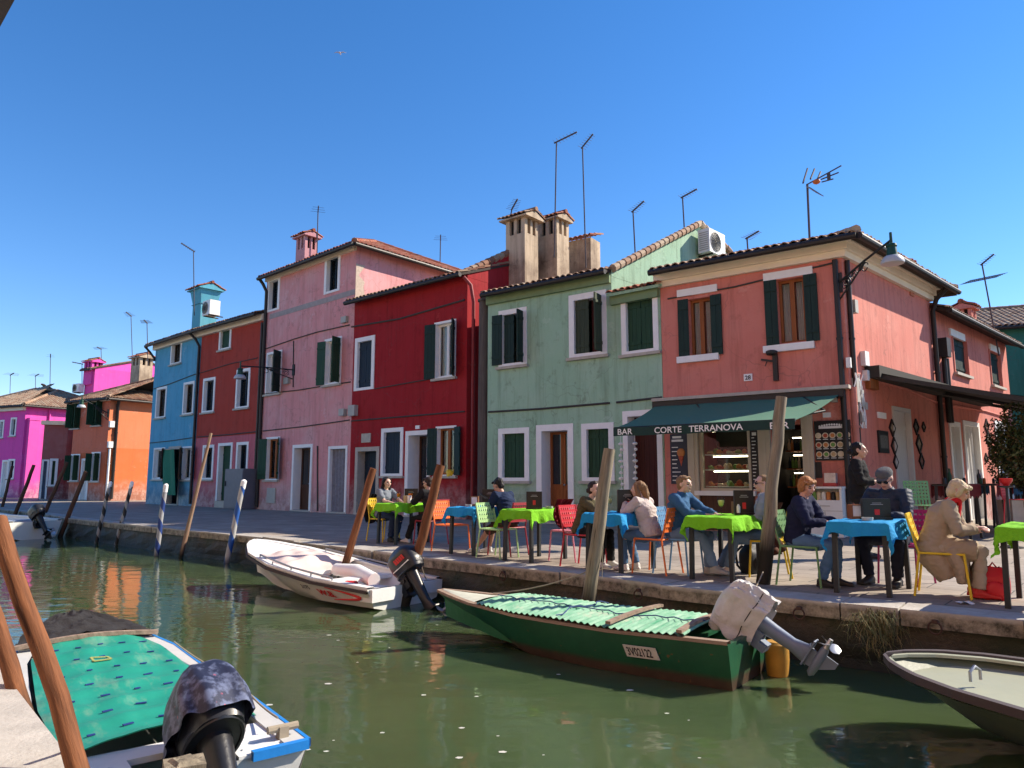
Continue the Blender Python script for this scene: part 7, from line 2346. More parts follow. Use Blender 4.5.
def pile(top, foot, r0, r1, mat, label, depth=None, zfoot=WATER_Z, group='wooden mooring posts', cap=None, below=.55, topdepth=0.0, square=False):
    b = G(foot[0], foot[1], zfoot) if depth is None else P(foot[0], foot[1], depth)
    t = P(top[0], top[1], b.y + topdepth)
    d = (t - b).normalized(); b2 = b - d * below
    L = (t - b2).length
    mb = MB(); n_ = 14 if not square else 4
    ks = [i / 8 for i in range(9)]
    rr = random.Random(hash(label) % 1000)
    mb.tube([Vector((rr.uniform(-.01, .01) * (0 < k < 1), rr.uniform(-.01, .01) * (0 < k < 1), L * k)) for k in ks], [(r0 + (r1 - r0) * k) * rr.uniform(.96, 1.04) for k in ks], n_)
    mats = [mat]
    if cap: mb.lathe((0, 0, L), [(r1 * 1.02, -.16), (r1 * 1.05, 0), (r1 * .5, .03)], n_, 1); mats = [mat, cap]
    me = mb.mesh('mooring_post', mats, None, True)
    o = bpy.data.objects.new('mooring_post', me); COL.objects.link(o)
    o.location = b2; o.rotation_mode = 'QUATERNION'; o.rotation_quaternion = d.to_track_quat('Z', 'Y')
    return tag(o, label, 'mooring post', group)
random.seed(3)
pile((12.5, 466), (-1, 520), .065, .055, M_pb, 'leaning brown post farthest left, before the magenta front')
pile((34, 465), (13, 520), .068, .058, M_pb, 'leaning brown post in front of the magenta house side wall', zfoot=-.3)
pile((67, 462), (41, 522), .066, .056, M_pb, 'leaning brown post in front of the red annex', zfoot=-.3)
pile((86, 471.5), (60, 537), .07, .06, M_pb, 'leaning dark post in front of the orange house door')
pile((132, 482.5), (116, 545), .052, .046, M_bw, 'black and white spiral post, right one of its pair', cap=M_frame)
pile((110.5, 482.5), (96, 543), .052, .046, M_bw, 'black and white spiral post, left one of its pair', cap=M_frame)
pile((166, 485), (156, 556), .058, .05, M_bl, 'navy and white spiral post before the green door curtain', cap=M_frame)
pile((211, 433), (180.5, 558), .052, .030, M_pl, 'tall crooked pale topped post before the brick red house')
pile((244, 481), (226, 563), .06, .055, M_bl2, 'bright blue and white spiral post before the grey cabinet', cap=M_frame)
pile((373.5, 468.5), (347, 558), .06, .055, M_po, 'leaning reddish square post behind the white motorboat', depth=11.3)
pile((440.8, 465), (414, 568), .07, .06, M_po, 'leaning reddish post beside the black outboard of the white motorboat', depth=9.9)
pile((609.5, 449), (590, 588), .078, .062, M_pg, 'leaning grey post in front of the cyan table', depth=7.95)
pile((781.5, 397), (763, 584), .075, .062, pile_mat('shaded_foot_pile', (.10, .085, .06), (.34, .28, .20), .45), 'tallest grey post, dark at the foot, in front of the bar doorway', zfoot=0.0, below=.0)  # the shadow over its lower part is painted into the pile colour
pile((-2, 520), (84, 786), .039, .036, M_po, 'near orange brown post leaning over the white bank stone', depth=2.86, topdepth=.45)
pile((-12, 600), (22, 700), .046, .043, M_po, 'second orange brown post half hidden behind the bank stone', depth=4.0, topdepth=.25)
b = P(184, 772, 3.05); mb = MB(); mb.box((b.x, b.y, b.z - .46), (.15, .13, 1.0), .5); mb.lathe((b.x, b.y, b.z + .04), [(.07, 0), (.05, .012)], 4)
single('stump_post', mb, M_pg, 'squared timber stump behind the floral capped outboard at the bottom edge', 'post')
# weeds hanging from the quay wall, floating scraps
mb = MB(); rnd = random.Random(12)
M_weed = plain('quay_weeds', (.10, .105, .03), .8, var=.6, scale=30)
M_weed2 = plain('dry_weeds', (.22, .17, .07), .9, var=.4, scale=30)
for q in range(900):
    u = rnd.gauss(876, 13); p = G(min(max(u, 835), 925), 609.5); p = p + NX * rnd.uniform(.0, .06); p.z = -.03 - abs(rnd.gauss(0, .13))
    L_ = rnd.uniform(.04, .15); d = (-NX * rnd.uniform(.2, 1.0) + AX * rnd.uniform(-1.1, 1.1) + Vector((0, 0, rnd.uniform(-.7, 1.0)))).normalized()
    side = d.cross(Vector((0, 0, 1))).normalized() * rnd.uniform(.0018, .004)
    q1 = p + d * L_ * .6; q2 = p + d * L_ + Vector((0, 0, -L_ * .5)); mi = int(rnd.random() < .45)
    mb.quad(p - side, p + side, q1 + side * .8, q1 - side * .8, mi); mb.quad(q1 - side * .8, q1 + side * .8, q2 + side * .1, q2 - side * .1, mi)
single('weed_tuft', mb, [M_weed, M_weed2], 'tuft of weeds and dry grass growing from the quay wall', 'weeds')
mb = MB()
for q in range(46):
    u, v = rnd.uniform(120, 700), rnd.uniform(600, 760); p = G(u, v, WATER_Z + .004); r_ = rnd.uniform(.006, .022); a = rnd.uniform(0, 6)
    mb.poly([p + Vector((r_ * math.cos(a + k) * (1.6 if k % 2 else 1), r_ * math.sin(a + k), 0)) for k in (0, 1.3, 2.6, 3.9, 5.1)])
structure('floating_scraps', mb, plain('floating_petals', (.5, .5, .45), .7), 'stuff')

# mooring ropes
def rope(pts, label, r=.008, sag=.12):
    mb = MB(); P_ = [Vector(p) for p in pts]; out = []
    for a, b in zip(P_, P_[1:]):
        for k in range(9):
            q = a.lerp(b, k / 8); out.append(q - Vector((0, 0, sag * 4 * (k / 8) * (1 - k / 8))))
    mb.tube(out, r, 6)
    single('mooring_rope', mb, M_rope, label, 'rope', 'mooring ropes', True)
def bp_(B, x, y, z): return B.r.matrix_basis @ Vector((x, y, z)) if False else Vector(B.r.location) + Matrix.Rotation(B.r.rotation_euler.z, 3, 'Z') @ Vector((x, y, z))
def on_post(u, v, y): return P(u, v, y)
rope([bp_(B1, 3.4, -.15, .56), G(300, 540, .02)], 'rope from the bow of the white motorboat up to the quay')
rope([bp_(B1, .2, -.66, .24), P(419, 552, 9.95)], 'rope from the stern of the white motorboat to the reddish post')
rope([bp_(B2, 2.9, -.2, .42), P(596, 568, 8.0)], 'rope from the green workboat to the leaning grey post', .007, .05)
rope([bp_(B2, .3, -.45, .38), P(763, 572, 7.6)], 'rope from the stern of the green workboat to the tallest grey post', .007, .05)
rope([P(604, 470, 7.95), P(603.5, 520, 7.93), P(602, 578, 7.9)], 'thin line hanging down beside the leaning grey post', .004, .0)
rope([bp_(B4, .25, .5, .36), P(66, 735, 3.0)], 'rope from the stern of the teal covered boat to the near orange brown post', .009, .06)
rope([bp_(B4, .2, -.5, .40), bp_(B4, 1.2, -.62, .36), bp_(B4, 2.4, -.5, .42)], 'slack rope along the blue trim of the teal covered boat', .006, .02)

# iron rings let into the quay edge
for k, u in enumerate((280, 395, 505, 640, 800, 935)):
    v = {280: 540.2, 395: 554.3, 505: 566.9, 640: 583.6, 800: 600.4, 935: 613.1}[u]
    q = G(u, v) - NX * .035 + Vector((0, 0, -.085))
    mb = MB(); mb.tube([q + AX * (.05 * math.cos(a)) + Vector((0, 0, .05 * math.sin(a) - .03)) - NX * .012 for a in [i * math.pi / 8 for i in range(17)]], .008, 6); mb.box(q + Vector((0, 0, .02)), (.04, .04, .03), FA)
    single('mooring_ring', mb, plain('rusty_iron', (.06, .03, .02), .8, var=.4), ('rusty ring in the quay edge behind the bow of the white motorboat', 'rusty ring in the quay edge beside the leaning reddish posts', 'rusty ring in the quay edge by the bow of the green workboat', 'rusty ring in the quay edge right of the leaning grey post', 'rusty ring in the quay edge above the covered outboard', 'rusty ring in the quay edge above the cream boat')[k], 'mooring ring', 'iron rings along the quay', True)
# ------------------------------------------------------------------ people
def remesh(mb, voxel, smooth_it=6, fac=.5):
    me = mb.mesh('tmp', [], None)
    o = bpy.data.objects.new('tmp', me); COL.objects.link(o)
    m = o.modifiers.new('r', 'REMESH'); m.mode = 'VOXEL'; m.voxel_size = voxel; m.adaptivity = 0
    if smooth_it:
        s = o.modifiers.new('s', 'SMOOTH'); s.factor = fac; s.iterations = smooth_it
    dg = bpy.context.evaluated_depsgraph_get(); dg.update()
    out = bpy.data.meshes.new_from_object(o.evaluated_get(dg))
    bpy.data.objects.remove(o); bpy.data.meshes.remove(me)
    out.polygons.foreach_set('use_smooth', [True] * len(out.polygons))
    return out
def wrinkle(me, amp, fr=11, seed=0.0):
    """folds pressed into a cloth surface along its normals"""
    off = Vector((seed, seed * .7, 0))
    co = []
    for v in me.vertices:
        p = v.co
        w = mnoise.noise(Vector((p.x * fr * .8, p.y * fr * .8, p.z * fr * 1.5)) + off)
        w2 = mnoise.noise(Vector((p.x * fr * 2.3, p.y * fr * 2.3, p.z * fr * 3.2)) + off)
        co.append(p + v.normal * (amp * (1 - 2.2 * abs(w)) + amp * .45 * w2))
    for v, c in zip(me.vertices, co): v.co = c
    me.update()
    return me
def strands(me):
    """locks and strands: fine vertical ridges"""
    co = []
    for v in me.vertices:
        p = v.co
        w = mnoise.noise(Vector((p.x * 70, p.y * 70, p.z * 9))); w2 = mnoise.noise(Vector((p.x * 24, p.y * 24, p.z * 8)))
        co.append(p + v.normal * (.0045 * w + .008 * w2))
    for v, c in zip(me.vertices, co): v.co = c
    me.update()
    return me
def mesh_obj(name, me, mats, parent):
    me.materials.clear()
    for m in (mats if isinstance(mats, (list, tuple)) else [mats]): me.materials.append(m)
    o = bpy.data.objects.new(name, me); COL.objects.link(o); o.parent = parent
    me.name = name
    return o
def cloth(name, col, rough=.9, var=.15, scale=14, b=.5, weave=None):
    if name in MATS: return MATS[name]
    m, nt, bs = nmat(name)
    v = mapping(nt)
    f_ = noise(nt, v, scale, 5, .6); g_ = noise(nt, v, 5, 3)
    c = mix(nt, g_, rgba(col, 1 - var), rgba(col, 1 + var)); nt.links.new(c, bs.inputs['Base Color'])
    bs.inputs['Roughness'].default_value = rough; bs.inputs['Specular IOR Level'].default_value = .2
    bump(nt, bs, math_n(nt, 'ADD', f_, math_n(nt, 'MULTIPLY', g_, 2)), b, .012)
    MATS[name] = m
    return m
def skin(name, col):
    if name in MATS: return MATS[name]
    m, nt, bs = nmat(name)
    f_ = noise(nt, mapping(nt), 9, 4)
    nt.links.new(mix(nt, f_, rgba(col, .86), rgba(col, 1.1)), bs.inputs['Base Color'])
    bs.inputs['Roughness'].default_value = .5; bs.inputs['Subsurface Weight'].default_value = .05; bs.inputs['Subsurface Radius'].default_value = (.02, .008, .004)
    MATS[name] = m
    return m
SK1 = skin('fair_skin', (.58, .37, .28)); SK2 = skin('tanned_skin', (.40, .22, .15)); SK3 = skin('olive_skin', (.46, .28, .20)); SKR = skin('ruddy_skin', (.54, .30, .23))
M_eye = plain('eye_dark', (.02, .015, .012), .3, bmp=0); M_lip = plain('lips', (.32, .10, .09), .5, bmp=0); M_brow = plain('brow', (.06, .04, .03), .9, bmp=0)
def ik(a, b, l1, l2, pole):
    d = b - a; L = min(d.length, (l1 + l2) * .995); d = d.normalized() if d.length > 1e-6 else Vector((0, 1, 0))
    x = (l1 * l1 - l2 * l2 + L * L) / (2 * L); h = math.sqrt(max(0, l1 * l1 - x * x))
    p = (pole - d * pole.dot(d)); p = p.normalized() if p.length > 1e-6 else d.orthogonal().normalized()
    return a + d * x + p * h, a + d * L
def hand(mb, wrist, fwd, palm_n, side, curl=.5, k=1.0):
    """palm, four fingers of unequal length with knuckle bends, thumb from the side of the palm. palm_n: out of the palm"""
    f_ = fwd.normalized(); n_ = (palm_n - f_ * palm_n.dot(f_)).normalized(); x = f_.cross(n_).normalized() * side
    M3 = Matrix((x, f_, n_)).transposed()
    mb.tube([wrist - f_ * .01, wrist + f_ * .035 * k, wrist + f_ * .085 * k], [(.022 * k, .018 * k), (.036 * k, .017 * k), (.040 * k, .014 * k)], 12, ref=tuple(n_))
    for q, (off, ln) in enumerate(((-.030, .062), (-.010, .075), (.011, .070), (.030, .052))):
        p0 = wrist + f_ * .080 * k + x * off * k; d = f_.copy(); pts = [p0 - f_ * .015 * k, p0]
        for s_ in range(3):
            ang = curl * (.45 + .30 * s_) ; d = (d * math.cos(ang) + n_ * math.sin(ang)).normalized()
            nn = n_ - d * n_.dot(d); 
            pts.append(pts[-1] + d * ln * k * (.45, .32, .25)[s_])
        mb.tube(pts, [.0095 * k, .0095 * k, .0085 * k, .008 * k, .0065 * k], 8)
    p0 = wrist + f_ * .03 * k - x * .030 * k
    mb.tube([p0, p0 - x * .025 * k + f_ * .025 * k + n_ * .008, p0 - x * .030 * k + f_ * .055 * k + n_ * .02 * k, p0 - x * .022 * k + f_ * .075 * k + n_ * .028 * k], [.014 * k, .012 * k, .0095 * k, .007 * k], 8)
PEOPLE = 'people at the canal-side tables'
def person(label, loc, ang, pz=.50, lean=.06, yaw=0.0, nod=0.0, tilt=0.0, hands=((-.18, .38, .76), (.18, .38, .76)), feet=((-.12, .42, .08), (.12, .42, .08)), kneeout=0.0,
           skin_m=SK1, top=None, sleeve=1.0, bottom=None, leg_len=1.0, shoes=None, hair=None, hairstyle='short', build=1.0, female=False, coat=0.0, collar=False,
           glasses=None, hat=None, scarf=None, curl=.6, stand=False, head_fwd=0.0, sc=1.0, legs_cross=False, collar_m=None, palm=None):
    """faces +y in its own frame, the origin on the ground under the pelvis"""
    o = root('person', label, 'person', (loc[0], loc[1], loc[2] if len(loc) > 2 else 0), PEOPLE if not stand else None, ang - math.pi / 2)
    o.scale = (sc, sc, sc)
    X = Vector((1, 0, 0)); B = build
    hip = Vector((0, 0, pz)); up = Vector((0, math.sin(lean), math.cos(lean)))
    up2 = Vector((0, math.sin(lean * 1.35 + head_fwd), math.cos(lean * 1.35 + head_fwd)))
    waist = hip + up * .18; chest = hip + up * .36; neck = chest + up2 * .17
    shw = (.165 if female else .185) * (B * .5 + .5)
    sh = [chest + up2 * .115 - X * shw, chest + up2 * .115 + X * shw]
    headc = neck + Vector((0, math.sin(lean + head_fwd * 1.2) * .11 + .025, .13 * math.cos(lean + head_fwd)))
    HM = Matrix.Rotation(yaw, 3, 'Z') @ Matrix.Rotation(-nod, 3, 'X') @ Matrix.Rotation(tilt, 3, 'Y')
    H = lambda x, y, z: headc + HM @ Vector((x, y, z))
    elbows, wrists = [], []
    for k, s in enumerate((-1, 1)):
        e, w = ik(sh[k], Vector(hands[k]), .285, .25, Vector((s * .75, -.35, -.7)))
        elbows.append(e); wrists.append(w)
    hipj = [hip + Vector((s * .088, .02, -.02)) for s in (-1, 1)]
    knees, ankles = [], []
    for k, s in enumerate((-1, 1)):
        kn, an = ik(hipj[k], Vector(feet[k]), .43 * leg_len, .42 * leg_len, Vector((s * kneeout, 1, .55)) if not stand else Vector((0, 1, 0)))
        knees.append(kn); ankles.append(an)
    # ---- body: one continuous surface
    b = MB()
    b.tube([hip - up * .08, hip + up * .02, waist, chest, chest + up2 * .10, neck - up2 * .02], [(.13, .10), (.155, .115), (.125 * B, .095 * B), (.150 * B, .105 * B), (.13, .085), (.06, .055)], 18, ref=(0, 1, 0))
    for k in (0, 1):
        b.tube([chest + up2 * .10, sh[k], sh[k].lerp(elbows[k], .5), elbows[k]], [.055, .054 * B, .043 * B, .036], 12)
        b.tube([elbows[k], elbows[k].lerp(wrists[k], .3), wrists[k]], [.036, .037, .024], 12)
        fw = (wrists[k] - elbows[k]).normalized()
        pn = Vector(palm[k]) if palm else Vector(((-.5, .0, -.85), (.5, .0, -.85))[k]) * 1.0 + Vector((.9 if k == 0 else -.9, 0, 0)) * .2
        hand(b, wrists[k], fw, pn, (1 if k == 0 else -1), curl)
        b.tube([hipj[k], hipj[k].lerp(knees[k], .5), knees[k]], [.085, .072, .052], 14)
        b.tube([knees[k], knees[k].lerp(ankles[k], .35), ankles[k]], [.050, .050, .033], 14)
        fd = Vector((knees[k].x - hipj[k].x, 1.0, 0)).normalized()
        b.tube([ankles[k] + Vector((0, -.05, -.035)), ankles[k] + fd * .05 + Vector((0, 0, -.04)), ankles[k] + fd * .16 + Vector((0, 0, -.055))], [(.034, .032), (.042, .03), (.03, .018)], 10)
    b.tube([neck - up2 * .04, neck + up2 * .04, headc - Vector((0, .0, .05))], [.060, .052, .050], 14)
    # head: skull, jaw, nose, ears
    for (c, r) in (((0, -.012, .028), (.074, .092, .088)), ((0, .022, -.035), (.058, .070, .068)), ((0, .050, -.082), (.030, .032, .028)), ((0, .070, .030), (.055, .022, .03))):
        b.ball(H(*c), r, 18, 12, HM)
    b.tube([H(0, .088, .020), H(0, .108, -.018), H(0, .092, -.032)], [.009, .015, .012], 8)
    for s in (-1, 1):
        b.ball(H(s * .074, -.008, -.002), (.012, .022, .032), 10, 8, HM)
        b.ball(H(s * .036, .066, -.022), (.024, .02, .022), 10, 8, HM)
    b.ball(H(0, .086, -.055), (.024, .013, .011), 10, 6, HM)
    me = remesh(b, .0085, 3, .45)
    body = mesh_obj('body', me, [skin_m, M_eye, M_lip, M_brow], o)
    eyes = [H(s * .030, .083, .004) for s in (-1, 1)]; brows = [H(s * .031, .088, .026) for s in (-1, 1)]; mouth = H(0, .096, -.056)
    for p in me.polygons:
        c = p.center
        if (c - headc).length > .16: continue
        l = HM.transposed() @ (c - headc)
        if l.y > .055:
            if any(((l.x - s * .030) / .014) ** 2 + ((l.z - .004) / .008) ** 2 < 1 for s in (-1, 1)): p.material_index = 1
            elif any(((l.x - s * .031) / .019) ** 2 + ((l.z - .028 ) / .006) ** 2 < 1 for s in (-1, 1)): p.material_index = 3
            elif (l.x / .024) ** 2 + ((l.z + .056) / .009) ** 2 < 1: p.material_index = 2
    # ---- clothes
    if top:
        t = MB(); g = .018 if not coat else .03
        bot = hip - up * (.05 if not coat else .02)
        t.tube([bot, hip + up * .05, waist, chest, chest + up2 * .09, neck - up2 * .015], [(.165 + g * .6, .125 + g), (.165 + g, .125 + g), (.138 * B + g, .108 * B + g), (.158 * B + g, .115 * B + g), (.135 + g, .09 + g), (.07, .066)], 20, ref=(0, 1, 0))
        for k in (0, 1):
            end = elbows[k].lerp(wrists[k], max(0, sleeve * 2 - 1.08)) if sleeve > .5 else sh[k].lerp(elbows[k], sleeve * 2)
            pts = [chest + up2 * .09, sh[k], sh[k].lerp(elbows[k], .5)] + ([elbows[k], elbows[k].lerp(end, .5), end] if sleeve > .5 else [end])
            rr = [.07, .066 * B + g * .4, .054 * B + g * .5] + ([.048 + g * .5, .048 + g * .4, .037 + g * .5] if sleeve > .5 else [.052])
            t.tube(pts, rr, 14)
            if sleeve > .5:
                for q in (.25, .6):    # creases round the forearm
                    t.ball(elbows[k].lerp(end, q), (.05 + g * .4,) * 3, 10, 8)
        if collar: t.tube([neck - up2 * .03, neck + up2 * .03], [.078, .070], 14)
        if coat:
            for k in (0, 1):
                t.tube([hip + Vector((0, -.02, .02)), hipj[k].lerp(knees[k], .5) + Vector((0, 0, -.01)), hipj[k].lerp(knees[k], .92) + Vector((0, 0, -.01))], [(.16, .14), (.13, .115), (.115, .10)], 14, ref=(0, 1, 0))
                t.tube([hipj[k].lerp(knees[k], .35), hipj[k].lerp(knees[k], .55) + Vector((0, 0, -.18)), hipj[k].lerp(knees[k], .60) + Vector((0, -.02, -.16 - coat))], [(.14, .10), (.15, .08), (.14, .05)], 14, ref=(0, 1, 0))
            t.tube([hip + Vector((0, -.02, .04)), hip + Vector((0, .0, -.12)), hip + Vector((0, .12, -.16 - coat))], [(.20, .17), (.21, .18), (.19, .10)], 16, ref=(0, 1, 0))
        for v_ in range(len(t.v)):
            p = t.v[v_]; t.v[v_] = p + Vector((mnoise.noise(p * 9), mnoise.noise(p * 9 + Vector((7, 0, 0))), mnoise.noise(p * 9 + Vector((0, 7, 0))))) * .010
        mesh_obj('coat' if coat else 'top', wrinkle(remesh(t, .011, 5), .0085, 10, loc[0]), top, o)
    if bottom:
        t = MB()
        t.tube([hip + up * .08, hip - up * .02, hip - up * .09], [(.158, .122), (.172, .138), (.14, .11)], 18, ref=(0, 1, 0))
        for k in (0, 1):
            if leg_len_short := (bottom[1] < .6):
                end = hipj[k].lerp(knees[k], bottom[1] * 2); t.tube([hipj[k], hipj[k].lerp(end, .5), end], [.10, .092, .082], 14)
            else:
                q = bottom[1] * 2 - 1; end = knees[k].lerp(ankles[k], q)
                t.tube([hipj[k], hipj[k].lerp(knees[k], .5), knees[k], knees[k].lerp(end, .5), end], [.10, .088, .070, .064, .056 + (bottom[2] if len(bottom) > 2 else 0)], 14)
                t.ball(knees[k], (.068,) * 3, 12, 8)
        for v_ in range(len(t.v)):
            p = t.v[v_]; t.v[v_] = p + Vector((mnoise.noise(p * 10), mnoise.noise(p * 10 + Vector((5, 0, 0))), mnoise.noise(p * 10 + Vector((0, 5, 0))))) * .008
        mesh_obj('trousers' if bottom[1] > .6 else 'shorts', wrinkle(remesh(t, .011, 5), .007, 11, loc[1]), bottom[0], o)
    if shoes:
        for k in (0, 1):
            t = MB(); fd = Vector((knees[k].x - hipj[k].x, 1.0, 0)).normalized()
            a = ankles[k]
            t.tube([a + Vector((0, -.055, -.030)), a + fd * .02 + Vector((0, 0, -.026)), a + fd * .10 + Vector((0, 0, -.045)), a + fd * .19 + Vector((0, 0, -.055))], [(.040, .040), (.047, .046), (.050, .032), (.036, .020)], 14)
            t.tube([a + Vector((0, -.065, -.068)), a + fd * .06 + Vector((0, 0, -.068)), a + fd * .20 + Vector((0, 0, -.068))], [(.040, .014), (.046, .014), (.036, .013)], 12)
            t.tube([a + Vector((0, 0, .03)), a + Vector((0, .005, -.03))], [.043, .046], 12)
            mesh_obj('shoe', remesh(t, .010, 3), shoes, o)
    # ---- hair
    if hair:
        t = MB()
        t.ball(H(0, -.028, .042), (.083, .098, .088), 20, 14, HM)
        if hairstyle == 'short':
            t.ball(H(0, -.055, -.015), (.074, .062, .07), 16, 10, HM)
            for q in range(7): t.ball(H(-.05 + .1 * q / 6, .045, .098 - .004 * (q - 3) ** 2 * .4), (.022, .03, .02), 8, 6, HM)
        elif hairstyle == 'crop':
            t = MB(); t.ball(H(0, -.026, .038), (.078, .094, .084), 20, 14, HM); t.ball(H(0, -.05, -.01), (.072, .06, .06), 16, 10, HM)
        elif hairstyle == 'bob':
            t.ball(H(0, -.050, -.02), (.086, .075, .085), 18, 12, HM)
            for s in (-1, 1): t.tube([H(s * .06, .03, .07), H(s * .085, .01, .0), H(s * .078, .0, -.06)], [.03, .032, .02], 10)
            t.tube([H(-.05, .06, .085), H(.02, .085, .075), H(.07, .06, .05)], [.025, .028, .02], 10)
        elif hairstyle == 'long':
            for s in (-1, 1): t.tube([H(s * .05, .03, .085), H(s * .085, -.005, .02), H(s * .085, -.03, -.08), H(s * .09, -.03, -.18), H(s * .08, -.02, -.26)], [.028, .034, .036, .034, .012], 12)
            t.tube([H(0, -.07, .05), H(0, -.095, -.06), H(0, -.09, -.17), H(0, -.085, -.25)], [(.07, .045), (.085, .045), (.085, .04), (.06, .015)], 14, ref=(1, 0, 0))
        elif hairstyle == 'bun':
            t.ball(H(0, -.05, -.02), (.078, .07, .07), 16, 10, HM); t.ball(H(0, -.125, -.02), (.045, .04, .045), 14, 10, HM)
        # clear the face
        for v_ in range(len(t.v)):
            p = t.v[v_]; l = HM.transposed() @ (p - headc)
            if l.y > .02 and l.z < .062 and abs(l.x) < .062: l.y = min(l.y, .02)
            l = l + Vector((mnoise.noise(p * 40), mnoise.noise(p * 40 + Vector((3, 0, 0))), mnoise.noise(p * 26))) * .007
            t.v[v_] = headc + HM @ l
        mesh_obj('hair', strands(remesh(t, .007, 2)), hair, o)
    if glasses:
        t = MB()
        for s in (-1, 1):
            t.ball(H(s * .034, .098, .004), (.028, .008, .020), 12, 8, HM); t.tube([H(s * .062, .088, .008), H(s * .078, .03, .008), H(s * .078, -.02, .0)], .004, 6)
        t.tube([H(-.012, .104, .008), H(.012, .104, .008)], .004, 6)
        obj('glasses', t, glasses, o, smooth=True, local=True)
    if hat:
        t = MB()
        def capf(i, j):
            a = 2 * math.pi * i; th = math.pi / 2 * j
            r_ = math.cos(th) ** .55
            return H(.094 * r_ * math.cos(a), -.012 + .112 * r_ * math.sin(a) + .012 * j, .062 + .065 * math.sin(th) + .018 * math.sin(a) * (1 - j) * -1)
        t.grid(capf, 32, 10)
        t.grid(lambda i, j: H((-.07 + .14 * i) * (1 - .25 * j), .086 + .055 * j * (1 - (2 * i - 1) ** 2 * .5), .052 - .016 * j), 10, 5)
        t.grid(lambda i, j: H((-.07 + .14 * i) * (1 - .25 * j), .086 + .055 * j * (1 - (2 * i - 1) ** 2 * .5), .048 - .016 * j), 10, 5, flip=True)
        obj('cap', t, hat, o, smooth=True, local=True)
    if scarf:
        t = MB()
        t.tube([neck + Vector((.07 * math.cos(a), .065 * math.sin(a) + .01, .0 + .02 * math.sin(a * 2))) for a in [i * math.pi / 8 for i in range(17)]], .030, 10)
        t.tube([neck + Vector((.03, .085, -.01)), chest + Vector((.05, .165, .03)), waist + Vector((.07, .20, .06)), waist + Vector((.08, .22, -.03))], [(.03, .018), (.045, .016), (.045, .014), (.04, .01)], 10)
        mesh_obj('scarf', remesh(t, .010, 3), scarf, o)
    if collar_m:
        t = MB(); t.tube([neck - up2 * .06, neck + up2 * .015], [(.090, .082), (.072, .068)], 16, ref=(0, 1, 0)); t.tube([chest + Vector((0, .11, .08)), waist + Vector((0, .115, .05))], [(.035, .02), (.03, .02)], 8, ref=(1, 0, 0))
        mesh_obj('collar', remesh(t, .010, 2), collar_m, o)
    return o
HB = cloth('black_hair', (.012, .010, .010), .45, .3, 60, .8); HD = cloth('dark_brown_hair', (.030, .018, .012), .5, .3, 60, .8); HL = cloth('light_brown_hair', (.22, .12, .055), .55, .4, 60, .8)
HR = cloth('ginger_hair', (.34, .15, .055), .6, .35, 60, .8); HW = cloth('blonde_grey_hair', (.55, .44, .28), .6, .3, 60, .8); HG = cloth('grey_hair', (.40, .38, .35), .6, .2, 60, .8); HS = cloth('short_sandy_hair', (.20, .12, .06), .6, .3, 60, .8)
DEN = cloth('blue_denim', (.075, .145, .25)); DEND = cloth('dark_denim', (.020, .035, .075)); DENL = cloth('washed_denim', (.13, .21, .32)); BLK = cloth('black_cloth', (.012, .012, .013)); NAVY = cloth('navy_cloth', (.012, .016, .045))
GRY = cloth('grey_tshirt', (.17, .19, .22)); OLV = cloth('olive_jacket', (.085, .070, .035)); CRM = cloth('cream_fleece', (.50, .43, .40), .95, .2, 40, .9); SWT = cloth('grey_blue_sweatshirt', (.25, .30, .37)); DJ = cloth('denim_jacket', (.035, .10, .20))
JKT = cloth('dark_blue_padded_jacket', (.018, .030, .055), .6, .3); BEI = cloth('beige_coat', (.34, .27, .19)); SLK = cloth('beige_trousers', (.36, .30, .23)); RED = cloth('red_scarf_cloth', (.55, .015, .02)); TWD = cloth('grey_tweed', (.10, .105, .11), .95, .4, 80)
WSH = plain('white_trainers', (.55, .54, .52), .6); BSH = plain('dark_shoes', (.025, .022, .020), .6); RSH = plain('red_shoes', (.45, .02, .02), .5); GSH = plain('grey_trainers', (.30, .30, .28), .6)
SUNG = plain('dark_sunglasses', (.008, .008, .009), .12, bmp=0)
def at(key, dx=0.0, dy=0.0):
    """dx to the sitter's right, dy forward of the chair's middle"""
    p, a = SEATS[key]; f_ = Vector((math.cos(a), math.sin(a), 0)); r_ = Vector((f_.y, -f_.x, 0))
    return p + r_ * dx + f_ * dy
def sit(key, label, dx=0, dy=-.04, turn=0.0, **kw):
    p = at(key, dx, dy); kw.setdefault('sc', .885); return person(label, (p.x, p.y), SEATS[key][1] + turn, pz=.55, **kw)
sit('w1', 'woman with long black hair in a grey T-shirt resting her arms on the farthest table', lean=.12, yaw=-.1, hands=((-.12, .52, .78), (.10, .50, .78)), skin_m=SK1, top=GRY, sleeve=.42, bottom=(DEND, .98), shoes=BSH, hair=HB, hairstyle='long', female=True, feet=((-.1, .30, .09), (.1, .38, .09)))
sit('m2', 'person in a black jacket holding a drink at the farthest table, half behind a post', lean=.18, yaw=.15, nod=.2, hands=((-.08, .48, .86), (.16, .50, .80)), skin_m=SK3, top=BLK, bottom=(BLK, .98), shoes=WSH, hair=HD, hairstyle='short', glasses=SUNG, feet=((-.1, .62, .09), (.1, .46, .09)), hat=None)
ph = sit('m3', 'bearded man in a navy shirt and brown shorts looking down at his phone', lean=.28, nod=.55, head_fwd=.15, hands=((-.05, .42, .82), (.06, .44, .80)), skin_m=SK2, top=cloth('navy_shirt', (.012, .022, .055)), sleeve=.55, bottom=(cloth('brown_shorts', (.06, .035, .025)), .5), shoes=WSH, hair=HB, hairstyle='short', feet=((-.06, .72, .09), (.10, .55, .09)), build=1.08, curl=.9)
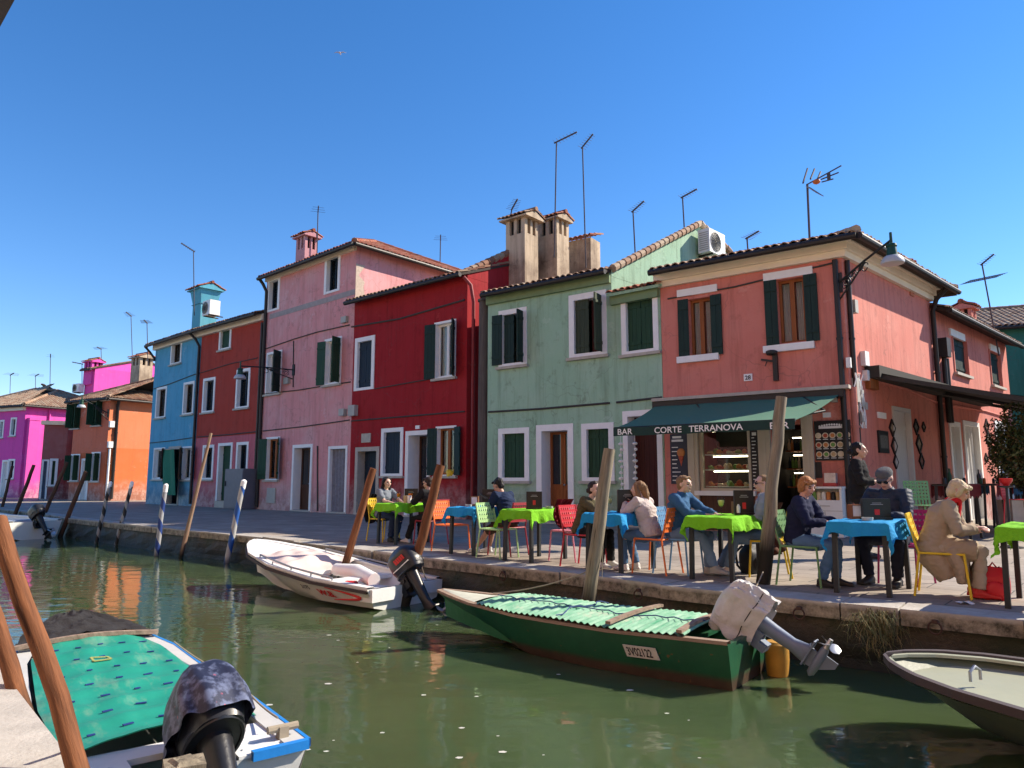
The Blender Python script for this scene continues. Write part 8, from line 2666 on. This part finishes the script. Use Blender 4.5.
sit('w4', 'woman in an olive jacket with a dark bun, hand raised to her mouth', lean=.34, nod=.0, yaw=-.15, hands=((-.08, .46, .80), (.02, .42, 1.02)), skin_m=SK1, top=OLV, bottom=(BLK, .98), shoes=WSH, hair=HD, hairstyle='bun', female=True, feet=((-.12, .45, .09), (.10, .40, .09)), build=1.05, sc=.85)
sit('w5', 'woman with long light brown hair in a cream fleece, hands near her face', lean=.26, yaw=.2, hands=((-.02, .40, 1.00), (.05, .38, 1.00)), skin_m=SK1, top=CRM, bottom=(DEN, .98), shoes=WSH, hair=HL, hairstyle='long', female=True, feet=((-.1, .40, .09), (.12, .34, .09)), build=1.08, sc=.84, dy=.06)
sit('p6', 'person with short hair in a blue denim jacket, hand on the wine glass', lean=.20, yaw=-.12, hands=((-.10, .56, .80), (.10, .52, .80)), skin_m=SK1, top=DJ, bottom=(DENL, .98), shoes=GSH, hair=HS, hairstyle='short', feet=((-.1, .42, .09), (.12, .62, .13)), collar=True, build=1.1)
sit('m7', 'man in sunglasses and a grey sweatshirt leaning back across from the wine glass', lean=.06, yaw=.25, dx=0.02, hands=((-.12, .36, .70), (.12, .36, .68)), skin_m=SK1, top=SWT, bottom=(DENL, .98), shoes=WSH, hair=HS, hairstyle='crop', glasses=SUNG, feet=((-.12, .55, .09), (.14, .66, .09)), build=1.1, collar_m=cloth('white_collar', (.6, .6, .58)))
sit('w8', 'ginger haired woman in a navy jumper seen from the side, arms folded on the table', lean=.20, yaw=-.45, nod=.3, hands=((-.02, .46, .78), (.06, .40, .77)), skin_m=SKR, top=NAVY, bottom=(DEN, .98), shoes=BSH, hair=HR, hairstyle='bob', female=True, feet=((-.10, .42, .09), (.12, .32, .09)), build=1.15, sc=.87, dy=-.08)
sit('m9', 'old man in a flat grey cap, sunglasses and dark blue jacket looking down', lean=.22, nod=.42, yaw=.1, hands=((-.10, .46, .78), (.10, .46, .78)), skin_m=SKR, top=JKT, bottom=(cloth('dark_navy_trousers', (.014, .018, .035)), .97), shoes=BSH, hair=HG, hairstyle='crop', glasses=SUNG, hat=TWD, feet=((-.14, .36, .09), (.16, .36, .09)), build=1.14, collar=True, kneeout=.3, dx=.06, dy=.05, sc=.94)
sit('w10', 'elderly woman in a long beige coat, red scarf and red shoes', lean=.32, nod=.42, head_fwd=.16, hands=((-.04, .44, .74), (.05, .42, .75)), skin_m=SKR, top=BEI, bottom=(SLK, .97, .012), shoes=RSH, hair=HW, hairstyle='bob', female=True, coat=.20, scarf=RED, feet=((-.08, .34, .09), (.10, .40, .09)), build=1.08, curl=.8, sc=.87, dy=-.07)
wp = P(862, 540, 10.6)
person('waitress all in black with dark hair, standing with clasped hands before the menu board', (wp.x, wp.y), math.atan2(-.55, .75), pz=.88, lean=.02, yaw=.1, nod=.05, hands=((-.02, .24, 1.10), (.04, .25, 1.09)), feet=((-.10, .02, .09), (.10, .04, .09)), skin_m=SK3, top=BLK, bottom=(BLK, .98), shoes=BSH, hair=HB, hairstyle='bun', female=True, stand=True, sleeve=.9)
# things they hold or have hung on their chairs
p = at('m3', 0, 0); pm = p + Vector((math.cos(SEATS['m3'][1]), math.sin(SEATS['m3'][1]), 0)) * .50
mb = MB(); mb.box((pm.x, pm.y, .865), (.075, .15, .010), SEATS['m3'][1] - math.pi / 2, M=Matrix.Rotation(SEATS['m3'][1] - math.pi / 2, 3, 'Z') @ Matrix.Rotation(.5, 3, 'X'))
single('phone', mb, M_menu, 'black phone in the hands of the man in the navy shirt', 'phone')
def drape_on(key, mat, label, w=.40, down=.52, back=.30):
    p, a = SEATS[key]; o_ = math.pi / 2
    Rz = Matrix.Rotation(a - o_, 3, 'Z')
    def f_(i, j):
        x = (i - .5) * w * (1 + .15 * j); z = .86 - down * j
        y = -.30 - .11 * math.sin(math.pi * j) * (1 + .4 * math.sin(i * 5)) + .02 * math.sin(i * 11 + j * 3) * (.3 + j) + .012 * math.sin(i * 25 + j * 7)
        return p + Rz @ Vector((x, y, z - .05 * abs(math.sin(i * 7)) * j))
    mb = MB(); mb.grid(f_, 30, 20); mb.grid(lambda i, j: f_(i, j) + Rz @ Vector((0, .014, 0)), 30, 20, flip=True)
    single('jacket', mb, mat, label, 'jacket', 'jackets hung on chair backs', True)
drape_on('w8', cloth('brown_jacket_cloth', (.10, .045, .03)), 'brown jacket hanging over the back of the green chair')
drape_on('w1', BLK, 'black jacket hanging over the back of the farthest yellow chair', .36, .50)
drape_on('w4', cloth('red_black_jacket', (.16, .012, .02)), 'dark red jacket hanging over the back of the bright red chair', .34, .34)
# ------------------------------------------------------------------ ivy at the right edge, our own side of the canal
def leafy(name, c, rad, nleaf, mats, label, cat, trunk=None, seed=1, size=(.022, .05)):
    o = root(name, label, cat, (c[0], c[1], 0))
    mb = MB(); rnd = random.Random(seed)
    cl = [(rnd.uniform(-1, 1), rnd.uniform(-1, 1), rnd.uniform(-1, 1), rnd.uniform(.25, .55)) for _ in range(26)]
    k = 0
    while k < nleaf:
        x, y, z, r_ = rnd.choice(cl)
        v = Vector((rnd.gauss(0, 1), rnd.gauss(0, 1), rnd.gauss(0, 1))).normalized() * r_ * rnd.uniform(.6, 1.0)
        q = Vector((x * .62, y * .62, z * .75)) + v
        if q.length > 1.25: continue
        p = Vector(c) + Vector((q.x * rad[0], q.y * rad[1], q.z * rad[2]))
        n1 = Vector((rnd.gauss(0, 1), rnd.gauss(0, 1), rnd.gauss(0, 1))).normalized(); n2 = n1.orthogonal().normalized()
        s = rnd.uniform(*size); n3 = n1.cross(n2)
        mb.poly([p - n2 * s, p + n3 * s * .55, p + n2 * s, p - n3 * s * .55], k % len(mats)); k += 1
    obj('foliage', mb, mats, o)
    if trunk:
        mb = MB(); 
        for q in range(4): mb.tube([Vector((c[0] + .1 * q - .15, c[1], 0)), Vector((c[0] + .05 * q, c[1] + .05, c[2] * .5)), Vector((c[0] + .22 * (q - 1.5), c[1], c[2]))], [.03, .025, .012], 7)
        obj('stems', mb, M_soffit, o, smooth=True)
    return o
M_iv = [plain('ivy_leaf_' + str(i), c, .55, var=.3, bmp=0) for i, c in enumerate(((.030, .055, .018), (.055, .085, .025), (.085, .10, .03), (.10, .07, .03)))]
pv = P(1022, 447, 15.5)
leafy('ivy_bush', (pv.x, pv.y, pv.z), (.62, .62, .85), 11000, M_iv, 'dense dark ivy bush climbing at the right edge of the terrace', 'bush', True, 5)
# planters under it
mb = MB(); mb.box((pv.x, pv.y, .35), (1.0, .5, .7)); single('planter', mb, M_sill, 'stone planter box under the ivy bush at the right edge', 'planter')

# unseen houses added on our bank behind the viewpoint to throw warm light back
bank_line = Face(LBANK[0], LBANK[1])
inw = lbn
base = LB0 + inw * 4.6
cols = [('ochre_bounce_house', (.62, .36, .12), 'unseen ochre house added behind the viewpoint to bounce warm light'), ('coral_bounce_house', (.66, .22, .14), 'unseen coral house added behind the viewpoint to bounce warm light'),
        ('cream_bounce_house', (.66, .56, .40), 'unseen cream house added behind the viewpoint to bounce warm light'), ('rose_bounce_house', (.62, .26, .27), 'unseen rose house added behind the viewpoint to bounce warm light'), ('yellow_bounce_house', (.68, .50, .14), 'unseen yellow house added behind the viewpoint to bounce warm light')]
d_ = -lbd            # to the right when looking from the canal at these fronts is along lbd
for k, (nm, c, lb) in enumerate(cols):
    a = base + lbd * (-17 + 6.6 * k); b2 = a + lbd * 6.55
    # seen from the canal the left corner is the one farther along lbd
    H = House(nm, lb, b2, a, inw, 6, 10.6 if k % 2 else 9.8, plaster(nm + '_render', c, fade=.2, dirt=.3), 'unseen houses added on the near bank')
    f = H.front
    if f.n.dot(inw) > 0:
        H.front = f = Face(a, b2); H.A, H.B = a, b2
    for s in (1.0, 4.3):
        window(f, H.root, 0, 0, 0, 0, 'dark', r=(s, s + 1.0, 4.2, 5.7)); 
    window(f, H.root, 0, 0, 0, 0, 'dark', r=(1.0, 2.0, 1.1, 2.5)); window(f, H.root, 0, 0, 0, 0, 'plankdoor', door=True, r=(4.2, 5.3, 0, 2.3))
    H.gable_roof(); H.walls()

# two more houses close the side square beyond the dark green one, off to the right
d2 = Ht.front.d
for k, (nm, c, lb) in enumerate((('straw_house', (.60, .44, .18), 'straw yellow house closing the side square, next to the dark green one'), ('lilac_house', (.42, .28, .46), 'lilac house closing the side square, farthest to the right'))):
    a = Ht.B + d2 * (7.2 * k + .02); b2 = a + d2 * 7.1
    H = House(nm, lb, a, b2, Ht.bk, 6, 6.2 + .5 * k, plaster(nm + '_render', c), 'houses around the side square')
    for s in (1.1, 4.6): window(H.front, H.root, 0, 0, 0, 0, 'closed', r=(s, s + 1.05, 3.5, 5.0), mshut=M_shutg)
    window(H.front, H.root, 0, 0, 0, 0, 'dark', r=(1.1, 2.15, 1.0, 2.4)); window(H.front, H.root, 0, 0, 0, 0, 'plankdoor', door=True, r=(4.5, 5.6, 0, 2.3))
    H.gable_roof(); H.walls()
